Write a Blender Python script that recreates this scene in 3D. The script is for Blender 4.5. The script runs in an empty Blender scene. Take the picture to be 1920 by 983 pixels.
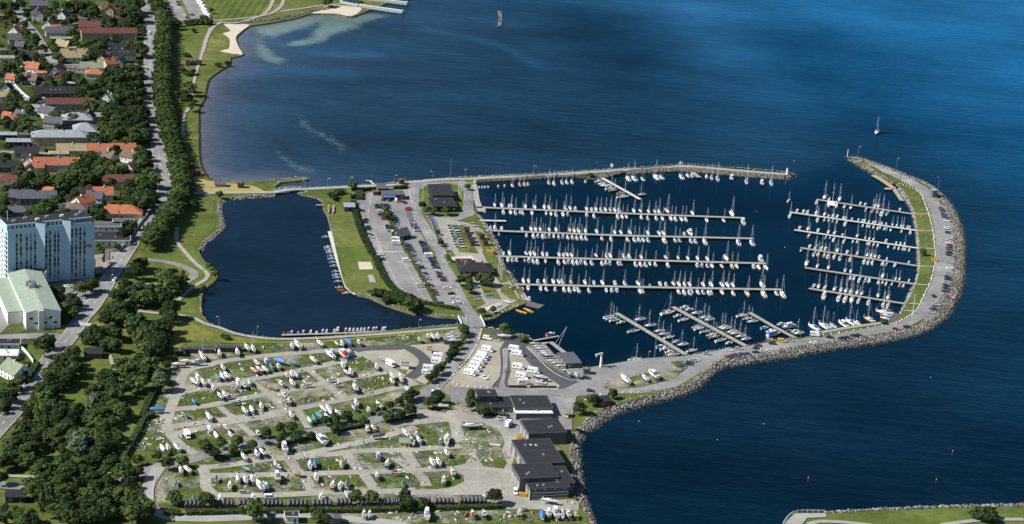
import bpy, bmesh, math, random, re
import numpy as np
from mathutils import Matrix, Vector
from mathutils.geometry import tessellate_polygon

R = math.radians
random.seed(7)
rng = np.random.default_rng(7)
scene = bpy.context.scene
COL = scene.collection

# ------------------------------------------------------------------ camera
FPX = 4100.0                     # focal length in pixels of a 1920 wide frame
PITCH = R(18.85)
ROLL = R(4.15)
CAM_H = 422.0
CAM_F = Vector((0, math.cos(PITCH), -math.sin(PITCH)))
_up0 = Vector((0, math.sin(PITCH), math.cos(PITCH)))
_r0 = Vector((1, 0, 0))
CAM_R = _r0 * math.cos(ROLL) + _up0 * math.sin(ROLL)
CAM_U = _up0 * math.cos(ROLL) - _r0 * math.sin(ROLL)
cam_data = bpy.data.cameras.new('camera')
cam = bpy.data.objects.new('camera', cam_data)
COL.objects.link(cam)
cam_data.sensor_width = 36.0
cam_data.lens = 36.0 * FPX / 1920.0
cam_data.clip_start = 1.0
cam_data.clip_end = 60000.0
cam.matrix_world = Matrix(((CAM_R.x, CAM_U.x, -CAM_F.x, 0), (CAM_R.y, CAM_U.y, -CAM_F.y, 0),
                           (CAM_R.z, CAM_U.z, -CAM_F.z, CAM_H), (0, 0, 0, 1)))
scene.camera = cam

# ------------------------------------------------------------------ light
SUN_EL = R(43)
SUN_DIR = Vector((-math.cos(R(19)) * math.cos(SUN_EL), -math.sin(R(19)) * math.cos(SUN_EL), math.sin(SUN_EL)))
world = bpy.data.worlds.new('World')
scene.world = world
world.use_nodes = True
wn = world.node_tree
wn.nodes.clear()
sky = wn.nodes.new('ShaderNodeTexSky')
sky.sky_type = 'NISHITA'
sky.sun_disc = False
sky.sun_elevation = SUN_EL
sky.sun_rotation = math.atan2(SUN_DIR.x, SUN_DIR.y)
sky.altitude = 0
sky.air_density = 1.0
sky.dust_density = 0.15
sky.ozone_density = 3.0
bg = wn.nodes.new('ShaderNodeBackground')
bg.inputs['Strength'].default_value = 0.072
wo = wn.nodes.new('ShaderNodeOutputWorld')
wn.links.new(sky.outputs[0], bg.inputs[0])
wn.links.new(bg.outputs[0], wo.inputs[0])
sun_data = bpy.data.lights.new('sun', 'SUN')
sun_data.energy = 5.0
sun_data.angle = R(0.53)
sun_data.color = (1.0, 0.965, 0.91)
sun = bpy.data.objects.new('sun', sun_data)
COL.objects.link(sun)
sun.rotation_euler = SUN_DIR.to_track_quat('Z', 'Y').to_euler()
scene.view_settings.view_transform = 'Standard'
scene.view_settings.look = 'None'
scene.view_settings.gamma = 1.0
scene.view_settings.use_curve_mapping = False
scene.view_settings.exposure = 0.5
scene.cycles.max_bounces = 6
scene.cycles.diffuse_bounces = 2
scene.cycles.glossy_bounces = 3

# ------------------------------------------------------------------ photo coordinates -> ground
LZ = 1.0                          # height of the land above the water
S48 = 400.0 / 1918.0
S80 = 240.0 / 1918.0
TILES = {'a': (0, 0, S48), 'b': (0, 195, S48), 'c': (0, 390, S48), 'd': (0, 585, S48), 'e': (0, 778, S48),
         'f': (380, 0, S48), 'g': (380, 195, S48), 'h': (380, 390, S48), 'i': (380, 585, S48), 'j': (380, 778, S48),
         'k': (760, 270, S48), 'l': (760, 460, S48), 'm': (760, 600, S48), 'n': (760, 778, S48),
         'o': (1140, 270, S48), 'p': (1140, 460, S48), 'q': (1460, 270, S48), 'r': (1460, 460, S48),
         's': (1060, 600, S48), 't': (620, 350, S80), 'u': (660, 460, S80), 'v': (1440, 860, 0.25), 'w': (0, 390, S80),
         'z': (0, 0, 1.0)}


def at(px, py, z=LZ):
    d = CAM_F + CAM_R * ((px - 960.0) / FPX) - CAM_U * ((py - 491.5) / FPX)
    t = (z - CAM_H) / d.z
    return Vector((d.x * t, d.y * t, z))


def img_angle(px, py, dx=10.0, dy=0.0):
    """ground heading of a short step (dx, dy) in the photograph"""
    v = at(px + dx, py + dy) - at(px, py)
    return math.atan2(v.y, v.x)


def tp(tile, x, y):
    o = TILES[tile]
    return o[0] + x * o[2], o[1] + y * o[2]


def pts(s):
    """'k10,20 30,40 o5,6' -> photo pixels; a tile letter holds until the next one"""
    out = []
    tile = 'z'
    for tok in s.split():
        if tok[0].isalpha():
            tile, tok = tok[0], tok[1:]
        x, y = tok.split(',')
        out.append(tp(tile, float(x), float(y)))
    return out


def gpts(s, z=LZ):
    return [at(x, y, z) for x, y in (pts(s) if isinstance(s, str) else s)]


def smooth(p, step=4.0, closed=False):
    """Catmull-Rom through world points, resampled about every STEP metres"""
    n = len(p)
    out = []
    rngs = range(n if closed else n - 1)
    for i in rngs:
        p0 = p[(i - 1) % n] if closed or i > 0 else p[i]
        p1, p2 = p[i], p[(i + 1) % n]
        p3 = p[(i + 2) % n] if closed or i + 2 < n else p2
        k = max(1, int((p2 - p1).length / step))
        for j in range(k):
            t = j / k
            out.append(0.5 * ((2 * p1) + (p2 - p0) * t + (2 * p0 - 5 * p1 + 4 * p2 - p3) * t * t + (3 * p1 - p0 - 3 * p2 + p3) * t ** 3))
    if not closed:
        out.append(p[-1].copy())
    return out


# ------------------------------------------------------------------ materials
MATS = {}


def _node(nt, kind, **kw):
    n = nt.nodes.new(kind)
    for k, v in kw.items():
        setattr(n, k, v)
    return n


def mat(name, col, rough=0.75, var=0.18, scale=0.5, spec=0.25, bump=0.0, metal=0.0, rnd=0.0, octs=((1.0, 1.0),), coord='pos', col2=None, mixlo=0.42, mixhi=0.6, alpha=None):
    """procedural principled material: noise-broken colour, optional second colour in patches, optional bump"""
    if name in MATS:
        return MATS[name]
    m = bpy.data.materials.new(name)
    m.use_nodes = True
    nt = m.node_tree
    b = nt.nodes['Principled BSDF']
    b.inputs['Roughness'].default_value = rough
    b.inputs['Metallic'].default_value = metal
    b.inputs['Specular IOR Level'].default_value = spec
    if coord == 'pos':
        src = _node(nt, 'ShaderNodeNewGeometry').outputs['Position']
    else:
        src = _node(nt, 'ShaderNodeTexCoord').outputs['Object']
    cur = None
    base = _node(nt, 'ShaderNodeRGB')
    base.outputs[0].default_value = (*col, 1)
    cur = base.outputs[0]
    if col2 is not None:
        nz = _node(nt, 'ShaderNodeTexNoise')
        nz.inputs['Scale'].default_value = scale * 0.35
        nz.inputs['Detail'].default_value = 6
        nz.inputs['Roughness'].default_value = 0.65
        nt.links.new(src, nz.inputs['Vector'])
        mr = _node(nt, 'ShaderNodeMapRange')
        mr.inputs['From Min'].default_value = mixlo
        mr.inputs['From Max'].default_value = mixhi
        nt.links.new(nz.outputs['Fac'], mr.inputs['Value'])
        mx = _node(nt, 'ShaderNodeMix', data_type='RGBA')
        nt.links.new(mr.outputs[0], mx.inputs['Factor'])
        nt.links.new(cur, mx.inputs['A'])
        mx.inputs['B'].default_value = (*col2, 1)
        cur = mx.outputs['Result']
    for k, amp in octs:
        if var <= 0:
            break
        nz = _node(nt, 'ShaderNodeTexNoise')
        nz.inputs['Scale'].default_value = scale * k
        nz.inputs['Detail'].default_value = 4
        nt.links.new(src, nz.inputs['Vector'])
        mr = _node(nt, 'ShaderNodeMapRange')
        mr.inputs['From Min'].default_value = 0.3
        mr.inputs['From Max'].default_value = 0.7
        mr.inputs['To Min'].default_value = 1 - var * amp
        mr.inputs['To Max'].default_value = 1 + var * amp
        nt.links.new(nz.outputs['Fac'], mr.inputs['Value'])
        mu = _node(nt, 'ShaderNodeVectorMath', operation='SCALE')
        nt.links.new(cur, mu.inputs[0])
        nt.links.new(mr.outputs[0], mu.inputs['Scale'])
        cur = mu.outputs[0]
        lastn = nz
    if rnd > 0:
        oi = _node(nt, 'ShaderNodeObjectInfo')
        hs = _node(nt, 'ShaderNodeHueSaturation')
        mr = _node(nt, 'ShaderNodeMapRange')
        mr.inputs['To Min'].default_value = 1 - rnd
        mr.inputs['To Max'].default_value = 1 + rnd
        nt.links.new(oi.outputs['Random'], mr.inputs['Value'])
        nt.links.new(mr.outputs[0], hs.inputs['Value'])
        mr2 = _node(nt, 'ShaderNodeMapRange')
        mr2.inputs['To Min'].default_value = 0.5 + 0.012 * rnd
        mr2.inputs['To Max'].default_value = 0.5 - 0.04 * rnd
        mlt = _node(nt, 'ShaderNodeMath', operation='MULTIPLY')
        mlt.inputs[1].default_value = 7.31
        fr = _node(nt, 'ShaderNodeMath', operation='FRACT')
        nt.links.new(oi.outputs['Random'], mlt.inputs[0])
        nt.links.new(mlt.outputs[0], fr.inputs[0])
        nt.links.new(fr.outputs[0], mr2.inputs['Value'])
        nt.links.new(mr2.outputs[0], hs.inputs['Hue'])
        nt.links.new(cur, hs.inputs['Color'])
        cur = hs.outputs[0]
    nt.links.new(cur, b.inputs['Base Color'])
    if bump > 0:
        nz = _node(nt, 'ShaderNodeTexNoise')
        nz.inputs['Scale'].default_value = scale * 3
        nz.inputs['Detail'].default_value = 5
        nt.links.new(src, nz.inputs['Vector'])
        bp = _node(nt, 'ShaderNodeBump')
        bp.inputs['Strength'].default_value = bump
        bp.inputs['Distance'].default_value = 0.3
        nt.links.new(nz.outputs['Fac'], bp.inputs['Height'])
        nt.links.new(bp.outputs[0], b.inputs['Normal'])
    MATS[name] = m
    return m


def paint(name, col, rough=0.4, spec=0.4, var=0.06, metal=0.0):
    return mat(name, col, rough=rough, spec=spec, var=var, scale=1.5, metal=metal, coord='obj')


# ------------------------------------------------------------------ mesh building
class MB:
    def __init__(self):
        self.v, self.f, self.mi, self.mats = [], [], [], []

    def m(self, material):
        if material not in self.mats:
            self.mats.append(material)
        return self.mats.index(material)

    def add(self, vs, fs, material):
        k = len(self.v)
        i = self.m(material)
        self.v.extend([tuple(v) for v in vs])
        for f in fs:
            self.f.append(tuple(k + a for a in f))
            self.mi.append(i)
        return self

    def box(self, x0, x1, y0, y1, z0, z1, material):
        vs = [(x0, y0, z0), (x1, y0, z0), (x1, y1, z0), (x0, y1, z0), (x0, y0, z1), (x1, y0, z1), (x1, y1, z1), (x0, y1, z1)]
        return self.add(vs, [(3, 2, 1, 0), (4, 5, 6, 7), (0, 1, 5, 4), (1, 2, 6, 5), (2, 3, 7, 6), (3, 0, 4, 7)], material)

    def frustum(self, a, b, z0, z1, material):
        """a, b: (x0,x1,y0,y1) bottom and top rectangles"""
        vs = [(a[0], a[2], z0), (a[1], a[2], z0), (a[1], a[3], z0), (a[0], a[3], z0), (b[0], b[2], z1), (b[1], b[2], z1), (b[1], b[3], z1), (b[0], b[3], z1)]
        return self.add(vs, [(3, 2, 1, 0), (4, 5, 6, 7), (0, 1, 5, 4), (1, 2, 6, 5), (2, 3, 7, 6), (3, 0, 4, 7)], material)

    def prism(self, poly, z0, z1, material, topmat=None):
        n = len(poly)
        vs = [(p[0], p[1], z0) for p in poly] + [(p[0], p[1], z1) for p in poly]
        area = sum(poly[i][0] * poly[(i + 1) % n][1] - poly[(i + 1) % n][0] * poly[i][1] for i in range(n))
        if area < 0:
            poly = poly[::-1]
            vs = [(p[0], p[1], z0) for p in poly] + [(p[0], p[1], z1) for p in poly]
        self.add(vs, [(i, (i + 1) % n, n + (i + 1) % n, n + i) for i in range(n)], material)
        tris = tessellate_polygon([[Vector((p[0], p[1], 0)) for p in poly]])
        top = [(p[0], p[1], z1) for p in poly]
        fs = []
        for a, b, c in tris:
            pa, pb, pc = poly[a], poly[b], poly[c]
            s = (pb[0] - pa[0]) * (pc[1] - pa[1]) - (pc[0] - pa[0]) * (pb[1] - pa[1])
            fs.append((a, b, c) if s > 0 else (a, c, b))
        self.add(top, fs, topmat or material)
        return self

    def tube(self, p, q, r, material, r2=None, n=5, cap=True):
        p, q = Vector(p), Vector(q)
        d = (q - p)
        if d.length < 1e-6:
            return self
        d.normalize()
        a = d.orthogonal().normalized()
        b = d.cross(a)
        r2 = r if r2 is None else r2
        vs = []
        for c, rr in ((p, r), (q, r2)):
            for i in range(n):
                t = 2 * math.pi * i / n
                vs.append(c + a * (rr * math.cos(t)) + b * (rr * math.sin(t)))
        fs = [(i, (i + 1) % n, n + (i + 1) % n, n + i) for i in range(n)]
        if cap:
            fs += [tuple(range(n))[::-1], tuple(range(n, 2 * n))]
        return self.add(vs, fs, material)

    def loft(self, rings, material, closed=True, cap=True):
        n = len(rings[0])
        vs = [v for r in rings for v in r]
        fs = []
        for i in range(len(rings) - 1):
            for j in range(n if closed else n - 1):
                a, b = i * n + j, i * n + (j + 1) % n
                fs.append((a, b, b + n, a + n))
        if cap and closed:
            fs += [tuple(range(n))[::-1], tuple(range((len(rings) - 1) * n, len(rings) * n))]
        return self.add(vs, fs, material)

    def mesh(self, name, smooth_shade=False):
        me = bpy.data.meshes.new(name)
        me.from_pydata(self.v, [], self.f)
        for m_ in self.mats:
            me.materials.append(m_)
        me.polygons.foreach_set('material_index', self.mi)
        if smooth_shade:
            me.polygons.foreach_set('use_smooth', [True] * len(me.polygons))
        me.update()
        return me


def npmesh(name, verts, faces, material, smooth_shade=False):
    """verts (n,3), faces (m,k) of one corner count"""
    me = bpy.data.meshes.new(name)
    nv, nf, k = len(verts), len(faces), faces.shape[1]
    me.vertices.add(nv)
    me.vertices.foreach_set('co', np.asarray(verts, np.float32).ravel())
    me.loops.add(nf * k)
    me.loops.foreach_set('vertex_index', np.asarray(faces, np.int32).ravel())
    me.polygons.add(nf)
    me.polygons.foreach_set('loop_start', np.arange(nf, dtype=np.int32) * k)
    me.polygons.foreach_set('loop_total', np.full(nf, k, np.int32))
    if smooth_shade:
        me.polygons.foreach_set('use_smooth', np.ones(nf, bool))
    me.materials.append(material)
    me.update(calc_edges=True)
    me.validate()
    return me


def ob(name, data=None, parent=None, loc=None, rz=None, scale=None):
    o = bpy.data.objects.new(name, data)
    COL.objects.link(o)
    if parent is not None:
        o.parent = parent
    if loc is not None:
        o.location = loc
    if rz is not None:
        o.rotation_euler = (0, 0, rz)
    if scale is not None:
        o.scale = scale if hasattr(scale, '__len__') else (scale,) * 3
    return o


def tag(o, label=None, cat=None, group=None, kind=None):
    if label:
        o['label'] = label
    if cat:
        o['category'] = cat
    if group:
        o['group'] = group
    if kind:
        o['kind'] = kind
    return o


ORD = ('first second third fourth fifth sixth seventh eighth ninth tenth eleventh twelfth thirteenth fourteenth fifteenth sixteenth seventeenth '
       'eighteenth nineteenth twentieth').split()
_tens = {20: 'twenty', 30: 'thirty', 40: 'forty', 50: 'fifty', 60: 'sixty', 70: 'seventy', 80: 'eighty', 90: 'ninety'}


def ordinal(n):
    if n <= 20:
        return ORD[n - 1]
    t, u = n // 10 * 10, n % 10
    if n > 99:
        return 'hundred-and-' + ordinal(n - 100) if n > 100 else 'hundredth'
    return _tens[t] + '-' + ORD[u - 1] if u else {30: 'thirtieth', 40: 'fortieth', 50: 'fiftieth', 60: 'sixtieth', 70: 'seventieth', 80: 'eightieth', 90: 'ninetieth'}[n]


PENDING = []      # (object, look, category, group): labelled at the end by the landmark they stand closest to
ANCHORS = []      # (world point, phrase)


def pend(o, look, cat, group):
    tag(o, None, cat, group)
    PENDING.append((o, look, cat))
    return o


def anchor(s, phrase, z=LZ):
    for x, y in pts(s):
        ANCHORS.append((at(x, y, z), phrase))


def thing(name, label, cat, loc=(0, 0, 0), rz=0.0, group=None, scale=None):
    o = ob(name, None, None, loc, rz, scale)
    o.empty_display_size = 0.5
    return tag(o, label, cat, group)


# ------------------------------------------------------------------ flat sheets and ribbons
LAYER = [0]


def lift(z):
    LAYER[0] += 1
    return z + 0.0006 * LAYER[0]


def sheet(name, s, z, material, label, cat, sm=False, step=5.0, kind='structure'):
    z = lift(z)
    p = gpts(s, z)
    if sm:
        p = smooth(p, step, True)
    tris = tessellate_polygon([p])
    fs = []
    for a, b, c in tris:
        cr = (p[b] - p[a]).cross(p[c] - p[a]).z
        fs.append((a, b, c) if cr > 0 else (a, c, b))
    me = bpy.data.meshes.new(name)
    me.from_pydata([tuple(v) for v in p], [], fs)
    me.materials.append(material)
    o = ob(name, me)
    return tag(o, label, cat, None, kind)


def offset_line(p, d):
    out = []
    for i, v in enumerate(p):
        t = (p[min(i + 1, len(p) - 1)] - p[max(i - 1, 0)])
        t.z = 0
        t.normalize()
        out.append(v + Vector((-t.y, t.x, 0)) * d)
    return out


def ribbon(name, s, width, z, material, label=None, cat=None, step=4.0, parent=None, kind='structure', thick=0.0):
    z = lift(z)
    p = [Vector((v.x, v.y, z)) for v in s] if not isinstance(s, str) else gpts(s, z)
    if step:
        p = smooth(p, step)
    l, r = offset_line(p, width / 2), offset_line(p, -width / 2)
    n = len(p)
    vs = [tuple(v) for v in l] + [tuple(v) for v in r]
    fs = [(i, n + i, n + i + 1, i + 1) for i in range(n - 1)]
    if thick:
        vs += [(v.x, v.y, v.z - thick) for v in l] + [(v.x, v.y, v.z - thick) for v in r]
        fs += [(i + 1, 2 * n + i + 1, 2 * n + i, i) for i in range(n - 1)] + [(n + i, 3 * n + i, 3 * n + i + 1, n + i + 1) for i in range(n - 1)]
        fs += [(0, 2 * n, 3 * n, n), (n - 1, 2 * n - 1, 4 * n - 1, 3 * n - 1)]
    me = bpy.data.meshes.new(name)
    me.from_pydata(vs, [], fs)
    me.materials.append(material)
    o = ob(name, me, parent)
    return tag(o, label, cat, None, kind if parent is None else None), p


def dashes(name, p, width, length, gap, material, parent, off=0.0):
    """painted lane dashes along world polyline P, one mesh part of a road"""
    mb = MB()
    z = p[0].z + .03
    p = offset_line(p, off)
    acc, on = 0.0, True
    q = smooth([v for v in p], 1.5) if len(p) < 400 else p
    start = q[0]
    d0 = 0.0
    seg = []
    for i in range(1, len(q)):
        d0 += (q[i] - q[i - 1]).length
        lim = length if on else gap
        if d0 >= lim:
            if on:
                a, b = start, q[i]
                t = (b - a)
                t.z = 0
                if t.length > 0:
                    t.normalize()
                    nrm = Vector((-t.y, t.x, 0)) * (width / 2)
                    mb.add([(a + nrm).xy.to_tuple() + (z,), (a - nrm).xy.to_tuple() + (z,), (b - nrm).xy.to_tuple() + (z,), (b + nrm).xy.to_tuple() + (z,)], [(0, 1, 2, 3)], material)
            start = q[i]
            on = not on
            d0 = 0.0
    o = ob(name, mb.mesh(name), parent)
    return o


def inpoly(px, py, poly):
    """numpy point-in-polygon"""
    x, y = np.asarray(px), np.asarray(py)
    ins = np.zeros(x.shape, bool)
    n = len(poly)
    for i in range(n):
        x1, y1 = poly[i][0], poly[i][1]
        x2, y2 = poly[(i + 1) % n][0], poly[(i + 1) % n][1]
        c = ((y1 > y) != (y2 > y))
        with np.errstate(divide='ignore', invalid='ignore'):
            c &= x < (x2 - x1) * (y - y1) / (y2 - y1 + 1e-12) + x1
        ins ^= c
    return ins


def seg_dist(px, py, line):
    """distance from points to polyline (world xy)"""
    d = np.full(np.shape(px), 1e9)
    for a, b in zip(line[:-1], line[1:]):
        ax, ay, bx, by = a[0], a[1], b[0], b[1]
        L2 = (bx - ax) ** 2 + (by - ay) ** 2 + 1e-9
        t = np.clip(((px - ax) * (bx - ax) + (py - ay) * (by - ay)) / L2, 0, 1)
        d = np.minimum(d, np.hypot(px - ax - t * (bx - ax), py - ay - t * (by - ay)))
    return d
# ================================================================== ground, water, roads
LAWN = mat('mown grass', (0.083, 0.112, 0.024), rough=0.9, var=0.22, scale=0.03, spec=0.1, octs=((1, 1), (8, .8), (40, .6)), col2=(0.15, 0.15, 0.05), mixlo=.46, mixhi=.72)
LAWN_DRY = mat('dry grass', (0.135, 0.15, 0.034), rough=0.9, var=0.22, scale=0.05, spec=0.1, octs=((1, 1), (8, .8), (40, .6)), col2=(0.22, 0.2, 0.075), mixlo=.45, mixhi=.65)
MEADOW = mat('rough meadow', (0.085, 0.105, 0.024), rough=0.95, var=0.3, scale=0.06, spec=0.1, octs=((1, .8), (6, 1), (30, .8)), col2=(0.17, 0.16, 0.055), mixlo=.5, mixhi=.68)
GARDEN = mat('garden ground', (0.042, 0.06, 0.015), rough=0.95, var=0.35, scale=0.06, spec=0.1, octs=((1, .8), (5, 1), (30, .6)), col2=(0.085, 0.1, 0.03), mixlo=.5, mixhi=.7)
WEEDS = mat('weedy yard ground', (0.068, 0.092, 0.022), rough=0.95, var=0.4, scale=0.12, spec=0.1, octs=((1, .8), (6, 1), (22, .9)), col2=(0.24, 0.225, 0.165), mixlo=.47, mixhi=.6)
HAY = mat('straw field', (0.3, 0.25, 0.1), rough=0.95, var=0.15, scale=0.1, spec=0.1, octs=((1, 1), (10, .6)))
ASPHALT = mat('worn asphalt', (0.185, 0.183, 0.176), rough=0.9, var=0.2, scale=0.05, spec=0.15, octs=((1, 1), (6, .7), (40, .5)), col2=(0.25, 0.245, 0.235), mixlo=.4, mixhi=.65)
ASPHALT_NEW = mat('fresh asphalt', (0.075, 0.077, 0.08), rough=0.9, var=0.12, scale=0.1, spec=0.15, octs=((1, 1), (30, .6)))
ASPHALT_LOT = mat('car park asphalt', (0.225, 0.219, 0.207), rough=0.9, var=0.2, scale=0.04, spec=0.15, octs=((1, 1), (5, .8), (40, .5)), col2=(0.2, 0.195, 0.185), mixlo=.45, mixhi=.6)
CONCRETE = mat('pale concrete', (0.3, 0.29, 0.265), rough=0.9, var=0.12, scale=0.2, spec=0.15, octs=((1, 1), (8, .7)))
GRAVEL = mat('gravel', (0.3, 0.285, 0.245), rough=0.95, var=0.16, scale=0.07, spec=0.1, octs=((1, 1), (7, .8), (50, .6)), col2=(0.25, 0.24, 0.205), mixlo=.45, mixhi=.65)
GRAVEL_TAN = mat('tan gravel', (0.3, 0.28, 0.225), rough=0.95, var=0.13, scale=0.08, spec=0.1, octs=((1, 1), (7, .7), (50, .6)), col2=(0.24, 0.24, 0.14), mixlo=.55, mixhi=.75)
PATHM = mat('path gravel', (0.3, 0.285, 0.25), rough=0.95, var=0.12, scale=0.2, spec=0.1, octs=((1, 1), (10, .6)))
SANDM = mat('beach sand', (0.5, 0.44, 0.345), rough=0.95, var=0.1, scale=0.08, spec=0.1, octs=((1, 1), (10, .6)))
SEDGE = mat('dark shore', (0.07, 0.055, 0.04), rough=0.9, var=0.3, scale=0.5, spec=0.1)
SHOREM = mat('shore bank', (0.12, 0.11, 0.085), rough=0.95, var=0.35, scale=0.3, spec=0.1, octs=((1, 1), (6, .8)))
LINEW = mat('road paint', (0.62, 0.62, 0.6), rough=0.8, var=0.15, scale=0.5, spec=0.1)
BRICKP = mat('brick paving', (0.27, 0.22, 0.19), rough=0.9, var=0.1, scale=0.4, spec=0.1)

MAIN_COAST = ("-420,-150 1060,-150 790,-20 | f1480,100 1340,152 1190,130 985,125 830,165 700,190 550,215 420,235 350,290 305,340 330,420 370,490 255,520 250,570 150,640 60,710 30,800 10,900 "
              "b1790,30 1785,150 1785,350 1790,450 1805,560 1850,640 g60,680 250,692 590,695 840,665 960,675 840,692 700,708 655,740 665,775 | z520,361 | "
              "z515,364 480,366 430,371 412,375 408,395 413,415 412,428 395,445 378,458 373,470 384,490 398,500 409,512 405,525 392,536 381,548 378,575 382,595 400,610 440,624 490,631 525,634 600,631 700,623 780,614 865,607 | "
              "z877,607 l690,735 860,760 1000,790 1100,820 1150,855 m1090,215 1230,215 1330,310 1440,300 1600,415 s215,425 400,395 700,345 850,335 1060,325 1200,300 1400,265 1640,235 1800,200 "
              "p1700,830 r200,835 380,790 640,735 930,695 1015,690 1085,625 1150,530 1200,430 1240,340 1270,200 1265,0 q1262,850 1232,650 1190,530 1110,400 1050,350 900,265 800,200 700,150 "
              "640,122 760,152 1000,240 1200,322 1380,400 1460,500 1540,680 1570,860 r1570,100 1565,250 1540,360 1460,490 1400,620 1300,700 1150,750 900,800 560,850 300,890 0,940 "
              "s1900,274 1650,312 1400,357 1270,432 1170,532 1000,602 850,642 680,687 420,762 330,792 200,892 90,985 n1500,140 1480,280 1478,470 1500,560 1530,700 1600,850 1690,1000 z1135,1040 1150,1160 -560,1160")
ISLAND_COAST = ("561,357 g920,760 1310,740 1750,710 1918,695 k540,300 1200,270 1850,228 o0,235 600,195 750,190 1000,210 1600,262 1630,275 1625,290 1560,292 1200,264 850,234 620,224 300,237 50,268 "
                "k1740,300 1500,287 1100,302 640,330 630,350 560,400 600,600 650,660 740,800 800,900 825,980 l800,60 850,180 920,260 970,340 1020,420 1050,480 1080,520 880,610 800,660 680,685 | l540,650 300,640 100,600 "
                "h1918,955 1650,870 1500,800 1380,775 1290,710 1240,560 1180,300 1150,180 1125,75 1085,0 g1085,890 1030,840 880,812")
SE_COAST = "v105,492 200,405 420,408 900,386 1440,366 1918,358 z2150,945 2150,1120 1430,1120"


def coast(s):
    out = []
    for i, part in enumerate(s.split('|')):
        q = gpts(part, LZ)
        out += smooth(q, 5.0) if i % 2 else q
    return out


def land(name, s, label, material):
    p = coast(s)
    tris = tessellate_polygon([p])
    n = len(p)
    ccw = sum(p[i].x * p[(i + 1) % n].y - p[(i + 1) % n].x * p[i].y for i in range(n)) > 0
    fs = []
    for a, b, c in tris:
        cr = (p[b] - p[a]).cross(p[c] - p[a]).z
        fs.append((a, b, c) if cr > 0 else (a, c, b))
    vs = [tuple(v) for v in p]
    low = []
    for i in range(n):
        t = (p[(i + 1) % n] - p[i - 1])
        t.z = 0
        t.normalize()
        nr = Vector((t.y, -t.x, 0)) * (1.2 if ccw else -1.2)
        low.append((p[i].x + nr.x, p[i].y + nr.y, -2.5))
    vs += low
    k = len(fs)
    for i in range(n):
        j = (i + 1) % n
        fs.append((i, n + i, n + j, j) if ccw else (i, j, n + j, n + i))
    me = bpy.data.meshes.new(name)
    me.from_pydata(vs, [], fs)
    me.materials.append(material)
    me.materials.append(SHOREM)
    me.polygons.foreach_set('material_index', [0] * k + [1] * n)
    o = ob(name, me)
    return tag(o, label, 'land', None, 'structure')


land('land', MAIN_COAST, 'mainland with park, boat yard and the long curved breakwater arm', MEADOW)
land('land', ISLAND_COAST, 'club peninsula with its car park and the northern mole', MEADOW)
land('land', SE_COAST, 'strip of grassy land at the lower right corner', LAWN)

# ---- the water: one sheet, finer where the photo looks, with seabed, wind and painted sky sheen kept as attributes
_SHALLOW = [("f440,250 800,180 1000,125 1500,120 1720,130 1430,215 1410,250 1170,310 1130,365 900,415 710,415 800,370 960,345 980,290 1060,200 930,250 640,335 500,320", 1.0),
            ("f330,300 520,310 600,340 700,350 560,420 420,400 340,400", .45),
            ("f450,370 560,400 660,470 640,490 780,545 700,585 560,560 470,500", .85), ("f390,560 470,535 500,550 420,575", .6),
            ("f1060,488 1260,482 1270,502 1080,505", .55),
            ("g850,90 900,110 980,200 1150,280 1320,380 1240,450 1180,390 1060,320 840,200", .62), ("g640,400 720,420 820,520 960,560 1060,630 880,620 760,560 650,470", .62),
            ("g380,310 560,300 600,380 430,330", .35), ("g310,420 500,395 500,430 340,445", .45), ("g100,500 200,480 320,620 200,660 110,560", .3), ("g0,200 60,330 130,460 0,470", .35)]
_HARBOUR = gpts("k640,350 1100,335 1520,310 1740,345 o50,330 400,262 1000,280 1500,322 1665,300 q150,310 600,140 850,280 1160,560 1240,900 r1240,250 1085,610 640,735 200,835 s1640,235 400,395 m1600,415 1330,310 1090,215 l690,735 400,700 540,650 800,660 1050,480 920,260 800,60", 0)
_LAGOON = gpts("515,362 408,378 372,462 409,512 378,575 400,612 525,635 865,608 h1918,955 1500,800 1290,710 1125,75 1085,0 g1030,840 880,812", 0)
gx = np.arange(-60, 1986, 5.5)
gy = np.arange(-130, 1075, 5.5)
PXg, PYg = np.meshgrid(gx, gy)
_den = CAM_F.z + CAM_R.z * ((PXg - 960) / FPX) - CAM_U.z * ((PYg - 491.5) / FPX)
_t = -CAM_H / _den
WX = (CAM_F.x + CAM_R.x * ((PXg - 960) / FPX) - CAM_U.x * ((PYg - 491.5) / FPX)) * _t
WY = (CAM_F.y + CAM_R.y * ((PXg - 960) / FPX) - CAM_U.y * ((PYg - 491.5) / FPX)) * _t
shallow = np.zeros_like(WX)
for s, a in _SHALLOW:
    poly = [(v.x, v.y) for v in gpts(s, 0)]
    d = seg_dist(WX, WY, poly + poly[:1])
    ins = inpoly(WX, WY, poly)
    sd = np.where(ins, d, -d)
    shallow = np.maximum(shallow, a * np.clip(0.5 + sd / 14.0, 0, 1))
_wcoast = [(v.x, v.y) for v in gpts("f985,125 830,165 700,190 550,215 420,235 350,290 305,340 330,420 370,490 255,520 250,570 150,640 60,710 30,800 10,900 b1790,30 1785,150 1785,350 1790,450 1805,560 1850,640 g60,680 250,692 590,695", 0)]
dcoast = seg_dist(WX, WY, _wcoast)
calm = np.zeros_like(WX)
calm2 = np.zeros_like(WX)
for poly in (_HARBOUR, _LAGOON):
    q = [(v.x, v.y) for v in poly]
    d = seg_dist(WX, WY, q + q[:1])
    sd = np.where(inpoly(WX, WY, q), d, -d)
    calm = np.maximum(calm, np.clip(0.5 + sd / 20.0, 0, 1))
    calm2 = np.maximum(calm2, np.clip(0.6 + sd / 170.0, 0, 1))
lag = np.zeros_like(WX)
q = [(v.x, v.y) for v in _LAGOON]
d = seg_dist(WX, WY, q + q[:1])
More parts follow.
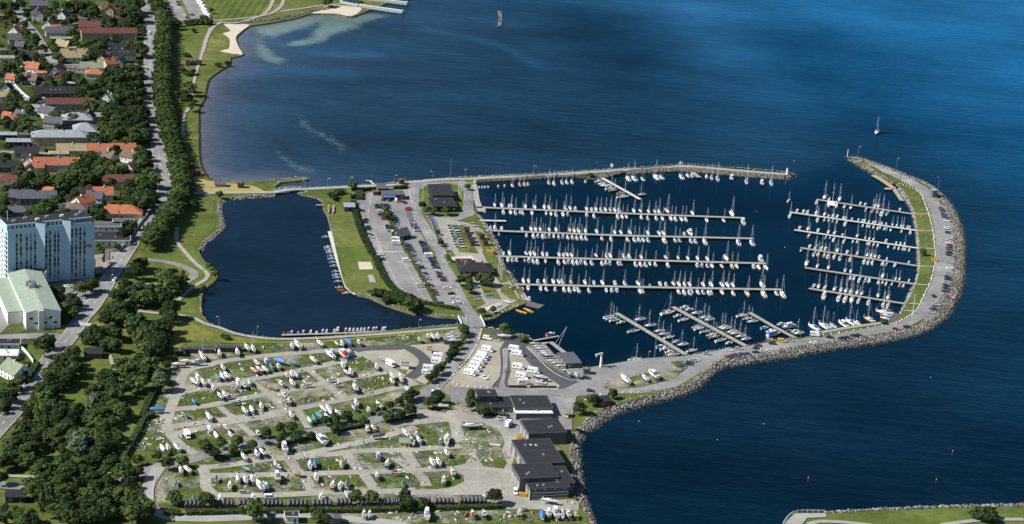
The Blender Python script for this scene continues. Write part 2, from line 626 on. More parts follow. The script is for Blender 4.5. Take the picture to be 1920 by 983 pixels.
lag = np.clip(0.5 + np.where(inpoly(WX, WY, q), d, -d) / 8.0, 0, 1)
tint = np.exp(-dcoast / 14.0) * (1 - lag)
bay = np.exp(-dcoast / 150.0) * (1 - calm)
# wind: rough cat's-paw patches and slicks seen on the open water
wind = np.zeros_like(WX)
for s, a, soft in (("z1080,20 1180,40 1280,95 1270,130 1180,140 1050,110 1000,60", .9, 60), ("z1380,70 1560,50 1640,150 1560,240 1440,160", .7, 90), ("z1620,120 1800,260 1700,330 1500,240", .6, 80), ("z560,200 700,190 760,260 640,300", .5, 60), ("z460,250 560,240 600,300 480,310", .5, 40), ("z900,60 1000,50 1060,110 960,160", .4, 60)):
    poly = [(v.x, v.y) for v in gpts(s, 0)]
    d = seg_dist(WX, WY, poly + poly[:1])
    sd = np.where(inpoly(WX, WY, poly), d, -d)
    wind = np.maximum(wind, a * np.clip(0.5 + sd / soft, 0, 1))
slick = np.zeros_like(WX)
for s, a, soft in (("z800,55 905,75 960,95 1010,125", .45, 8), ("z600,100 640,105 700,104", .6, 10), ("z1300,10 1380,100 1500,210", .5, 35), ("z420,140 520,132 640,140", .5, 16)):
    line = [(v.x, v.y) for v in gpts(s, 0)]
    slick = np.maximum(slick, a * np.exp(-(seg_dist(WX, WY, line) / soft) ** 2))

sky_sheen = np.clip((.0018 * WX + .0009 * (WY - 1300)) / 1.2, 0, 1) ** 2.1 * (1 - calm2)  # sky reflection growing towards the open strait, painted as a colour gradient
WATER = bpy.data.materials.new('sea water')
WATER.use_nodes = True
nt = WATER.node_tree
b = nt.nodes['Principled BSDF']
nt.nodes.remove(b)
dif = _node(nt, 'ShaderNodeBsdfDiffuse')
glo = _node(nt, 'ShaderNodeBsdfGlossy')
glo.inputs['Color'].default_value = (.3, .7, 1, 1)
fre = _node(nt, 'ShaderNodeFresnel')
fre.inputs['IOR'].default_value = 1.33
msh = _node(nt, 'ShaderNodeMixShader')
nt.links.new(dif.outputs[0], msh.inputs[1])
nt.links.new(glo.outputs[0], msh.inputs[2])
nt.links.new(msh.outputs[0], nt.nodes['Material Output'].inputs['Surface'])


def _attr(nm):
    a = _node(nt, 'ShaderNodeAttribute', attribute_name=nm)
    return a.outputs['Fac']


def _mixc(f, a, bcol):
    m_ = _node(nt, 'ShaderNodeMix', data_type='RGBA')
    if isinstance(f, float):
        m_.inputs['Factor'].default_value = f
    else:
        nt.links.new(f, m_.inputs['Factor'])
    for sock, val in (('A', a), ('B', bcol)):
        if isinstance(val, tuple):
            m_.inputs[sock].default_value = (*val, 1)
        else:
            nt.links.new(val, m_.inputs[sock])
    return m_.outputs['Result']


def _math(op, a, b_=None, c=None, clamp=False):
    m_ = _node(nt, 'ShaderNodeMath', operation=op, use_clamp=clamp)
    for i, v in enumerate((a, b_, c)):
        if v is None:
            continue
        if isinstance(v, (int, float)):
            m_.inputs[i].default_value = v
        else:
            nt.links.new(v, m_.inputs[i])
    return m_.outputs[0]


pos = _node(nt, 'ShaderNodeNewGeometry').outputs['Position']


def _noise(scale, detail=4, rough=.5, stretch=None):
    nz = _node(nt, 'ShaderNodeTexNoise')
    nz.inputs['Scale'].default_value = scale
    nz.inputs['Detail'].default_value = detail
    nz.inputs['Roughness'].default_value = rough
    if stretch:
        mp = _node(nt, 'ShaderNodeMapping')
        mp.inputs['Rotation'].default_value = (0, 0, stretch[0])
        mp.inputs['Scale'].default_value = (stretch[1], 1, 1)
        nt.links.new(pos, mp.inputs['Vector'])
        nt.links.new(mp.outputs[0], nz.inputs['Vector'])
    else:
        nt.links.new(pos, nz.inputs['Vector'])
    return nz.outputs['Fac']


n_edge = _noise(0.12, 9, .75)
sh = _attr('shallow')
sh2 = _math('ADD', sh, _math('MULTIPLY', _math('SUBTRACT', n_edge, 0.5), 1.7))
mr = _node(nt, 'ShaderNodeMapRange', interpolation_type='SMOOTHSTEP')
mr.inputs['From Min'].default_value = 0.24
mr.inputs['From Max'].default_value = 0.85
nt.links.new(sh2, mr.inputs['Value'])
shf = _math('MULTIPLY', mr.outputs[0], _math('MULTIPLY_ADD', sh, 0.75, 0.25), clamp=True)
n_big = _noise(0.006, 3, .5, (R(25), .35))
deep = _mixc(_math('MULTIPLY_ADD', n_big, 2.0, -0.6, clamp=True), (0.0001, 0.005, 0.0095), (0.0002, 0.0085, 0.017))
deep = _mixc(_attr('sky_sheen'), deep, (0.001, 0.07, 0.175))  # bright sky reflection mixed into the base colour
deep = _mixc(_attr('bay'), deep, (0.02, 0.04, 0.066))
deep = _mixc(_attr('lagoon'), deep, (0.0068, 0.0145, 0.024))
deep = _mixc(shf, deep, (0.115, 0.165, 0.135))
deep = _mixc(_math('MULTIPLY', _attr('tint'), 0.55), deep, (0.16, 0.145, 0.14))
n_mot = _noise(0.009, 7, .66, (R(20), .7))
mrm = _node(nt, 'ShaderNodeMapRange')
mrm.inputs['From Min'].default_value = .34
mrm.inputs['From Max'].default_value = .66
mrm.inputs['To Min'].default_value = .72
mrm.inputs['To Max'].default_value = 1.25
nt.links.new(n_mot, mrm.inputs['Value'])
n_fin = _noise(0.35, 3, .6, (R(28), .35))
dk = _math('MULTIPLY', mrm.outputs[0], _math('SUBTRACT', 1.0, _math('MULTIPLY', _attr('wind'), .36)))  # rippled patches mirror less sky: darkened in the base colour too
dk = _math('MULTIPLY', dk, _math('MULTIPLY_ADD', n_fin, 1.0, .5))
dk = _math('ADD', dk, _math('MULTIPLY', _attr('slick'), .5))  # lighter sky reflection on slicks, added to the base colour
vsc = _node(nt, 'ShaderNodeVectorMath', operation='SCALE')
nt.links.new(deep, vsc.inputs[0])
nt.links.new(dk, vsc.inputs['Scale'])
nt.links.new(vsc.outputs[0], dif.inputs['Color'])
cal = _attr('calm')
wnd = _attr('wind')
slk = _attr('slick')
ruf = _math('SUBTRACT', 0.15, _math('MULTIPLY', cal, 0.11))
ruf = _math('ADD', ruf, _math('MULTIPLY', wnd, 0.15))
ruf = _math('SUBTRACT', ruf, _math('MULTIPLY', slk, 0.12), clamp=True)
nt.links.new(ruf, glo.inputs['Roughness'])
mot = _math('MULTIPLY_ADD', n_mot, 2.4, -.2, clamp=False)
spl = _math('MULTIPLY', _math('SUBTRACT', 1.0, _math('MULTIPLY', wnd, .6)), _math('MULTIPLY', _math('MULTIPLY_ADD', slk, 1.2, 1.0), _math('MULTIPLY_ADD', _math('SUBTRACT', mot, 1.0), _math('SUBTRACT', .75, _math('MULTIPLY', cal, .55)), 1.0)))
nt.links.new(_math('MULTIPLY', _math('MULTIPLY', spl, _math('SUBTRACT', .66, _math('MULTIPLY', cal, .2))), fre.outputs[0], clamp=True), msh.inputs[0])
w1 = _noise(0.13, 3, .55, (R(28), .3))
w2 = _noise(0.7, 2, .5, (R(15), .5))
hgt = _math('ADD', _math('MULTIPLY', w1, 1.3), _math('MULTIPLY', w2, 0.35))
bp = _node(nt, 'ShaderNodeBump')
bp.inputs['Distance'].default_value = 1.0
stren = _math('SUBTRACT', 0.75, _math('MULTIPLY', cal, 0.68))
stren = _math('MULTIPLY', stren, _math('SUBTRACT', 1.0, _math('MULTIPLY', slk, .7)))
nt.links.new(stren, bp.inputs['Strength'])
nt.links.new(hgt, bp.inputs['Height'])
nt.links.new(bp.outputs[0], glo.inputs['Normal'])

ny, nx = WX.shape
verts = np.stack([WX.ravel(), WY.ravel(), np.zeros(WX.size)], 1)
ii = np.arange(ny * nx).reshape(ny, nx)
faces = np.stack([ii[:-1, :-1].ravel(), ii[1:, :-1].ravel(), ii[1:, 1:].ravel(), ii[:-1, 1:].ravel()], 1)
ring = list(ii[0, :]) + list(ii[1:, -1]) + list(ii[-1, -2::-1]) + list(ii[-2:0:-1, 0])
inner = [Vector(verts[i]) for i in ring]
B = 9000.0
outer = [Vector((-B, -B, 0)), Vector((B, -B, 0)), Vector((B, 3 * B, 0)), Vector((-B, 3 * B, 0))]
tri = tessellate_polygon([outer, inner])
allv = outer + inner
idx = list(range(len(verts), len(verts) + 4)) + ring
verts = np.vstack([verts, np.array([tuple(v) for v in outer])])
vl = [tuple(v) for v in verts]
me = bpy.data.meshes.new('sea')
tf = []
for a, b_, c in tri:
    cr = (allv[b_] - allv[a]).cross(allv[c] - allv[a]).z
    tf.append((idx[a], idx[b_], idx[c]) if cr > 0 else (idx[a], idx[c], idx[b_]))
me.from_pydata(vl, [], [tuple(f) for f in faces.tolist()] + tf)
for nm, arr in (('shallow', shallow), ('calm', calm), ('lagoon', lag), ('tint', tint), ('bay', bay), ('wind', wind), ('slick', slick), ('sky_sheen', sky_sheen)):
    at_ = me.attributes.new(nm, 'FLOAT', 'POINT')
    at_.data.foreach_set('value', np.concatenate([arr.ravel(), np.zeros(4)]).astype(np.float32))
me.materials.append(WATER)
me.update()
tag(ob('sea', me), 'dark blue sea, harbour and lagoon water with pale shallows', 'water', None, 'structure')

# ---- surfaces
L1, L2, L3, L4, L5 = LZ + .09, LZ + .18, LZ + .27, LZ + .36, LZ + .45
ZG = LZ + .32
sheet('gardens', "-420,-150 z278,-150 277,60 278,180 290,260 300,330 302,372 270,420 225,470 200,500 150,560 90,640 60,700 0,790 -420,1160", L1, GARDEN, 'dark green garden ground of the villa district', 'ground')
SPORT = LAWN.copy()
SPORT.name = 'striped grass'
_nt = SPORT.node_tree
_b = _nt.nodes['Principled BSDF']
_w = _nt.nodes.new('ShaderNodeTexWave')
_w.inputs['Scale'].default_value = .05
_w.inputs['Distortion'].default_value = .4
_g = _nt.nodes.new('ShaderNodeNewGeometry')
_nt.links.new(_g.outputs['Position'], _w.inputs['Vector'])
_m = _nt.nodes.new('ShaderNodeMapRange')
_m.inputs['To Min'].default_value = .8
_m.inputs['To Max'].default_value = 1.15
_nt.links.new(_w.outputs['Fac'], _m.inputs['Value'])
_v = _nt.nodes.new('ShaderNodeVectorMath')
_v.operation = 'SCALE'
_nt.links.new(_b.inputs['Base Color'].links[0].from_socket, _v.inputs[0])
_nt.links.new(_m.outputs[0], _v.inputs['Scale'])
_nt.links.new(_v.outputs[0], _b.inputs['Base Color'])
sheet('lawn', "f30,-60 660,-60 600,90 480,150 100,180 z378,10", L1, SPORT, 'striped sports lawn beside the beach promenade', 'lawn')
sheet('lawn', "f740,-60 z640,-30 f1100,25 700,110", L1, LAWN, 'narrow lawn between two curved promenade paths', 'lawn')
sheet('parking_lot', "a1480,-120 1560,170 1620,205 1900,190 1830,60 1740,-120", L1, ASPHALT_LOT, 'small asphalt car park beside the sports lawn', 'car park')
ribbon('grass_strip', "a1600,-60 1640,40 1700,150", 3.0, L2, LAWN, 'grass strip dividing the small upper car park', 'grass')
sheet('lawn', "a1530,220 1900,250 1800,540 1670,580 1600,560", L1, LAWN, 'meadow lawn between the tree avenue and beach', 'lawn')
sheet('straw_field', "b1740,650 1870,690 g470,740 560,785 0,800 b1770,795", L1, HAY, 'straw coloured strip by the lagoon footbridge', 'field')
sheet('lawn', "b1700,830 1790,800 z395,370 404,376 401,395 405,415 403,427 387,442 372,456 365,468 376,490 388,500 370,545 340,560 300,480 310,440", L2, LAWN, 'bright lawn between avenue and lagoon', 'lawn', sm=False)
sheet('lawn', "270,475 340,470 405,520 372,548 366,580 370,598 390,614 440,632 525,642 540,640 560,655 480,658 430,642 350,655 330,690 300,720 280,780 258,850 200,860 100,900 60,850 90,780 150,700 200,610 230,540", L1, LAWN, 'park lawn under the broad trees', 'lawn')
sheet('lawn', "i0,140 120,200 380,235 700,262 1100,255 1918,180 z860,622 740,630 i1200,265 500,285 200,280 0,270 d1700,260 1600,340 1500,330 1480,200 1600,60", L3, LAWN_DRY, 'sun bleached grass bank along the lagoon path', 'lawn')
sheet('lawn', "d190,300 320,295 430,370 390,450 310,450", L2, LAWN, 'small triangular lawn at the road junction', 'lawn')
sheet('sand_beach', "f985,120 1190,122 1340,145 1430,80 1350,60 1130,45 1060,90", L2, SANDM, 'small pale sand beach by the bath house', 'beach', sm=True)
sheet('sand_beach', "f420,222 300,220 190,215 250,280 180,300 240,350 230,440 150,460 340,495 362,488 322,420 297,340 340,288", L2, SANDM, 'curved pale sand beach below the sports lawn', 'beach', sm=True)
# island
sheet('lawn', "h1130,60 1230,-20 1350,0 1410,200 1510,460 1620,640 1820,830 1918,870 l540,610 500,620 h1918,935 1650,850 1500,780 1390,755 1310,690 1260,560 1200,300 1170,180", L1, LAWN, 'long mown lawn between lagoon and car park hedge', 'lawn')
sheet('lawn', "g1040,790 1300,770 1440,770 1400,880 1080,885", L1, LAWN, 'small lawn with a curved hedge by the bridge', 'lawn')
sheet('parking_lot', "t385,240 470,110 640,70 1180,40 1200,260 1240,520 1400,780 1640,1230 u1620,870 1700,985 1420,900 1230,860 920,760 820,750 620,620 480,400 330,130 300,0", L2, ASPHALT_LOT, 'big asphalt car park full of cars', 'car park')
ribbon('road', "g-120,800 0,800 330,795 660,790 930,765 1310,745 1750,725 k0,350 300,322 600,312 800,300 1200,285 1850,240 o60,235 400,222 600,205 720,200 1000,225 1300,250 1600,272", 4.6, L3, CONCRETE, 'pale concrete road along the northern mole', 'road')
sheet('grass_plot', "k110,470 130,410 200,370 350,350 480,370 520,420 520,540 480,650 420,660 250,640 150,560", L3, LAWN, 'round lawn around the black club house', 'lawn')
sheet('forecourt', "k30,350 530,330 600,380 620,640 450,700 250,660 90,560 60,450", L2, ASPHALT, 'asphalt forecourt beside the club house', 'pavement')
isl_road, ipath = ribbon('road', "k80,360 75,480 100,620 180,760 250,880 320,980 l330,100 420,320 520,520 600,640 615,700 625,790 600,880 540,990 m440,380 360,500 200,680 80,780 j1700,-30 1450,80 1100,130 700,220 300,300 0,370 e1700,405 1400,470 1200,540 1000,580 800,600 500,620 200,640 0,630 -300,600", 7.2, L4, ASPHALT, 'long asphalt road from the club past the bridge through the yard', 'road')
sheet('grass_plot', "l345,95 440,85 500,330 640,540 600,560", L3, LAWN, 'grass verge between harbour road and dinghy park', 'lawn')
sheet('dinghy_park', "k200,650 450,690 620,720 700,780 800,960 l760,80 960,350 1030,480 800,620 640,560 500,340 340,90", L2, GRAVEL, 'gravel dinghy park between road and marina', 'ground')
sheet('grass_plot', "k270,740 380,940 440,985 l380,0 440,80 350,80 310,0 k180,650 k230,650", L3, LAWN, 'grass strip with upturned dinghies', 'lawn')
sheet('grass_plot', "k380,720 520,740 660,985 l500,60 k480,960", L3, MEADOW, 'worn grass under the dinghy racks', 'lawn')
sheet('grass_plot', "k620,780 690,790 770,930 800,985 l790,100 930,320 850,340 780,240 690,60 k700,960", L4, LAWN, 'grass plot beside the flag poles', 'lawn')
sheet('grass_plot', "l340,90 440,80 510,170 500,300 480,320", L4, LAWN, 'grass plot beside the playground hedge', 'lawn')
sheet('playground', "l410,105 600,95 640,150 450,160", L4, SANDM, 'sandy playground behind the restaurant', 'ground')
sheet('grass_plot', "l670,350 790,360 860,480 720,470", L4, LAWN, 'grass plot with bright canoes', 'lawn')
sheet('grass_plot', "l850,350 940,350 1020,490 940,480 860,420", L4, LAWN, 'grass plot by the slipway', 'lawn')
sheet('grass_plot', "l500,350 580,350 720,520 640,560", L4, LAWN, 'grass plot with covered dinghies', 'lawn')
sheet('sand_court', "h1395,485 1510,485 1535,550 1410,555", L2, SANDM, 'pale sand volleyball court on the lawn', 'ground')
sheet('gravel_court', "h1485,600 1530,600 1560,670 1500,672", L2, GRAVEL, 'small gravel court on the lawn', 'ground')
# breakwater arm
arm, armp = ribbon('road', "q690,150 760,170 900,215 1100,300 1270,390 1360,480 1410,580 1450,700 1475,850 1480,980 r1480,100 1470,250 1430,380 1350,520 1260,620 1100,710 900,760 600,815 300,860 0,900 s1918,245 1700,275 1450,320 1290,370 1150,470 1000,560 850,600 640,630 400,650 100,650 -100,650 m1300,650 900,640 400,640 250,660 100,740", 9.5, L3, ASPHALT, 'grey asphalt road along the curved breakwater arm', 'road')
sheet('parking_lot', "q1430,540 1520,560 1560,700 1575,880 1575,985 r1575,110 1560,260 1530,370 1440,500 1400,620 1330,690 1280,640 1400,470 1470,320 1500,100 1500,0 q1490,860 1460,700", L2, ASPHALT, 'parking strip along the breakwater rocks', 'car park')
sheet('grass_plot', "q1090,360 1270,430 1340,600 1390,800 1405,985 r1400,100 1360,300 1320,440 1250,570 1130,660 1060,700 1090,640 1150,530 1200,430 1240,340 1270,200 1265,0 q1260,850 1230,650 1190,530 1110,400", L4, LAWN, 'long curved lawn inside the breakwater arm', 'lawn')
sheet('grass_plot', "q760,150 900,230 1080,340 1050,345 900,265 700,165", L4, MEADOW, 'thin grass strip at the breakwater tip', 'lawn')
for i, s in enumerate(("q1210,628 1350,628", "q1250,778 1390,782", "q1255,935 1400,940", "r1260,185 1400,190", "r1240,350 1365,357", "r1170,522 1290,530", "r1130,585 1240,595")):
    ribbon('path', s, 1.6, L5, PATHM, 'short path across the breakwater lawn, %s from the entrance' % ORD[i], 'path', step=0)
sheet('quay', "m1600,415 1640,440 s215,430 400,398 700,348 850,338 960,360 1060,440 1000,470 880,460 840,470 780,480 700,480 450,560 370,600 0,600 -60,440 m1450,580", L2, ASPHALT, 'wide asphalt quay by the boat crane', 'quay')
sheet('quay', "s850,338 1060,328 1400,268 1640,238 1800,205 1918,200 1918,300 1400,350 1150,420 1060,440 980,400", L2, ASPHALT, 'asphalt apron along the southern quay', 'quay')
sheet('grass_plot', "s940,375 1060,365 1070,400 1060,440 1010,430", L3, MEADOW, 'small weedy island on the quay', 'grass')
sheet('gravel_yard', "s370,560 480,530 600,560 880,460 1060,450 980,530 700,600 520,620 360,615", L4, WEEDS, 'weedy strip with stored boats on the quay', 'ground')
sheet('lawn', "s60,985 150,800 180,720 420,660 680,660 1000,600 1170,500 1400,350 1410,360 1190,520 1000,615 800,665 640,715 400,770 200,890 90,985", L4, LAWN, 'grass above the rocks with a small red hut', 'lawn')
# camper field & quay
sheet('camper_field', "m660,180 800,190 890,195 850,260 860,420 850,510 770,610 680,615 460,600 400,560 430,500 560,380 640,230", L3, GRAVEL_TAN, 'tan gravel field of parked motorhomes', 'ground')
sheet('camper_field', "m930,290 1040,300 1120,400 1250,500 1390,590 1370,625 1150,610 930,600 920,560 950,460", L3, GRAVEL_TAN, 'second gravel field of motorhomes beside the slip', 'ground')
sheet('asphalt_apron', "m840,260 880,190 800,130 700,90 690,75 720,80 900,110 1090,170 1090,240 1250,390 1450,500 1560,560 1530,640 1380,630 1390,590 1120,400 1040,300 930,290 945,370 950,460 920,560 900,630 770,630 850,510", L2, ASPHALT_NEW, 'dark asphalt drive between the two gravel fields', 'road')
sheet('asphalt_apron', "m870,260 925,250 920,400 905,480 890,570 920,630 830,630 870,500 880,400", L4, ASPHALT, 'worn grey middle of the drive', 'road')
sheet('asphalt_apron', "m1090,240 1260,220 1340,310 1560,420 1630,500 1450,500 1250,380", L2, ASPHALT, 'boat slip apron with trailers', 'quay')
ribbon('kerb', "m1085,240 1170,320 1280,430 1380,500 1510,550", 0.35, L5, LINEW, 'pale kerb line along the boat slip', 'kerb')
sheet('gravel_field', "i1420,350 1700,335 1918,260 l0,900 350,880 470,800 m500,150 410,290 350,400 180,580 0,500 i1850,510 1600,430", L3, GRAVEL_TAN, 'tan gravel field inside the asphalt loop', 'ground')
ribbon('road', "i1330,345 1500,325 1750,320 z760,650 m130,310 180,380 130,450 40,520", 6.5, L4, ASPHALT_NEW, 'fresh dark asphalt loop at the yard corner', 'road')
# boat yard
sheet('boat_yard', "e1380,860 1340,700 1430,470 1190,420 1340,10 d1330,900 1480,640 1550,470 1630,360 i0,350 700,280 1400,270 1918,190 l500,740 600,760 620,900 m440,380 z900,745 n700,20 1030,100 1030,400 960,650 900,980 z960,1050 690,1050 j700,870 0,900", L1, WEEDS, 'weedy boat storage yard', 'ground')
sheet('gravel_square', "n-150,-30 300,-60 480,-40 620,0 870,60 1030,40 1030,250 960,440 980,650 1050,720 1300,760 1560,760 1560,860 1150,850 880,850 700,720 -30,720 -30,690 400,660 530,600 520,540 400,470 540,440 600,330 470,120 400,60 -150,110", L2, GRAVEL, 'gravel square in front of the workshop buildings', 'ground')
sheet('asphalt_apron', "m150,640 400,600 1390,630 1560,560 s370,610 100,690 60,870 m1500,985 1050,985 700,900 480,740 300,830 150,790 60,800 0,760", L3, ASPHALT, 'wide asphalt junction by the marina office', 'road')
sheet('weed_patch', "n500,60 700,70 850,150 890,250 860,310 910,430 880,480 700,460 620,340 540,240", L4, WEEDS, 'weedy patch of empty cradles by the workshops', 'ground')
sheet('weed_patch', "m160,760 210,690 340,650 400,680 410,780 350,830 200,800", L5, MEADOW, 'planted traffic island with a boat', 'grass')
TRACKS = ["i-200,520 0,485 150,450 500,400 900,365 1200,345 1380,337", "i-330,770 0,680 400,610 800,540 1000,500 1250,440 1420,385", "i-300,880 0,850 300,790 700,715 1100,640 1400,580 1660,540",
          "i-350,1040 100,980 250,960 700,895 1100,820 1300,780 1700,690 1900,640", "i460,640 590,730", "i960,530 1110,640", "i600,740 750,890", "i1130,670 1280,780", "i150,850 290,960",
          "i1380,340 1640,490 1918,660", "j-250,170 0,120 230,70 700,-5", "j-60,480 250,450 560,400 800,380 1200,290 1500,230 1918,110", "j700,392 1200,350 1400,325 1918,315",
          "j50,545 500,540 900,530 1400,515 1918,500", "j80,720 600,720 1100,700 1600,690 1918,675", "j780,400 870,525", "j1290,350 1420,510", "j910,540 990,695", "j1440,520 1560,685", "j1820,330 1918,470", "j330,80 460,190",
          "j-10,450 30,560 30,650 110,720", "d1918,470 1720,510 1630,600 1620,680 1560,800 1500,985", "e1480,0 1530,170 1650,290 1760,350", "d1640,690 1918,640", "n-160,320 60,310 500,280", "n-150,510 400,485 560,470",
          "n-100,380 60,490 150,560 190,640", "n-100,700 300,690 560,650", "n100,20 300,10 420,30 480,250", "j850,-60 950,120"]
for i, s in enumerate(TRACKS):
    ribbon('gravel_track', s, 5.2 if i not in (4, 5, 6, 7, 8, 20, 30) else 3.6, L2 + .002 * i, GRAVEL, 'pale gravel track through the boat yard, %s of the tracks' % ordinal(i + 1), 'track')
ribbon('road', "e1430,470 1340,620 1320,720 1370,840 1500,915 1700,930 1900,932 j400,920 1000,900 1300,935 1800,990 z800,1010", 6.0, L4, CONCRETE, 'pale service road behind the shed rows', 'road')
sheet('lawn', "e300,985 420,930 900,940 1400,890 1500,945 1918,960 j600,930 1000,930 1100,985 z600,1060 z-60,1060 z-60,960 e0,860 200,780", L2, LAWN, 'lawn strip along the lower edge', 'lawn')
ribbon('path', "e-200,535 0,545 300,555 420,560", 2.6, L4, PATHM, 'pale footpath entering the wood', 'path')
# main road
mroad, mpath = ribbon('road', "a1290,-120 1310,30 1330,130 1345,220 1345,330 1345,600 1340,800 1335,930 b1345,20 1370,120 1395,250 1420,400 1440,520 1460,650 1475,780 1455,880 1420,950 c1380,30 1250,210 1130,400 1020,570 920,740 830,880 740,985 d660,170 560,300 440,430 330,600 220,760 90,930 z-20,822 -90,905", 9.5, L3, ASPHALT, 'grey main road beside the villa district', 'road')
ribbon('cycle_path', "a1340,-60 1390,120 1415,210 1400,300 1410,560 1400,800 1405,920 b1415,20 1440,170 1470,320 1510,500 1550,680 1560,780", 2.4, L2, PATHM, 'cycle path between main road and avenue', 'path')
dashes('lane_marking', mpath, .22, 3.0, 5.0, LINEW, mroad)
dashes('lane_marking', mpath, .18, 8.0, 1.0, LINEW, mroad, 4.1)
dashes('lane_marking', mpath, .18, 8.0, 1.0, LINEW, mroad, -4.1)
dashes('lane_marking', ipath, .2, 2.5, 6.0, LINEW, isl_road)


def zebra(road, s, n, length, w=0.55):
    (a, b_) = gpts(s, L3 + .22)
    t = (b_ - a)
    step = t.length / n
    t.normalize()
    nr = Vector((-t.y, t.x, 0)) * (length / 2)
    mb = MB()
    for i in range(n):
        p = a + t * (i * step)
        q = p + t * w
        mb.add([p - nr, q - nr, q + nr, p + nr], [(0, 1, 2, 3)], LINEW)
    ob('zebra_crossing', mb.mesh('zebra_crossing'), road)


zebra(mroad, "c1035,530 1145,538", 10, 4.0)
zebra(mroad, "d665,100 820,116", 10, 4.0)
zebra(mroad, "a1295,212 1400,212", 8, 3.5)
SIDE = [("a150,-20 170,80 210,180 300,280 370,390 440,500 490,570", 7, 'villa street running down from the top edge'), ("a490,580 700,585 1000,580 1290,585", 5, 'villa street meeting the main road near the pine'),
        ("a420,920 600,915 800,918 900,930", 5, 'narrow lane below the long dark roof'), ("b0,430 300,440 450,440 800,432 1000,415 1360,405", 6, 'villa street past the tan apartment house'),
        ("b850,760 950,770", 5, 'short drive beside the red roofed house'), ("c-60,440 600,440 870,440 1100,400", 7, 'side street behind the blue tower block'), ("d-80,230 100,225 300,215 480,215 600,235", 8, 'side street south of the green roofed hall'),
        ("a1050,200 700,215 560,210", 4, 'lane between the red roofed apartments'), ("b280,180 380,240 420,250", 4, 'drive beside the grey gabled house'), ("b760,240 900,260", 5, 'drive by the white villa'),
        ("a120,760 200,850 290,920", 3, 'diagonal garden lane with pale wall')]
for i, (s, w, lb) in enumerate(SIDE):
    ribbon('street', s, w, L2 + .004 * i, ASPHALT, lb, 'street')
sheet('forecourt', "c860,440 1000,440 1040,520 960,590 860,590", L2, BRICKP, 'paved forecourt with flags by the tower block', 'pavement')
sheet('forecourt', "c390,690 850,620 900,740 740,985 480,985 530,840 400,780", L2, ASPHALT, 'small car park in front of the tower block', 'car park')
sheet('forecourt', "c-100,860 60,940 120,985 d110,80 0,200 -150,200", L2, ASPHALT, 'yard west of the green roofed hall', 'pavement')
WALKS = [("f0,470 40,330 90,250 170,200 300,205 500,150 590,90 650,-40", 3.2, 'curved promenade path at the beach'), ("f100,185 400,160 600,125 700,60 740,-40", 3.2, 'second promenade path joining the beach'), ("f690,105 900,75 1100,45 1250,35", 3.2, 'path leading to the bath house'),
         ("a1890,250 1810,500 1800,540 1760,660 1730,820 1690,985 b1660,80 1645,200 1650,300", 2.4, 'sandy path along the shore meadow'), ("c1590,170 1590,290 1650,380 1760,500 1850,570 1870,600 1840,650 1750,700 1600,830", 2.6, 'footpath curving down to the lagoon shore'),
         ("c1310,465 1450,480 1600,510 1720,560 1750,610 1690,650 1600,690 1300,690 1210,680", 5.0, 'paved loop road in the park'), ("c1200,920 1450,950 d1530,20 1700,40 1860,110 i150,140 300,195 500,230 700,243 1100,232 1500,205 1860,178 l300,755 480,740 560,735", 2.8, 'footpath round the southern lagoon shore'),
         ("d985,385 1010,460 1040,540 1060,620", 2.0, 'narrow path across the park lawn'), ("a1640,570 1540,585", 2.0, 'short path to the beach hut')]
for i, (s, w, lb) in enumerate(WALKS):
    ribbon('path', s, w, L4 + .004 * i, PATHM if i != 5 else ASPHALT, lb, 'path')
ribbon('path', "v300,490 380,470 600,478 780,500", 3.0, L3, PATHM, 'pale path on the lower right corner', 'path')
ribbon('path', "v1300,495 1500,470 1650,455 1918,455", 3.0, L3, PATHM, 'path beside the dark bush on the corner', 'path')
sheet('viewing_deck', "v112,492 205,410 430,408 440,438 295,445 255,492", L3, CONCRETE, 'concrete viewing deck on the lower right corner', 'deck')

# painted bays in the car park
mb = MB()
for s, n in (("u400,0 520,240 640,500 720,620 880,760", 46), ("u720,140 800,290 900,480 1000,680 1090,800", 36), ("t610,110 600,200 560,500 700,800 740,960", 26), ("u1300,250 1180,250", 2)):
    line = smooth(gpts(s, L2 + .07), 3.0)
    for q in line:
        mb.add([q + Vector((-.55, -.3, 0)), q + Vector((.55, -.3, 0)), q + Vector((.55, .3, 0)), q + Vector((-.55, .3, 0))], [(0, 1, 2, 3)], LINEW)
for i in range(16):
    a = at(*tp('u', 340 + i * 30, 98), L2 + .07)
    mb.add([a + Vector((-.3, -.5, 0)), a + Vector((.3, -.5, 0)), a + Vector((.3, .9, 0)), a + Vector((-.3, .9, 0))], [(0, 1, 2, 3)], LINEW)
for o in list(COL.objects):
    if o.get('label') == 'big asphalt car park full of cars':
        x = ob('bay_marking', mb.mesh('bay_marking'), o)
# ================================================================== rocks, piers, bridges
ROCK = bpy.data.materials.new('boulder')
ROCK.use_nodes = True
nt = ROCK.node_tree
b = nt.nodes['Principled BSDF']
b.inputs['Roughness'].default_value = 0.9
b.inputs['Specular IOR Level'].default_value = 0.15
a_ = _node(nt, 'ShaderNodeAttribute', attribute_name='tint')
cr_ = _node(nt, 'ShaderNodeValToRGB')
cr_.color_ramp.elements[0].color = (0.035, 0.034, 0.032, 1)
cr_.color_ramp.elements[1].color = (0.37, 0.345, 0.3, 1)
e_ = cr_.color_ramp.elements.new(0.55)
e_.color = (0.155, 0.146, 0.13, 1)
nt.links.new(a_.outputs['Fac'], cr_.inputs['Fac'])
nt.links.new(cr_.outputs[0], b.inputs['Base Color'])

_bm = bmesh.new()
bmesh.ops.create_icosphere(_bm, subdivisions=1, radius=1.0)
ICO_V = np.array([v.co[:] for v in _bm.verts])
ICO_F = np.array([[v.index for v in f.verts] for f in _bm.faces])
_bm.free()


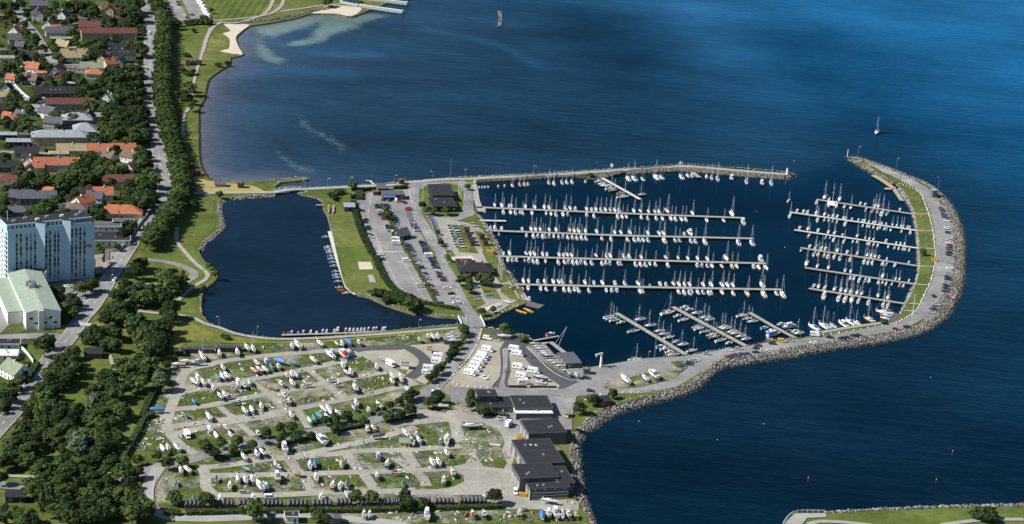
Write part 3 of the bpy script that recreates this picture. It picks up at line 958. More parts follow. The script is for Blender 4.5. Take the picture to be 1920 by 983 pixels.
def rock_mesh(name, centres, sizes, tints):
    n = len(centres)
    k = len(ICO_V)
    jit = rng.uniform(0.72, 1.22, (n, k, 1))
    sc = sizes[:, None, None] * rng.uniform(0.7, 1.3, (n, 1, 3)) * np.array([1, 1, .8])
    ang = rng.uniform(0, 6.28, n)
    v = ICO_V[None] * jit * sc
    c, s = np.cos(ang)[:, None], np.sin(ang)[:, None]
    x = v[:, :, 0] * c - v[:, :, 1] * s
    y = v[:, :, 0] * s + v[:, :, 1] * c
    v = np.stack([x, y, v[:, :, 2]], 2) + centres[:, None, :]
    f = ICO_F[None] + (np.arange(n) * k)[:, None, None]
    me = npmesh(name, v.reshape(-1, 3), f.reshape(-1, 3), ROCK)
    a = me.attributes.new('tint', 'FLOAT', 'POINT')
    a.data.foreach_set('value', np.repeat(tints, k).astype(np.float32))
    return me


def resample(p, n):
    d = [0.0]
    for i in range(1, len(p)):
        d.append(d[-1] + (p[i] - p[i - 1]).length)
    t = np.linspace(0, d[-1], n)
    return np.stack([np.interp(t, d, [v[k] for v in p]) for k in range(3)], 1), d[-1]


def rock_band(name, inner, outer, z_in, z_out, size, label, density=1.0, tone=(0.08, 0.95), hump=0.25):
    """boulders covering the slope between two shore lines"""
    pi, li = resample(smooth(gpts(inner, LZ), 5), 400)
    po, lo = resample(smooth(gpts(outer, 0.0), 5), 400)
    w = np.mean(np.linalg.norm(pi - po, axis=1))
    n = int((li + lo) / 2 * w / (size * size * .75) * density)
    t = rng.uniform(0, 399, n)
    u = rng.uniform(0, 1, n)
    i0 = t.astype(int)
    fr = (t - i0)[:, None]
    i1 = np.minimum(i0 + 1, 399)
    a = pi[i0] * (1 - fr) + pi[i1] * fr
    c = po[i0] * (1 - fr) + po[i1] * fr
    p = a * (1 - u[:, None]) + c * u[:, None]
    p[:, 2] = z_in * (1 - u) + z_out * u + hump * np.sin(u * math.pi) + rng.normal(0, .12, n)
    # a filled bank under the boulders
    sz = size * rng.lognormal(-.15, .32, n).clip(.4, 1.9) * .62
    tt = np.clip(rng.uniform(tone[0], tone[1], n) - 0.75 * np.clip((0.45 - p[:, 2]) / .6, 0, 1), 0.02, 1)
    o = ob(name, rock_mesh(name, p, sz, tt))
    tag(o, label, 'rocks', None, 'stuff')
    vs, fs = [], []
    N = 400
    for k, (uu) in enumerate((0, .5, 1)):
        q = pi * (1 - uu) + po * uu
        q[:, 2] = z_in * (1 - uu) + z_out * uu + hump * math.sin(uu * math.pi) - .25
        vs.append(q)
    vs = np.vstack(vs)
    idx = np.arange(3 * N).reshape(3, N)
    f = np.stack([idx[:-1, :-1].ravel(), idx[:-1, 1:].ravel(), idx[1:, 1:].ravel(), idx[1:, :-1].ravel()], 1)
    ob('bank', npmesh('bank', vs, f, SHOREM), o)
    return o


def rock_line(name, s, width, size, label, density=1.0, tone=(0.35, 0.95), z0=1.1, z1=-.2, side=1):
    p = smooth(gpts(s, 0.3), 4)
    pi, li = resample(p, 300)
    po, lo = resample(offset_line(p, -width * side), 300)
    n = int(li * width / (size * size * .75) * density)
    t = rng.uniform(0, 299, n)
    u = rng.uniform(0, 1, n)
    i0 = t.astype(int)
    fr = (t - i0)[:, None]
    i1 = np.minimum(i0 + 1, 299)
    q = (pi[i0] * (1 - fr) + pi[i1] * fr) * (1 - u[:, None]) + (po[i0] * (1 - fr) + po[i1] * fr) * u[:, None]
    q[:, 2] = z0 * (1 - u) + z1 * u + rng.normal(0, .1, n)
    o = ob(name, rock_mesh(name, q, size * rng.uniform(.55, 1.25, n) * .62, np.clip(rng.uniform(tone[0], tone[1], n), 0, 1)))
    return tag(o, label, 'rocks', None, 'stuff')


rock_band('breakwater_rocks', "q640,122 760,152 1000,240 1200,322 1380,400 1460,500 1540,680 1570,860 r1570,100", "q585,128 650,104 740,118 1000,208 1300,326 1430,405 1530,492 1610,605 1672,750 1692,900 r1697,100", 1.3, -.5, .78, 'pale boulders on the seaward side of the curved arm')
rock_band('breakwater_rocks', "r1570,100 1565,250 1540,360 1460,490 1400,620 1300,700 1150,750 900,800 560,850 300,890 0,940", "r1697,100 1692,300 1668,420 1592,585 1502,690 1382,770 1202,840 902,900 602,940 352,980 s1918,378", 1.3, -.5, .8, 'grey boulders on the outside of the breakwater bend')
rock_band('breakwater_rocks', "s1918,272 1650,312 1400,357 1270,432 1170,532 1000,602 850,642 680,687 420,762 330,792 200,892 90,985", "s1918,378 1650,408 1400,462 1275,570 1195,640 1052,702 802,768 602,824 402,905 260,1010", 1.3, -.5, .8, 'boulders sloping down beside the harbour road')
rock_band('breakwater_rocks', "n1500,140 1480,280 1478,470 1500,560 1530,700 1600,850 1690,1000", "n1648,190 1600,290 1608,450 1632,650 1688,850 1740,1000", 1.3, -.5, .78, 'boulders below the dark workshop buildings')
rock_band('breakwater_rocks', "v430,412 900,388 1440,368 1918,360 z2000,949", "v425,397 900,370 1440,346 1918,335 z2000,940", 1.2, -.3, .95, 'pale boulder edge at the lower right corner')
rock_band('breakwater_rocks', "q700,150 800,200 900,265 1050,350", "q588,138 690,200 850,290 1000,375", 1.2, -.4, .9, 'boulders inside the breakwater tip')
rock_band('shore_stones', "q1110,400 1190,530 1232,650 1262,850 r1265,0 1270,200 1240,340 1200,430 1150,530 1100,620", "q1050,410 1160,565 1195,660 1222,790 1235,900 r1238,100 1240,250 1210,350 1155,445 1112,550 1080,620", 1.2, -.3, .9, 'pale stone shore inside the breakwater lawn', tone=(.5, 1), hump=.1)
rock_band('mole_rocks', "k1100,300 1500,285 1700,285 o50,265 300,235 620,222 850,232 1200,262 1560,290", "k640,350 1100,325 1500,305 1720,330 o60,285 330,268 620,252 850,266 1200,300 1600,327", 1.6, .1, 1.0, 'brown rocks on the harbour side of the northern mole', tone=(.1, .7), hump=.2)
rock_band('mole_rocks', "o1540,285 1620,285", "o1665,275 1680,310 1600,335", 1.5, -.4, 1.2, 'pale rocks at the head of the northern mole', density=1.5)
rock_line('mole_rocks', "g920,765 1310,745 1750,715 1918,700 k540,305 1200,275 1850,232", 2.2, .9, 'thin rock edge on the sea side of the mole', tone=(.4, 1), side=-1)
rock_line('mole_rocks', "o0,238 600,196 750,190 1000,208 1600,260 1665,290", 2.2, .9, 'thin rock edge outside the mole bend', tone=(.3, .9), side=-1)
rock_line('lagoon_rocks', "z515,366 480,368 430,373 412,377 408,395 413,415 412,428 395,445 378,458 373,470", 2.8, .75, 'rock edge on the lagoon corner', tone=(.4, 1), side=-1)
rock_line('lagoon_rocks', "z409,512 405,525 392,536 381,548 378,575 382,595 400,612 440,626 490,633 525,636", 2.4, .9, 'rock edge on the western lagoon shore', tone=(.25, .9), side=1)
rock_line('lagoon_rocks', "h1125,75 1150,180 1180,300", 2.2, .9, 'rocks beside the lagoon slipway', side=-1)
rock_line('lagoon_rocks', "h1375,775 1500,800 1650,870 1918,955 l100,600 300,640 540,650", 3.2, 1.0, 'pale rocks along the channel bank', tone=(.5, 1), side=-1)
rock_line('lagoon_rocks', "z525,637 600,634 700,626 780,617 865,609", 1.8, .8, 'rock edge under the small boat pier', side=1)
rock_line('harbour_rocks', "l680,690 800,665 880,615 1080,525", 3.5, 1.1, 'rocks under the dinghy slope', side=-1)
rock_line('harbour_rocks', "k560,400 600,600 650,660 740,800 800,900 825,980 l850,180 920,260 970,340 1020,420 1050,480", 3.2, 1.0, 'rocks along the marina landing', tone=(.4, 1), side=-1)
rock_line('harbour_rocks', "l690,738 860,762 1000,792 1100,822 1150,858", 2.5, 1.0, 'rocks below the camper field', side=1)
rock_line('harbour_rocks', "s860,340 1060,330 1200,305 1400,270 1640,240 1800,205 p1700,832", 1.5, .8, 'rocks along the southern quay', tone=(.3, .8), side=1)
rock_line('beach_rocks', "f300,205 420,205 500,190 700,165 830,140 980,105 1160,72", 5.0, 1.2, 'boulder bank above the small beach', tone=(.1, .8), z0=1.8, z1=1.0, side=1)
rock_line('beach_rocks', "f1480,100 1400,140 1340,152", 4.0, 1.2, 'dark rock groyne by the bath house', tone=(.05, .6))
rock_line('beach_rocks', "f370,490 300,500 255,520 250,570", 2.5, 1.0, 'small rock groyne at the beach corner', tone=(.1, .5))
rock_line('beach_rocks', "g600,690 840,668 960,678 840,692 700,708 655,740", 2.5, 1.0, 'rock groyne beside the footbridge', tone=(.4, 1))
rock_line('beach_rocks', "g665,775 740,760 820,755 900,770 940,800 880,815", 3.0, 1.1, 'rocks under the footbridge', tone=(.4, 1))
rock_line('skerry', "z940,22 942,35 939,50", 3.0, 1.4, 'small rock skerry out in the bay', tone=(.2, .7), z0=.5, z1=.2)
rock_line('tide_line', "f250,570 150,640 60,710 30,800 10,900 b1790,30 1785,150 1785,350 1790,450 1805,560 1850,640 g60,680 250,692", 1.5, .8, 'dark seaweed line on the meadow shore', tone=(0, .15), z0=.5, z1=0, side=-1)

# ------------------------------------------------------------------ piers
PLANK = mat('weathered decking', (0.29, 0.275, 0.245), rough=0.9, var=0.2, scale=0.8, spec=0.1, octs=((1, 1), (5, .6)))
PLANK_PALE = mat('pale pontoon deck', (0.5, 0.49, 0.45), rough=0.85, var=0.1, scale=0.6, spec=0.15)
CONC_D = mat('dark wet concrete', (0.09, 0.085, 0.075), rough=0.9, var=0.3, scale=0.6, spec=0.2)
PILE = mat('dark timber pile', (0.03, 0.026, 0.022), rough=0.9, var=0.3, scale=1.0, spec=0.2)
STEEL_W = paint('white painted steel', (0.75, 0.75, 0.73))
STEEL_G = paint('galvanised steel', (0.4, 0.41, 0.42), rough=.45, metal=.6)


def pier(name, s, width, label, z=0.95, thick=0.45, deck=None, cat='pier'):
    deck = deck or PLANK
    p = gpts(s, z)
    root = thing(name, label, cat, p[0])
    loc = [v - p[0] for v in p]
    mb = MB()
    l, r = offset_line(loc, width / 2), offset_line(loc, -width / 2)
    n = len(loc)
    # planks one by one would be a third of a pixel: one deck with a kerb on each side
    mb.add([(v.x, v.y, 0) for v in l] + [(v.x, v.y, 0) for v in r], [(i, n + i, n + i + 1, i + 1) for i in range(n - 1)], deck)
    ob('deck', mb.mesh('deck'), root)
    mb = MB()
    l2, r2 = offset_line(loc, width / 2 - .05), offset_line(loc, -width / 2 + .05)
    vs = [(v.x, v.y, -.02) for v in l2] + [(v.x, v.y, -.02) for v in r2] + [(v.x, v.y, -thick) for v in l2] + [(v.x, v.y, -thick) for v in r2]
    fs = [(i + 1, 2 * n + i + 1, 2 * n + i, i) for i in range(n - 1)] + [(n + i, 3 * n + i, 3 * n + i + 1, n + i + 1) for i in range(n - 1)]
    fs += [(0, 2 * n, 3 * n, n), (n - 1, 2 * n - 1, 4 * n - 1, 3 * n - 1)]
    fs += [(2 * n + i, 2 * n + i + 1, 3 * n + i + 1, 3 * n + i) for i in range(n - 1)]
    mb.add(vs, fs, CONC_D)
    ob('beam', mb.mesh('beam'), root)
    q, L = resample(loc, max(2, int(sum((loc[i + 1] - loc[i]).length for i in range(n - 1)) / 8)))
    me = None
    for k in range(len(q)):
        i = min(k, len(q) - 2)
        t = Vector(q[i + 1]) - Vector(q[i])
        t.z = 0
        t.normalize()
        nr = Vector((-t.y, t.x, 0)) * (width / 2 - .25)
        for sg in (1, -1):
            if me is None:
                me = MB().tube((0, 0, -2.5), (0, 0, -.1), .16, PILE, n=6).mesh('support_pile')
            ob('support_pile', me, root, Vector(q[k]) + nr * sg + Vector((0, 0, -thick + .05)))
    return root, p


PIERS = {}
for key, s, w, lb, dk in (
        ('p1', "k640,568 1918,622 o1230,665", 3.0, 'uppermost long timber pier reaching from the club landing', None),
        ('p2', "k690,775 1918,822 o1305,850", 3.0, 'second long timber pier below the club landing', None),
        ('p3', "l800,97 1918,128 p1420,163", 3.0, 'third long timber pier starting at the flag poles', None),
        ('p4', "l965,350 1918,371 p1560,398", 3.0, 'fourth long timber pier starting at the slipway', None),
        ('j1', "k1770,305 o0,335 290,497", 2.6, 'short slanting timber jetty at the mole corner', PLANK_PALE),
        ('b1', "p75,608 400,800 700,982", 3.0, 'slanting timber jetty off the southern quay beside the crane', PLANK),
        ('b2', "p585,553 900,722 1250,910", 3.0, 'middle slanting timber jetty off the southern quay', PLANK),
        ('b3', "p1275,605 1500,735 1700,840", 2.6, 'shorter slanting timber jetty off the southern quay', PLANK),
        ('q1', "q340,498 1230,632", 2.6, 'dark timber pier closest to the harbour entrance', None),
        ('q2', "q98,612 1250,778", 2.4, 'upper pale pontoon pier off the breakwater lawn', PLANK_PALE),
        ('q3', "q140,772 1258,937", 2.4, 'lower pale pontoon pier off the breakwater lawn', PLANK_PALE),
        ('q4', "q195,933 r1272,188", 2.6, 'timber pier just below the pale pontoons', None),
        ('q5', "r235,200 1250,352", 2.6, 'timber pier below the middle of the breakwater lawn', None),
        ('q6', "r272,387 1145,526", 2.6, 'lowest timber pier off the breakwater lawn', None)):
    PIERS[key] = pier('pier', s, w, lb, deck=dk)
pier('jetty', "k650,686 905,692", 2.6, 'short bare pontoon between the first two piers', deck=PLANK_PALE, cat='jetty')
pier('quay_jetty', "k605,330 625,400 640,500 680,608", 4.0, 'wide pale landing stage at the marina head', deck=CONCRETE, cat='jetty')
pier('jetty', "h1142,210 1215,470 1300,715", 2.6, 'long pale jetty for small boats in the lagoon', deck=PLANK_PALE, cat='jetty')
pier('jetty', "h1295,712 1380,778", 2.6, 'short pale jetty end slanting to the lagoon bank', deck=PLANK_PALE, cat='jetty')
pier('jetty', "i710,207 1200,192 1690,172", 2.0, 'dark footbridge jetty on the southern lagoon shore', deck=PLANK, cat='jetty')
pier('jetty', "g1018,908 1090,910", 2.0, 'small dark jetty at the lagoon corner', deck=PLANK, cat='jetty')
pier('jetty', "l1140,858 1380,815", 1.6, 'thin finger jetty with one red boat', deck=PLANK, cat='jetty')
pier('jetty', "m1225,212 1310,200 1440,300", 2.8, 'timber jetty beside the slip sheds', deck=PLANK, cat='jetty')
pier('jetty', "l1040,430 1085,495", 4.0, 'grey concrete ramp by the slipway', deck=CONCRETE, cat='jetty', z=.8)
pier('slipway', "l1040,500 1130,530 1225,553", 7.0, 'stone slipway with yellow canoes', deck=mat('wet stone', (.12, .11, .1), var=.3, scale=.6), cat='slipway', z=.35, thick=.8)
pier('jetty', "q850,280 930,325 1035,398", 4.0, 'tan plank quay inside the breakwater tip', deck=mat('tan planks', (.36, .27, .17), var=.15, scale=.6), cat='jetty', z=1.1)
pier('jetty', "q955,402 1030,402", 4.0, 'small square pontoon by the tan quay', deck=PLANK, cat='jetty')
pier('jetty', "q1035,400 1110,510", 3.2, 'dark quay section leading to the breakwater lawn', deck=PLANK, cat='jetty')
pier('jetty', "r380,782 640,737 930,697", 3.0, 'timber boardwalk along the southern quay bend', deck=PLANK, cat='jetty', z=1.15)
pier('jetty', "r1020,690 1075,612", 5.0, 'grey concrete landing at the lawn corner', deck=CONC_D, cat='jetty', z=1.15)
pier('jetty', "g1465,690 1520,690", 1.5, 'small white bathing jetty in the sea', deck=PLANK_PALE, cat='jetty')
pier('jetty', "g1500,690 1540,722", 1.5, 'gangway to the white bathing jetty', deck=PLANK_PALE, cat='jetty')
pier('jetty', "o760,255 820,300", 3.5, 'concrete landing below the mole bend', deck=CONCRETE, cat='jetty', z=1.15)

# mooring piles
pile_me = MB().tube((0, 0, -2.5), (0, 0, 1.5), .17, PILE, n=6).mesh('pile')
cap_me = MB().tube((0, 0, 1.4), (0, 0, 1.62), .2, CONC_D, n=6).mesh('cap')
NP = 0
for key, nm, ns, offs in (('p1', 'the uppermost long pier', 24, (12.5, -12.5)), ('p2', 'the second long pier', 24, (12.5, -12.5)), ('p3', 'the third long pier', 24, (12.5, -12.5)), ('p4', 'the fourth long pier', 24, (12.5, -12.5)),
                          ('q4', 'the timber pier below the pontoons', 11, (11, -11)), ('q5', 'the timber pier at mid lawn', 11, (11, -11)), ('q6', 'the lowest lawn pier', 10, (-12,)), ('q1', 'the entrance pier', 9, (11, -11)),
                          ('b1', 'the crane jetty', 8, (13,)), ('b2', 'the middle slanting jetty', 8, (13, -13))):
    p = PIERS[key][1]
    for off in offs:
        q, L = resample(offset_line(p, off), ns)
        for k in range(ns):
            o = ob('mooring_pile', pile_me, None, (q[k][0] + random.uniform(-.8, .8), q[k][1] + random.uniform(-.6, .6), 0))
            o.rotation_euler = (random.uniform(-.04, .04), random.uniform(-.04, .04), 0)
            tag(o, 'dark mooring pile %s %s, %s counted from the left' % ('beyond' if off > 0 else 'below', nm, ordinal(k + 1)), 'mooring pile', 'mooring piles %s %s' % ('beyond' if off > 0 else 'below', nm))
            NP += 1

# ------------------------------------------------------------------ bridges
def rail(root, p, zt, n, material, name='railing'):
    mb = MB()
    q, L = resample(p, n)
    for i in range(n):
        mb.tube((q[i][0], q[i][1], q[i][2]), (q[i][0], q[i][1], q[i][2] + zt), .07, material, n=4)
        if i < n - 1:
            for h in (zt, zt * .5):
                mb.tube((q[i][0], q[i][1], q[i][2] + h), (q[i + 1][0], q[i + 1][1], q[i + 1][2] + h), .06, material, n=4)
    return ob(name, mb.mesh(name), root)


a, c = at(*tp('g', 655, 788), LZ + .3), at(*tp('g', 935, 766), LZ + .3)
root = thing('footbridge', 'arched pale footbridge over the lagoon outlet', 'bridge', (0, 0, 0))
arc = [a.lerp(c, t) + Vector((0, 0, .7 * math.sin(math.pi * t))) for t in np.linspace(0, 1, 13)]
BRIDGEM = mat('grey bridge deck', (0.34, 0.35, 0.36), var=.08, scale=.5)
mb = MB()
l, r = offset_line(arc, 2.2), offset_line(arc, -2.2)
rings = [[l[i], r[i], r[i] - Vector((0, 0, .5)), l[i] - Vector((0, 0, .5))] for i in range(13)]
mb.loft(rings, BRIDGEM)
ob('deck', mb.mesh('deck'), root)
rail(root, l, 1.2, 18, STEEL_W)
rail(root, r, 1.2, 18, STEEL_W)

root = thing('road_bridge', 'concrete road bridge with white railings over the channel', 'bridge', (0, 0, 0))
bl = gpts("l575,640 600,690 618,735", LZ + .55)
mb = MB()
l, r = offset_line(bl, 6.2), offset_line(bl, -6.2)
mb.loft([[l[i], r[i], r[i] - Vector((0, 0, .5)), l[i] - Vector((0, 0, .5))] for i in range(3)], ASPHALT)
ob('deck', mb.mesh('deck'), root)
for sd in (l, r):
    mb = MB()
    o1 = [v + Vector((0, 0, 1.0)) for v in sd]
    i1 = offset_line(o1, -.25)
    mb.loft([[o1[i], i1[i], i1[i] - Vector((0, 0, 1.6)), o1[i] - Vector((0, 0, 1.6))] for i in range(3)], STEEL_W)
    ob('parapet', mb.mesh('parapet'), root)
# ================================================================== buildings
GLASS = mat('window glass', (0.02, 0.027, 0.035), rough=0.12, var=0.0, spec=0.6, coord='obj')
GLASS_L = mat('curtained window', (0.3, 0.36, 0.42), rough=0.25, var=0.0, spec=0.5, coord='obj')
FRAMEW = paint('white joinery', (0.7, 0.7, 0.68))
DOORM = paint('dark door', (0.09, 0.06, 0.045))
METAL = paint('grey vent', (0.35, 0.36, 0.37), metal=.4)


def wallm(c):
    pal = {'w': (0.68, 0.66, 0.61), 'c': (0.58, 0.49, 0.34), 't': (0.42, 0.31, 0.2), 'r': (0.19, 0.07, 0.05), 'k': (0.035, 0.033, 0.032), 'g': (0.3, 0.3, 0.29), 'b': (0.14, 0.09, 0.065), 'y': (0.55, 0.42, 0.2), 'n': (0.33, 0.41, 0.47), 'd': (0.11, 0.11, 0.115)}
    return mat('wall ' + c, pal[c], rough=.85, var=.08, scale=.6, spec=.15)


def roofm(c):
    pal = {'o': (0.36, 0.13, 0.07), 'r': (0.115, 0.047, 0.04), 'k': (0.027, 0.028, 0.032), 'g': (0.088, 0.093, 0.105), 'l': (0.25, 0.27, 0.29), 't': (0.29, 0.235, 0.135), 'b': (0.15, 0.105, 0.08), 'v': (0.2, 0.23, 0.16), 'p': (0.36, 0.16, 0.12), 'w': (0.6, 0.6, 0.59), 'e': (0.27, 0.325, 0.255)}
    return mat('roof ' + c, pal[c], rough=.8, var=.16, scale=.5, spec=.15, octs=((1, 1), (6, .6)))


CN = {'w': 'white', 'c': 'cream', 't': 'tan brick', 'r': 'dark red', 'k': 'black', 'g': 'grey', 'b': 'brown', 'y': 'yellow', 'n': 'pale blue', 'd': 'charcoal'}
RN = {'o': 'orange tiled', 'r': 'dark red', 'k': 'black', 'g': 'slate grey', 'l': 'light grey', 't': 'tan', 'b': 'brown', 'v': 'mossy green', 'p': 'pinkish', 'w': 'white', 'e': 'pale green'}
_win = {}


def win_mesh(w, h, lit):
    k = (w, h, lit)
    if k not in _win:
        _win[k] = (MB().box(-w / 2, w / 2, -.05, .06, -h / 2, h / 2, FRAMEW).mesh('window'),
                   MB().box(-w / 2 + .12, w / 2 - .12, -.085, -.051, -h / 2 + .12, h / 2 - .12, GLASS_L if lit else GLASS).mesh('pane'))
    return _win[k]


def window(root, x, y, z, w, h, rz, lit=False):
    f, g = win_mesh(w, h, lit)
    o = ob('window', f, root, (x, y, z), rz)
    ob('pane', g, o)
    return o


def house(loc, rz, w, d, h, roof, rc, wc, pitch=38, wins=True, chimney=True, dormer=0, name='house', label=None, cat='house', group=None, over=.45, hide_back=True, door=True, solar=False):
    """rectangular house; ridge along local x. roof: g gable, h hip, f flat, m mono-pitch"""
    root = thing(name, label, cat, loc, rz, group)
    W, D = w / 2, d / 2
    wm, rm = wallm(wc), roofm(rc)
    mb = MB()
    mb.box(-W, W, -D, D, -.6, h, wm)
    rise = math.tan(R(pitch)) * D
    if roof == 'g':
        for s in (-1, 1):
            mb.add([(s * W, -D, h), (s * W, D, h), (s * W, 0, h + rise)], [(0, 1, 2) if s > 0 else (1, 0, 2)], wm)
    ob('wall', mb.mesh('wall'), root)
    mb = MB()
    t = .22
    oe = over * math.tan(R(pitch))
    if roof == 'g':
        for s in (-1, 1):
            a = [(-W - over, s * (D + over), h - oe), (W + over, s * (D + over), h - oe), (W + over, 0, h + rise), (-W - over, 0, h + rise)]
            top = [(x, y, z + t) for x, y, z in a]
            f = [(0, 1, 2, 3), (7, 6, 5, 4), (1, 0, 4, 5), (2, 1, 5, 6), (0, 3, 7, 4), (3, 2, 6, 7)]
            if s < 0:
                f = [q[::-1] for q in f]
            mb.add(a + top, f, rm)
    elif roof == 'h':
        k = min(D, W * .8)
        e = [(-W - over, -D - over, h), (W + over, -D - over, h), (W + over, D + over, h), (-W - over, D + over, h)]
        rg = [(-W + k, 0, h + rise), (W - k, 0, h + rise)]
        mb.add(e + rg, [(3, 2, 1, 0), (0, 1, 5, 4), (2, 3, 4, 5), (1, 2, 5), (3, 0, 4)], rm)
    elif roof == 'm':
        e = [(-W - over, -D - over, h), (W + over, -D - over, h), (W + over, D + over, h + rise), (-W - over, D + over, h + rise)]
        mb.add(e + [(x, y, z + t) for x, y, z in e], [(3, 2, 1, 0), (4, 5, 6, 7), (0, 1, 5, 4), (1, 2, 6, 5), (2, 3, 7, 6), (3, 0, 4, 7)], rm)
        mb.add([(-W, D, h), (W, D, h), (W, D, h + rise), (-W, D, h + rise), (-W, -D, h), (W, -D, h)], [(0, 1, 2, 3)[::-1], (0, 3, 4), (1, 5, 2)], wm)
    else:
        mb.box(-W - over, W + over, -D - over, D + over, h + .02, h + .32, FRAMEW if rc in 'w' else wm)
        mb.box(-W - over + .25, W + over - .25, -D - over + .25, D + over - .25, h + .321, h + .36, rm)
    ro = ob('roof', mb.mesh('roof'), root)
    if chimney and roof in 'gh':
        x = random.uniform(-.3, .3) * w
        cm = MB().box(x - .4, x + .4, -.75, .05, h + rise - .9, h + rise + .9, wallm('w' if wc == 'w' else 'r')).mesh('chimney')
        ob('chimney', cm, ro)
    if roof == 'f':
        for k in range(2 if w > 8 else 1):
            x, y = random.uniform(-.3, .3) * w, random.uniform(-.3, .3) * d
            ob('roof_vent', MB().frustum((x - .5, x + .5, y - .5, y + .5), (x - .35, x + .35, y - .35, y + .35), h + .36, h + .95, METAL).mesh('roof_vent'), ro)
    if dormer and roof == 'g':
        for k in range(dormer):
            x = (k - (dormer - 1) / 2) * min(3.2, w / dormer)
            y = -D * .5
            z = h + rise * .5
            mb = MB().box(x - .6, x + .6, y - .15, y + .15, z + t - .05, z + t + .25, FRAMEW)
            ob('roof_window', mb.mesh('roof_window'), ro)
    if solar and roof == 'g':
        a = R(pitch)
        for k in range(3):
            x0 = -1.8 + k * 1.25
            y0, y1 = -D * .8, -D * .25
            z0, z1 = h + rise * .2 + t + .1, h + rise * .75 + t + .1
            ob('solar_panel', MB().add([(x0, y0, z0), (x0 + 1.15, y0, z0), (x0 + 1.15, y1, z1), (x0, y1, z1)], [(0, 1, 2, 3)], GLASS).mesh('solar_panel'), ro)
    if wins:
        fl = max(1, int(round(h / 2.9)))
        n = max(2, int(w / 3.2))
        for j in range(fl):
            z = (j + .55) * h / fl
            for i in range(n):
                x = -W + (i + .5) * w / n
                if j == 0 and i == n // 2 and door:
                    dm = MB().box(x - .5, x + .5, -D - .06, -D + .05, 0, 2.1, DOORM).mesh('door')
                    ob('door', dm, root)
                else:
                    window(root, x, -D, z, 1.2, 1.2, 0, random.random() < .25)
            m2 = max(1, int(d / 4.2))
            for s in (-1, 1):
                for i in range(m2):
                    window(root, s * W, -D + (i + .5) * d / m2, z, 1.2, 1.2, s * math.pi / 2, random.random() < .25)
        if roof == 'g' and rise > 2.4:
            for s in (-1, 1):
                window(root, s * W, 0, h + rise * .3, 1.1, 1.1, s * math.pi / 2)
    return root


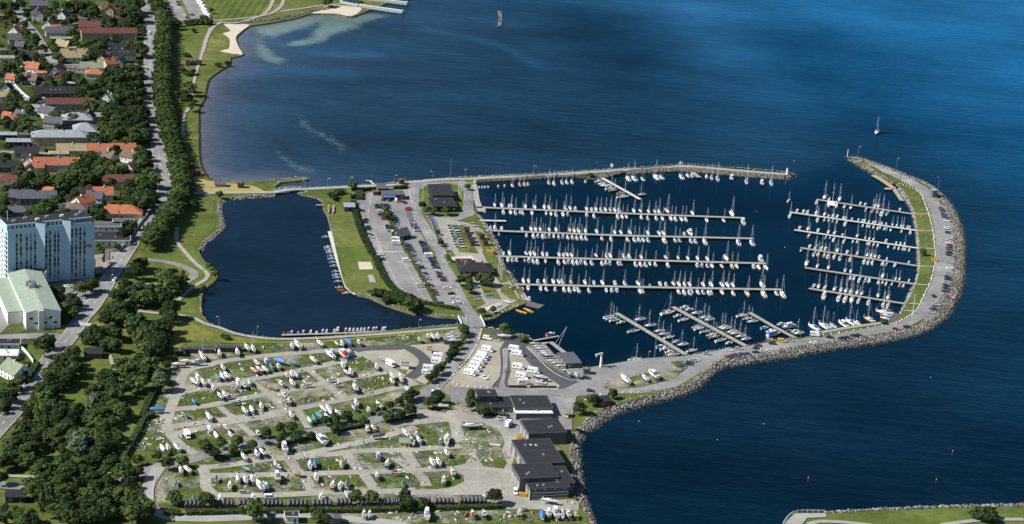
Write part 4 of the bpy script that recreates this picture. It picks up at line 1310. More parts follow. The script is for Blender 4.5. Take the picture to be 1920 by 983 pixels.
# tile, x, y (foot of the camera-side wall's middle), width, depth, turn, wall height, roof, roof colour, wall colour, extras
HOUSES = """
a 345 95 15 9 -8 4 g g g
a 325 190 9 9 80 6 g r w
a 50 180 11 8 5 3 f b r
a 130 318 10 8 60 3.4 g p w
a 185 308 8 6 65 3 g o w
a 130 395 10 8 -5 3.2 g g w
a 425 262 9 8 65 3.4 g t w
a 560 172 9 8 60 3 g g w
a 730 200 9 6 -3 3 f g w
a 965 155 9 9 75 6 g r c
a 1035 150 12 8 -5 5.5 g r c
a 800 308 17 12 -14 6 g r t
a 970 380 44 11 -3 6 g r t
a 1120 222 14 10 -5 5 h r c
a 530 335 22 8 -3 3.2 g g w
a 555 390 18 7 -4 3 f v b
a 540 455 11 8 -42 3.5 g t k d4
a 655 465 8 6 -5 3 f t w
a 640 555 15 8 -3 3 g t w
a 745 535 9 8 -3 3.4 g t w
a 240 545 12 8 -30 3.2 g k b
a 55 560 11 7 -3 3 f t w
a 165 450 7 7 -30 3 g g d
a 35 490 9 7 5 3 f b g
a 1110 545 18 10 -4 3.6 g k w d3
a 1040 445 15 9 -8 3.6 g k w
a 275 665 10 8 -35 4 g o w
a 520 680 11 8 55 3.6 g g d
a 70 700 16 8 -5 3 f k k
a 245 760 12 8 -30 3.4 g b g sol
a 370 760 14 9 -4 3.4 g k b d2
a 820 650 17 9 -5 3 g v g
a 650 650 20 7 -28 3 f b g
a 995 625 9 7 20 4 g o c
a 1080 615 8 8 60 4 g g d
a 850 715 14 11 -8 4 h o w
a 85 745 7 6 -30 3 g o w
a 50 880 9 8 75 6 g k w
a 490 890 31 10 -3 3.2 g k b d3
a 680 795 12 6 -3 3 f l b
a 965 945 9 8 60 4.5 g v w
a 1010 950 8 7 20 4 g v w
b 30 100 14 9 -3 3.4 g k r
b 320 20 14 8 5 3.4 f l w
b 150 160 8 8 -50 3.4 g g w
b 395 140 12 8 -45 4.5 g g w
b 470 230 13 9 -25 4.5 g g g
b 620 70 34 11 -3 4.5 g r g
b 780 200 9 8 75 6.5 g r w
b 870 185 12 9 -4 5.5 f t w
b 530 405 37 13 -3 7 h l t
b 760 350 15 16 -3 7.5 h l b
b 690 240 20 14 -3 7 h l b
b 65 330 12 8 -4 3.4 f l k
b 160 395 16 9 -4 3.4 f l k
b 235 490 15 9 -8 3.2 g k d
b 635 470 19 9 -3 3.4 g t w
b 525 492 12 6 -3 3 f t w
b 900 475 18 8 -6 3.6 g o w
b 1120 470 14 8 -3 3.6 g o c
b 1145 540 13 11 -40 4 g b w
b 950 520 8 8 -45 3 g b w
b 270 570 8 7 65 4 g o w
b 245 630 6 6 75 3 g o w
b 320 615 10 6 -3 3 g o w
b 500 605 29 8 -3 3.4 g o w
b 60 620 14 9 -3 3.4 g k d
b 80 755 16 11 -5 4.5 h r c
b 1060 775 20 11 -3 5 g r y
b 1170 655 8 8 60 5 g p w
b 185 905 14 9 -6 4.5 g g d
b 320 920 24 9 -3 4.5 g g d
b 760 965 12 9 40 5 g o w
b 840 900 10 7 -20 4 g g n
b 925 870 12 8 -3 3.6 g o w
b 590 945 20 5 -3 3 f d w
c 130 90 17 10 -3 3.2 h g d
c 680 75 12 10 -10 4.5 h b c
c 1060 108 28 14 -6 3.4 h o c
c 950 220 17 8 -3 3.2 f g w
c 1110 190 12 8 -3 3.2 f g w
c 975 352 24 16 -3 3.4 f k w
d 65 630 13 10 -58 4.5 g v w
d 160 555 6 5 -20 3 f g w
d 45 345 14 7 -3 3 f k w
d 40 440 12 8 -5 2.6 f w w
d 835 425 9 7 -4 2.8 m k b
e 135 795 8.5 6 -4 2.8 m k k
"""
HOUSE_POS = []
_hl = []
for line in HOUSES.strip().split('\n'):
    t = line.split()
    x, y, w, d, rz, h = (float(v) for v in t[1:7])
    roof, rc, wc = t[7:10]
    ex = ' '.join(t[10:])
    if roof == 'f' and rc == 'd':
        rc = 'g'
    p = at(*tp(t[0], x, y), ZG)
    rzr = R(rz + 3) + img_angle(*tp(t[0], x, y))
    p = p + Vector((-math.sin(rzr), math.cos(rzr), 0)) * (d / 2 * max(0, math.cos(rzr))) + (Vector((0, w / 2 * abs(math.sin(rzr)), 0)))
    p.z = ZG - .2
    kw = {}
    m_ = re.search(r'd(\d)', ex)
    if m_:
        kw['dormer'] = int(m_.group(1))
    if 'sol' in ex:
        kw['solar'] = True
    pitch = 45 if d < 9 else 38 if d < 11 else 30
    if roof == 'h':
        pitch = 28
    if roof == 'm':
        pitch = 6
    o = house(p, rzr, w, d, h, roof, rc, wc, pitch=pitch, **kw)
    size = 'long' if w > 18 else 'small' if w < 8.5 else ''
    rt = {'g': 'gable', 'h': 'hipped', 'f': 'flat', 'm': 'low pitched'}[roof]
    st = {'g': 'house', 'h': 'villa', 'f': 'bungalow', 'm': 'shed'}[roof]
    o.name = {'g': 'house', 'h': 'villa', 'f': 'bungalow', 'm': 'garden_shed'}[roof]
    look = ' '.join(q for q in (size, CN[wc], st, 'with', RN[rc], rt, 'roof') if q)
    tag(o, None, {'g': 'house', 'h': 'villa', 'f': 'bungalow', 'm': 'shed'}[roof], 'houses of the villa district')
    _hl.append((o, look, x, y, p))
    HOUSE_POS.append((p, max(w, d) / 2, w, d, rzr))
_by = {}
for r_ in _hl:
    _by.setdefault(r_[1], []).append(r_)
for look, rows in _by.items():
    rows.sort(key=lambda r_: -r_[4].x)
    for i, r_ in enumerate(rows):
        lab = look if len(rows) == 1 else look + ', %s of its kind from the main road' % ORD[i]
        r_[0]['label'] = lab
        w_ = lab.split()
        ANCHORS.append((r_[4], 'the ' + look.replace(' gable', '').replace(' with', ' with') if len(rows) == 1 else None))
ANCHORS[:] = [a_ for a_ in ANCHORS if a_[1]]

# ------------------------------------------------------------------ tower block
FL, FR = at(15, 537, ZG), at(177, 519, ZG)
dv = FR - FL
TW = 54.0
tz = math.atan2(dv.y, dv.x)
tower = thing('tower_block', 'pale blue eleven storey tower block with stepped front', 'tower block', FL, tz)
ts = dv.length / TW
BLUE = mat('pale blue render', (0.4, 0.53, 0.6), rough=.85, var=.05, scale=.15, spec=.15)
PENT = mat('blue metal cladding', (0.36, 0.46, 0.53), rough=.6, var=.05, scale=.3)
TROOF = roofm('k')
SPAND = mat('grey spandrel', (0.2, 0.2, 0.19), rough=.8, var=.1, scale=.5)
foot = [(0, 0), (17.5, 0), (22, -2.6), (22, 0), (34, 0), (38, -2.4), (38, 0), (54, 0), (54, 15), (0, 15)]
foot = [(x * ts, y) for x, y in foot]
TH = 32.0
mb = MB().prism(foot, -.5, TH, BLUE, TROOF)
ob('wall', mb.mesh('wall'), tower)
pent = [(0, 1.2), (17.5, 1.2), (17.5, 0), (22, -2.6), (22, 1.2), (34, 1.2), (34, 0), (38, -2.4), (38, 1.2), (52.5, 1.2), (52.5, 13.5), (0, 13.5)]
pent = [(x * ts, y) for x, y in pent]
mb = MB().prism([(x, y + .01) for x, y in pent], TH, TH + 3.1, BLUE, TROOF)
ph = ob('penthouse', mb.mesh('penthouse'), tower)
for (x0, x1) in ((0, 17.5), (22, 34), (38, 52.5)):
    ob('parapet', MB().box(x0 * ts, x1 * ts, -.12, .12, TH - .1, TH + .45, PENT).mesh('parapet'), tower)
    k = int((x1 - x0) / 1.3)
    for i in range(k):
        xx = (x0 + .8 + i * 1.3) * ts
        if i % 2 == 0 or x0 > 30:
            ob('window', MB().box(xx - .4, xx + .4, 1.12, 1.2, TH + .7, TH + 2.3, GLASS if random.random() < .8 else GLASS_L).mesh('window'), ph)
    ob('roof_edge', MB().box(x0 * ts, x1 * ts, .95, 1.19, TH + 2.8, TH + 3.35, FRAMEW).mesh('roof_edge'), ph)
for x, y in ((6, 6), (14, 9), (20, 5), (27, 8), (36, 7), (45, 6), (49, 10)):
    ob('roof_vent', MB().frustum((x * ts - 1.1, x * ts + 1.1, y - .8, y + .8), (x * ts - .9, x * ts + .9, y - .6, y + .6), TH + 3.1, TH + 4.1, FRAMEW if x in (20, 36) else METAL).mesh('roof_vent'), ph)
ob('roof_mast', MB().tube((3 * ts, 9, TH + 3), (3 * ts, 9, TH + 9), .12, STEEL_W).mesh('roof_mast'), ph)
cols = [(110, 555, 0, 17.5, (250, 315, 405, 470, 535)), (640, 1000, 22, 34, (690, 760, 850, 915)), (1040, 1425, 38, 54, (1083, 1145, 1207, 1270))]
NR = 11
wd = MB().box(-.55, .55, -.1, .04, -.72, .72, GLASS).mesh('window')
wl = MB().box(-.55, .55, -.1, .04, -.72, .72, GLASS_L).mesh('window')
sp = MB().box(-.55, .55, -.07, .04, -.66, .66, SPAND).mesh('spandrel')
for z0, z1, x0, x1, cx in cols:
    for c_ in cx:
        x = (x0 + (c_ - z0) / (z1 - z0) * (x1 - x0)) * ts
        for j in range(NR):
            z = 1.9 + j * (TH - 2.2) / NR
            o = ob('window', wd if random.random() < .66 else wl, tower, (x, 0, z))
            if j < NR - 1:
                ob('spandrel', sp, tower, (x, 0, z + (TH - 2.2) / NR / 2))
# balconies on the sunlit gable
for j in range(NR):
    z = 1.0 + j * (TH - 2.2) / NR
    for y0 in (1.2, 8.0):
        bo = ob('balcony', MB().box(-1.5, 0, y0, y0 + 5.4, z, z + .18, FRAMEW).mesh('balcony'), tower)
        ob('balustrade', MB().box(-1.55, -1.45, y0, y0 + 5.4, z + .18, z + 1.1, FRAMEW).mesh('balustrade'), bo)
        ob('balcony_door', MB().box(-.06, .02, y0 + .6, y0 + 2.4, z + .2, z + 2.2, GLASS).mesh('balcony_door'), bo)
SIGNW = paint('sign white', (.75, .75, .75))
SIGNK = paint('sign dark', (.05, .03, .06))
SIGNR = paint('sign red', (.45, .03, .04))
sx = 50.2 * ts
sg = ob('sign_board', MB().box(sx - 1.35, sx + 1.35, -.22, -.12, TH - 10.6, TH - 8.6, SIGNW).mesh('sign_board'), tower)


def lettering(txt, size, material, parent, loc, rx=math.pi / 2, name='lettering', rz=0):
    cu = bpy.data.curves.new(name, 'FONT')
    cu.body = txt
    cu.size = size
    cu.extrude = .03
    cu.align_x = 'CENTER'
    cu.materials.append(material)
    tmp = bpy.data.objects.new('tmp_text', cu)
    me = bpy.data.meshes.new_from_object(tmp)
    bpy.data.objects.remove(tmp)
    o = ob(name, me, parent, loc)
    o.rotation_euler = (rx, 0, rz)
    return o


lettering('S', 1.9, SIGNR, sg, (sx - .5, -.26, TH - 10.3))
lettering('A', 1.9, SIGNK, sg, (sx + .45, -.26, TH - 10.3))
for k, (a, c, zz) in enumerate(((-1.8, 1.0, -13.2), (-.6, 2.0, -14.2))):
    mb = MB()
    x = a
    while x < c:
        wdt = random.uniform(.2, .42)
        mb.box(sx + x, sx + x + wdt, -.2, -.12, TH + zz, TH + zz + random.uniform(.5, .85), SIGNK if k == 0 else SIGNR)
        x += wdt + .12
    o = ob('lettering', mb.mesh('lettering'), tower)
ANCHORS.append((FL.lerp(FR, .6), 'the blue tower block'))

# annexe in front of the tower and the hall with the pale green roof
p = at(*tp('c', 245, 720), ZG)
rz0 = tz
o = house(p + Vector((0, 6, 0)), R(2), 17, 14, 8.2, 'f', 'k', 'w', wins=False, name='annexe', label='low dark roofed annexe at the foot of the blue tower', cat='annexe')
G0 = at(*tp('c', 45, 940), ZG)
hall = thing('hall', 'white factory hall with a pale green metal roof', 'hall', G0, 0)
GREENR = roofm('e')
HW = wallm('w')


def gp(s, z):
    return [v - G0 for v in gpts(s, z)]


c1 = at(*tp('d', 235, 160), ZG)       # front corner towards the camera
c2 = at(*tp('d', 545, 140), ZG)       # front right corner
fx = (c2 - c1)
fx.z = 0
FW = fx.length
fx.normalize()
fy = Vector((-fx.y, fx.x, 0))
hall.location = c1
hall.rotation_euler = (0, 0, math.atan2(fx.y, fx.x))
DEP = 62.0
EH = 9.5
slope = 7.0
mb = MB()
mb.box(0, FW, 0, DEP, -.5, EH, HW)
mb.box(-8, 0, 10, DEP, -.5, EH - 3, HW)
ob('wall', mb.mesh('wall'), hall)
mb = MB()
rg = EH + 2.0
mb.add([(-.4, -.4, EH), (FW * .5, -.4, rg), (FW * .5, DEP + .4, rg), (-.4, DEP + .4, EH)], [(0, 1, 2, 3)], GREENR)
mb.add([(FW + .4, -.4, EH), (FW * .5, -.4, rg), (FW * .5, DEP + .4, rg), (FW + .4, DEP + .4, EH)], [(3, 2, 1, 0)], GREENR)
mb.add([(-.2, -.2, EH), (FW + .2, -.2, EH), (FW * .5, -.2, rg)], [(0, 1, 2)], HW)
mb.box(-8.3, -.1, 9.8, DEP + .3, EH - 2.98, EH - 2.7, GREENR)
ro = ob('roof', mb.mesh('roof'), hall)
for k in range(9):
    y = 3 + k * 6.6
    ob('roof_seam', MB().add([(-.4, y, EH + .06), (FW * .5, y, rg + .06), (FW * .5, y + .18, rg + .06), (-.4, y + .18, EH + .06)], [(0, 1, 2, 3)], wallm('g')).mesh('roof_seam'), ro)
for x, y in ((FW * .45, 33), (FW * .52, 36), (FW * .4, 37)):
    ob('ventilation_unit', MB().box(x - 1.6, x + 1.6, y - 1.4, y + 1.4, rg - .5, rg + 1.8, METAL).tube((x, y, rg + 1.8), (x, y, rg + 2.6), .7, STEEL_G, n=8).mesh('ventilation_unit'), ro)
for i in range(6):
    window(hall, FW * (.15 + .14 * i), 0, 3.2 if i % 2 else 6.0, 2.0, 1.4, 0)
ob('stair_tower', MB().box(FW * .35, FW * .5, -1.6, -.01, -.4, EH + 1.2, HW).mesh('stair_tower'), hall)
ob('canopy', MB().box(FW * .52, FW * .72, -1.2, -.02, 5.0, 5.2, FRAMEW).mesh('canopy'), hall)
for i in range(8):
    window(hall, 0, 4 + i * 7, 5.5, 2.4, 1.2, -math.pi / 2)
ANCHORS.append((c1.lerp(c2, .5), 'the hall with the pale green roof'))

# ------------------------------------------------------------------ marina buildings
def marina(s, w, d, rz, h, roof, rc, wc, name, label, cat, **kw):
    x, y = pts(s)[0]
    p = at(x, y, ZG)
    r_ = R(rz + 3) + img_angle(x, y)
    p = p + Vector((-math.sin(r_), math.cos(r_), 0)) * (d / 2)
    o = house(p, r_, w, d, h, roof, rc, wc, name=name, label=label, cat=cat, **kw)
    o.name = name
    HOUSE_POS.append((p, max(w, d) / 2, w, d, r_))
    if len(label.split()) <= 7:
        ANCHORS.append((p, 'the ' + label))
    return o


marina("k355,612", 15.5, 19, -4, 3.4, 'f', 'k', 'k', 'club_house', 'black flat roofed club house', 'club house')
marina("k345,522", 14.0, 21, -4, 4.2, 'm', 'k', 'k', 'club_house', 'tall rear block of the club house', 'club house', pitch=5, wins=False)
marina("l640,280", 19, 12, -4, 3.2, 'h', 'k', 'k', 'restaurant', 'black hipped restaurant by the flag poles', 'restaurant', pitch=30, over=1.2)
marina("l535,205", 9, 7, -4, 3.0, 'f', 'k', 'k', 'store_room', 'dark store joined to the restaurant', 'store')
marina("t940,195", 14, 7, -4, 3.2, 'm', 'g', 'r', 'kiosk', 'dark red kiosk with blue awning', 'kiosk', pitch=6)
o = COL.objects['kiosk']
ob('awning', MB().add([(-6.8, -3.6, 3.0), (1.0, -3.6, 3.0), (1.0, -6.2, 2.4), (-6.8, -6.2, 2.4)], [(3, 2, 1, 0)], paint('blue awning', (.05, .17, .38))).mesh('awning'), o)
marina("t770,110", 5.5, 8, -4, 3.6, 'm', 'g', 'r', 'kiosk_wing', 'grey roofed wing beside the kiosk', 'kiosk', pitch=12, wins=False)
marina("t680,130", 3.5, 3, -4, 2.2, 'f', 'b', 'b', 'bin_shelter', 'low brown bin shelter by the kiosk', 'shelter', wins=False)
marina("t285,372", 6.4, 7, -6, 2.8, 'm', 'l', 'k', 'rowing_shed', 'black shed with pale metal roof on the lawn', 'shed', pitch=8)
marina("t340,185", 3.0, 3, -3, 2.4, 'f', 'k', 'k', 'garden_shed', 'tiny black shed on the hedge lawn', 'shed', wins=False)
marina("t1110,795", 8.5, 7.5, 28, 2.8, 'g', 'g', 'k', 'harbour_cabin', 'black gabled cabin in the middle of the car park', 'cabin', pitch=42, chimney=False)
for i, (x, y) in enumerate(((555, 800), (575, 848), (592, 882), (606, 910))):
    marina("k%d,%d" % (x, y + 8), 2.8, 3.2, -4, 2.4, 'm', 'k', 'r', 'tackle_hut', 'small dark tackle hut, %s of four in the dinghy park' % ORD[i], 'hut', wins=False, pitch=5)
for i, (x, y) in enumerate(((690, 862), (720, 918))):
    marina("k%d,%d" % (x, y), 2.8, 3.2, -4, 2.6, 'm', 'k', 'r', 'tackle_hut', 'red walled hut by the landing rocks, %s one' % ('upper', 'lower')[i], 'hut', wins=False, pitch=5)
marina("g345,755", 4, 3.4, -4, 2.4, 'f', 'k', 'r', 'sauna_hut', 'dark red hut on the straw strip', 'hut', wins=False)
marina("g1790,722", 3.5, 3, -4, 2.6, 'f', 'r', 'r', 'sauna_hut', 'small red hut at the start of the mole', 'hut', wins=False)
marina("g160,745", 7, 4, -4, 1.4, 'm', 'g', 'g', 'bunker', 'low concrete bunker near the footbridge', 'bunker', wins=False)
marina("a1740,588", 12, 5, -3, 2.8, 'f', 'k', 'r', 'beach_hut', 'long dark beach hut on the shore meadow', 'hut')
marina("b1715,578", 4, 3, -4, 2.4, 'f', 'k', 'r', 'beach_hut', 'upper small dark hut by the avenue', 'hut', wins=False)
marina("b1775,640", 4, 3, -4, 2.4, 'f', 'k', 'r', 'beach_hut', 'lower small dark red hut by the avenue', 'hut', wins=False)
marina("q1403,482", 4.2, 4.2, -3, 4.6, 'f', 'l', 'd', 'harbour_watch', 'dark green harbour watch box on the arm', 'cabin')
marina("m1510,432", 8.5, 14, 4, 2.6, 'm', 'g', 'd', 'slip_shed', 'long grey slip shed with white doors', 'shed', pitch=3)
marina("m1630,490", 3.4, 3.2, -8, 2.6, 'f', 'g', 'd', 'crane_hut', 'small grey hut by the boat crane', 'hut', wins=False)
marina("m1800,780", 6, 5.5, 8, 2.8, 'm', 'k', 'r', 'red_cabin', 'dark red cabin on the grass above the rocks', 'cabin', pitch=10)
marina("m210,300", 3.0, 2.6, -20, 2.6, 'f', 'b', 'c', 'service_hut', 'tan service hut on the loop gravel', 'hut', wins=False)
marina("i1815,515", 4.2, 3.0, -20, 2.6, 'f', 'b', 'w', 'service_hut', 'brown topped container hut beside a motorhome', 'hut', wins=False)
# office + workshops
MAT_K = roofm('k')
BUILD = [("m731,789", 10, 8, -3, 6.2, 'f', 'k', 'd', 'marina_office', 'two storey dark marina office'),
         ("m812,835", 18, 13, -3, 3.0, 'f', 'k', 'd', 'marina_office', 'low office wing with flat black roof'),
         ("m1150,868", 18.6, 16, -3, 4.2, 'f', 'k', 'd', 'workshop', 'flat black workshop beside the office'),
         ("m1155,890", 18.4, 6, -3, 2.9, 'f', 'w', 'd', 'workshop', 'white roofed canopy of the workshop'),
         ("n1272,268", 18.6, 16, 3, 6.0, 'f', 'k', 'd', 'workshop', 'uppermost black boat shed by the rocks'),
         ("n1250,545", 18.2, 27, 3, 6.2, 'f', 'k', 'd', 'workshop', 'largest black boat shed with roof lettering'),
         ("n1440,715", 7.5, 18, 3, 5.6, 'f', 'k', 'd', 'workshop', 'narrow rear black shed behind the tall one'),
         ("n1195,690", 18.2, 15, 3, 6.9, 'f', 'k', 'd', 'workshop', 'tall black boat shed with grey doors'),
         ("n1290,752", 18.6, 5.5, 3, 5.2, 'f', 'k', 'd', 'workshop', 'lowest open fronted boat shed with racks')]
for s, w, d, rz, h, roof, rc, wc, nm, lb in BUILD:
    o = marina(s, w, d, rz, h, roof, rc, wc, nm, lb, 'workshop' if nm == 'workshop' else 'office', wins=nm == 'marina_office', over=.3)
    if nm == 'workshop':
        for k in range(3):
            yy = -d / 2 + (k + .5) * d / 3
            ob('roller_door', MB().box(-w / 2 - .08, -w / 2 + .02, yy - 2, yy + 2, 0, min(4.5, h - .8), wallm('g')).mesh('roller_door'), o)
        if d > 20:
            for k in range(3):
                ob('roof_joint', MB().box(-w / 2, w / 2, -d / 2 + (k + 1) * d / 4, -d / 2 + (k + 1) * d / 4 + .15, h + .361, h + .39, wallm('d')).mesh('roof_joint'), o)
    if 'lettering' in lb:
        for k in range(2):
            lettering('E', 2.6, SIGNW, o, (-1.6 + k * 2.4, 6 - k * .6, h + .42), 0)
    if 'lowest' in lb:
        for k in range(3):
            ob('rack', MB().box(-8.5, 8.5, -d / 2 - 1.6, -d / 2 - 1.4, .8 + k * 1.4, 1.0 + k * 1.4, STEEL_G).mesh('rack'), o)
        for k in range(4):
            ob('wall_lamp', MB().box(-7 + k * 4.6, -6.4 + k * 4.6, -d / 2 - .2, -d / 2 - .02, 4.4, 4.8, FRAMEW).mesh('wall_lamp'), o)
    if 'two storey' in lb:
        for k in range(4):
            ob('window_band', MB().box(-5.8 + k * 3, -3.2 + k * 3, -6.12, -5.98, 3.8, 5.6, GLASS).mesh('window_band'), o)

# shed rows with saw-tooth gables
def shed_row(s, n, label, wc='r', unit=1.78, d=4.2, rz=-3, doors=True, big=1.0):
    x, y = pts(s)[0]
    p = at(x, y, ZG)
    root = thing('shed_row', label, 'sheds', p, R(rz + 3) + img_angle(x, y), 'rows of gabled gear sheds')
    if len(label.split()) <= 7:
        ANCHORS.append((p + Vector((n * unit / 2, 0, 0)), 'the ' + label))
    wm, rm = wallm(wc), roofm('g')
    wme = MB().box(0, unit, 0, d, -.3, 2.0, wm).add([(0, 0, 2.0), (unit, 0, 2.0), (unit / 2, 0, 3.1), (0, d, 2.0), (unit, d, 2.0), (unit / 2, d, 3.1)], [(0, 1, 2), (4, 3, 5)], wm).mesh('wall')
    rme = MB().add([(0, -.25, 2.02), (unit / 2, -.25, 3.16), (unit / 2, d + .25, 3.16), (0, d + .25, 2.02)], [(0, 1, 2, 3)], rm).add([(unit, -.25, 2.02), (unit / 2, -.25, 3.16), (unit / 2, d + .25, 3.16), (unit, d + .25, 2.02)], [(3, 2, 1, 0)], rm).add(
        [(0, -.27, 1.98), (unit / 2, -.27, 3.1), (unit, -.27, 1.98), (unit, -.27, 2.2), (unit / 2, -.27, 3.3), (0, -.27, 2.2)], [(0, 1, 4, 5), (1, 2, 3, 4)], FRAMEW if wc == 'k' else rm).mesh('roof')
    dme = MB().box(unit * .25, unit * .75, -.06, .03, 0, 1.9, DOORM).mesh('door')
    for i in range(n):
        w_ = ob('shed_wall', wme, root, (i * unit * 1.003, 0, 0))
        ob('roof', rme, w_)
        if doors:
            ob('door', dme, w_)
    return root


for i, (s, n, lb) in enumerate((("e1660,855", 5, 'shed row beside the poplar hedge, leftmost of the long line'), ("j100,850", 5, 'second shed row of the long line'), ("j320,850", 5, 'third shed row of the long line'), ("j540,850", 5, 'fourth shed row of the long line'), ("j765,850", 5, 'fifth shed row of the long line'),
                              ("j985,848", 5, 'sixth shed row of the long line'), ("j1200,838", 4, 'seventh shed row of the long line'), ("j1420,838", 2, 'short two gable shed row'), ("j1585,835", 5, 'ninth shed row of the long line'), ("n-110,830", 4, 'tenth shed row of the long line'), ("n90,825", 4, 'eleventh shed row half hidden by trees'),
                              ("n262,828", 5, 'twelfth shed row of the long line'), ("n485,822", 7, 'longest shed row near the dark tree'))):
    shed_row(s, n, lb)
for i, (s, n, lb) in enumerate((("d1665,372", 13, 'left row of black beach style sheds under the bank'), ("i5,372", 5, 'middle row of black sheds under the bank'), ("i120,360", 12, 'long row of black sheds under the bank'))):
    shed_row(s, n, lb, wc='k', unit=1.12, d=3.4)
marina("d1610,400", 4.5, 4, -4, 2.6, 'f', 'k', 'k', 'tool_shed', 'flat black shed at the end of the black sheds', 'shed', wins=False)
marina("j615,960", 3.2, 3, -3, 2.8, 'f', 'g', 'd', 'gate_hut', 'small grey hut below the shed rows', 'hut')
marina("j800,975", 5.6, 4.5, -3, 3.2, 'f', 'k', 'w', 'gate_house', 'white gate house with dark roof at the lower edge', 'house')
marina("j1185,990", 5, 4, -3, 3, 'f', 'g', 'd', 'store_hut', 'grey hut at the lower edge beside a yellow skip', 'hut')
YH = [("i615,715", 'small yellow hut on the yard grass'), ("j850,570", 'bright yellow hut between the yard blocks')]
for s, lb in YH:
    marina(s, 2.6, 2.2, -8, 2.2, 'f', 't', 'y', 'kiosk_hut', lb, 'hut', wins=False)
marina("j1815,292", 4.8, 5, -10, 2.4, 'g', 'v', 'y', 'painted_shed', 'yellow painted shed with green roof among boats', 'shed', pitch=28, chimney=False)

# bath house piers at the top
root = thing('bath_house', 'grey open air bath house on stilts at the top edge', 'bath house', at(*tp('f', 1500, 60), 0))
BW = mat('bleached timber', (.34, .36, .36), var=.12, scale=.4)
o0 = root.location.copy()
for i, (s, zt, wd_, nm) in enumerate((("f1410,72 1800,128", 2.6, 4.5, 'long_wing'), ("f1480,8 1840,52", 2.6, 4.5, 'long_wing'), ("f1560,-35 1850,8", 2.6, 4.5, 'long_wing'), ("f1240,40 1400,70", 2.2, 3.5, 'entrance_wing'))):
    a, c = [v - o0 for v in gpts(s, 0)]
    t = (c - a)
    t.normalize()
    nr = Vector((-t.y, t.x, 0)) * wd_ / 2
    mb = MB().prism([(a + nr).xy.to_tuple(), (a - nr).xy.to_tuple(), (c - nr).xy.to_tuple(), (c + nr).xy.to_tuple()], .8, zt + .6, BW, mat('pale green roof deck', (.42, .45, .4), var=.1, scale=.4))
    w_ = ob(nm, mb.mesh(nm), root)
    for k in range(8):
        q = a.lerp(c, k / 7)
        ob('stilt', MB().tube((q.x, q.y, -2), (q.x, q.y, .9), .25, PILE).mesh('stilt'), w_)
marina("f1330,25", 16, 8, -4, 3.4, 'f', 'l', 'n', 'bath_entrance', 'pale blue entrance building of the bath house', 'building')
# ================================================================== trees, hedges, shrubs
def leafm(name, col, rnd=.38):
    return mat(name, col, rough=.75, var=.45, scale=.35, spec=.12, rnd=rnd, octs=((1, .7), (5, .5)))


LEAF = leafm('leaves dark', (0.034, 0.057, 0.019))
LEAF2 = leafm('leaves mid', (0.05, 0.08, 0.022))
LEAF3 = leafm('leaves olive', (0.062, 0.092, 0.025))
LEAF_L = leafm('leaves light', (0.1, 0.135, 0.035))
LEAF_S = leafm('leaves silver', (0.085, 0.115, 0.06))
BARK = mat('bark', (0.06, 0.045, 0.035), rough=.95, var=.25, scale=2)
_bm = bmesh.new()
bmesh.ops.create_icosphere(_bm, subdivisions=2, radius=1.0)
I2V = np.array([v.co[:] for v in _bm.verts])
I2F = np.array([[v.index for v in f.verts] for f in _bm.faces])
_bm.free()


def leaf_quads(pos, nrm, size):
    """small faces at POS facing roughly NRM"""
    n = len(pos)
    d = nrm + rng.normal(0, .55, (n, 3))
    d /= np.linalg.norm(d, axis=1, keepdims=True) + 1e-9
    r_ = rng.normal(0, 1, (n, 3))
    a = np.cross(d, r_)
    a /= np.linalg.norm(a, axis=1, keepdims=True) + 1e-9
    b_ = np.cross(d, a)
    s = size * rng.uniform(.6, 1.3, (n, 1))
    a, b_ = a * s, b_ * s * rng.uniform(.6, 1, (n, 1))
    v = np.stack([pos - a - b_, pos + a - b_, pos + a + b_, pos - a + b_], 1).reshape(-1, 3)
    f = np.arange(4 * n).reshape(n, 4)
    return v, f


def crown_mesh(name, material, clumps=60, per=34, shape=(1, 1, 1), leaf=.085, low=-.75, spread=.3):
    """unit crown: leafy clumps spread unevenly through a lumpy ellipsoid, darker hollows between"""
    u = rng.normal(0, 1, (clumps, 3))
    u /= np.linalg.norm(u, axis=1, keepdims=True)
    u[:, 2] = np.where(u[:, 2] < low, -u[:, 2], u[:, 2])
    rad = rng.uniform(.56, .96, (clumps, 1))
    c = u * rad
    cs = rng.uniform(.2, .36, (clumps, 1)) * (spread / .3)
    k = rng.integers(0, clumps, clumps * per)
    w = rng.normal(0, 1, (clumps * per, 3))
    w /= np.linalg.norm(w, axis=1, keepdims=True)
    w[:, 2] = np.abs(w[:, 2]) * .9 - .25
    p = c[k] + w * cs[k] * rng.uniform(.8, 1.08, (clumps * per, 1))
    nr = w + .4 * u[k] + np.array([0, 0, .25])
    sh = np.array(shape) * rng.uniform(.86, 1.12, 3)
    v, f = leaf_quads(p * sh, nr, leaf)
    core = I2V * rng.uniform(.5, .74, (len(I2V), 1)) * sh
    core = core * np.array([1, 1, .95])
    tri = np.hstack([I2F, I2F[:, :1]])
    vv = np.vstack([v, core])
    # core faces as quads split keeps one corner count: duplicate triangles as degenerate-free quads
    me = bpy.data.meshes.new(name)
    faces = [tuple(x) for x in f.tolist()] + [tuple(x) for x in (I2F + len(v)).tolist()]
    me.from_pydata([tuple(x) for x in vv.tolist()], [], faces)
    me.materials.append(material)
    return me


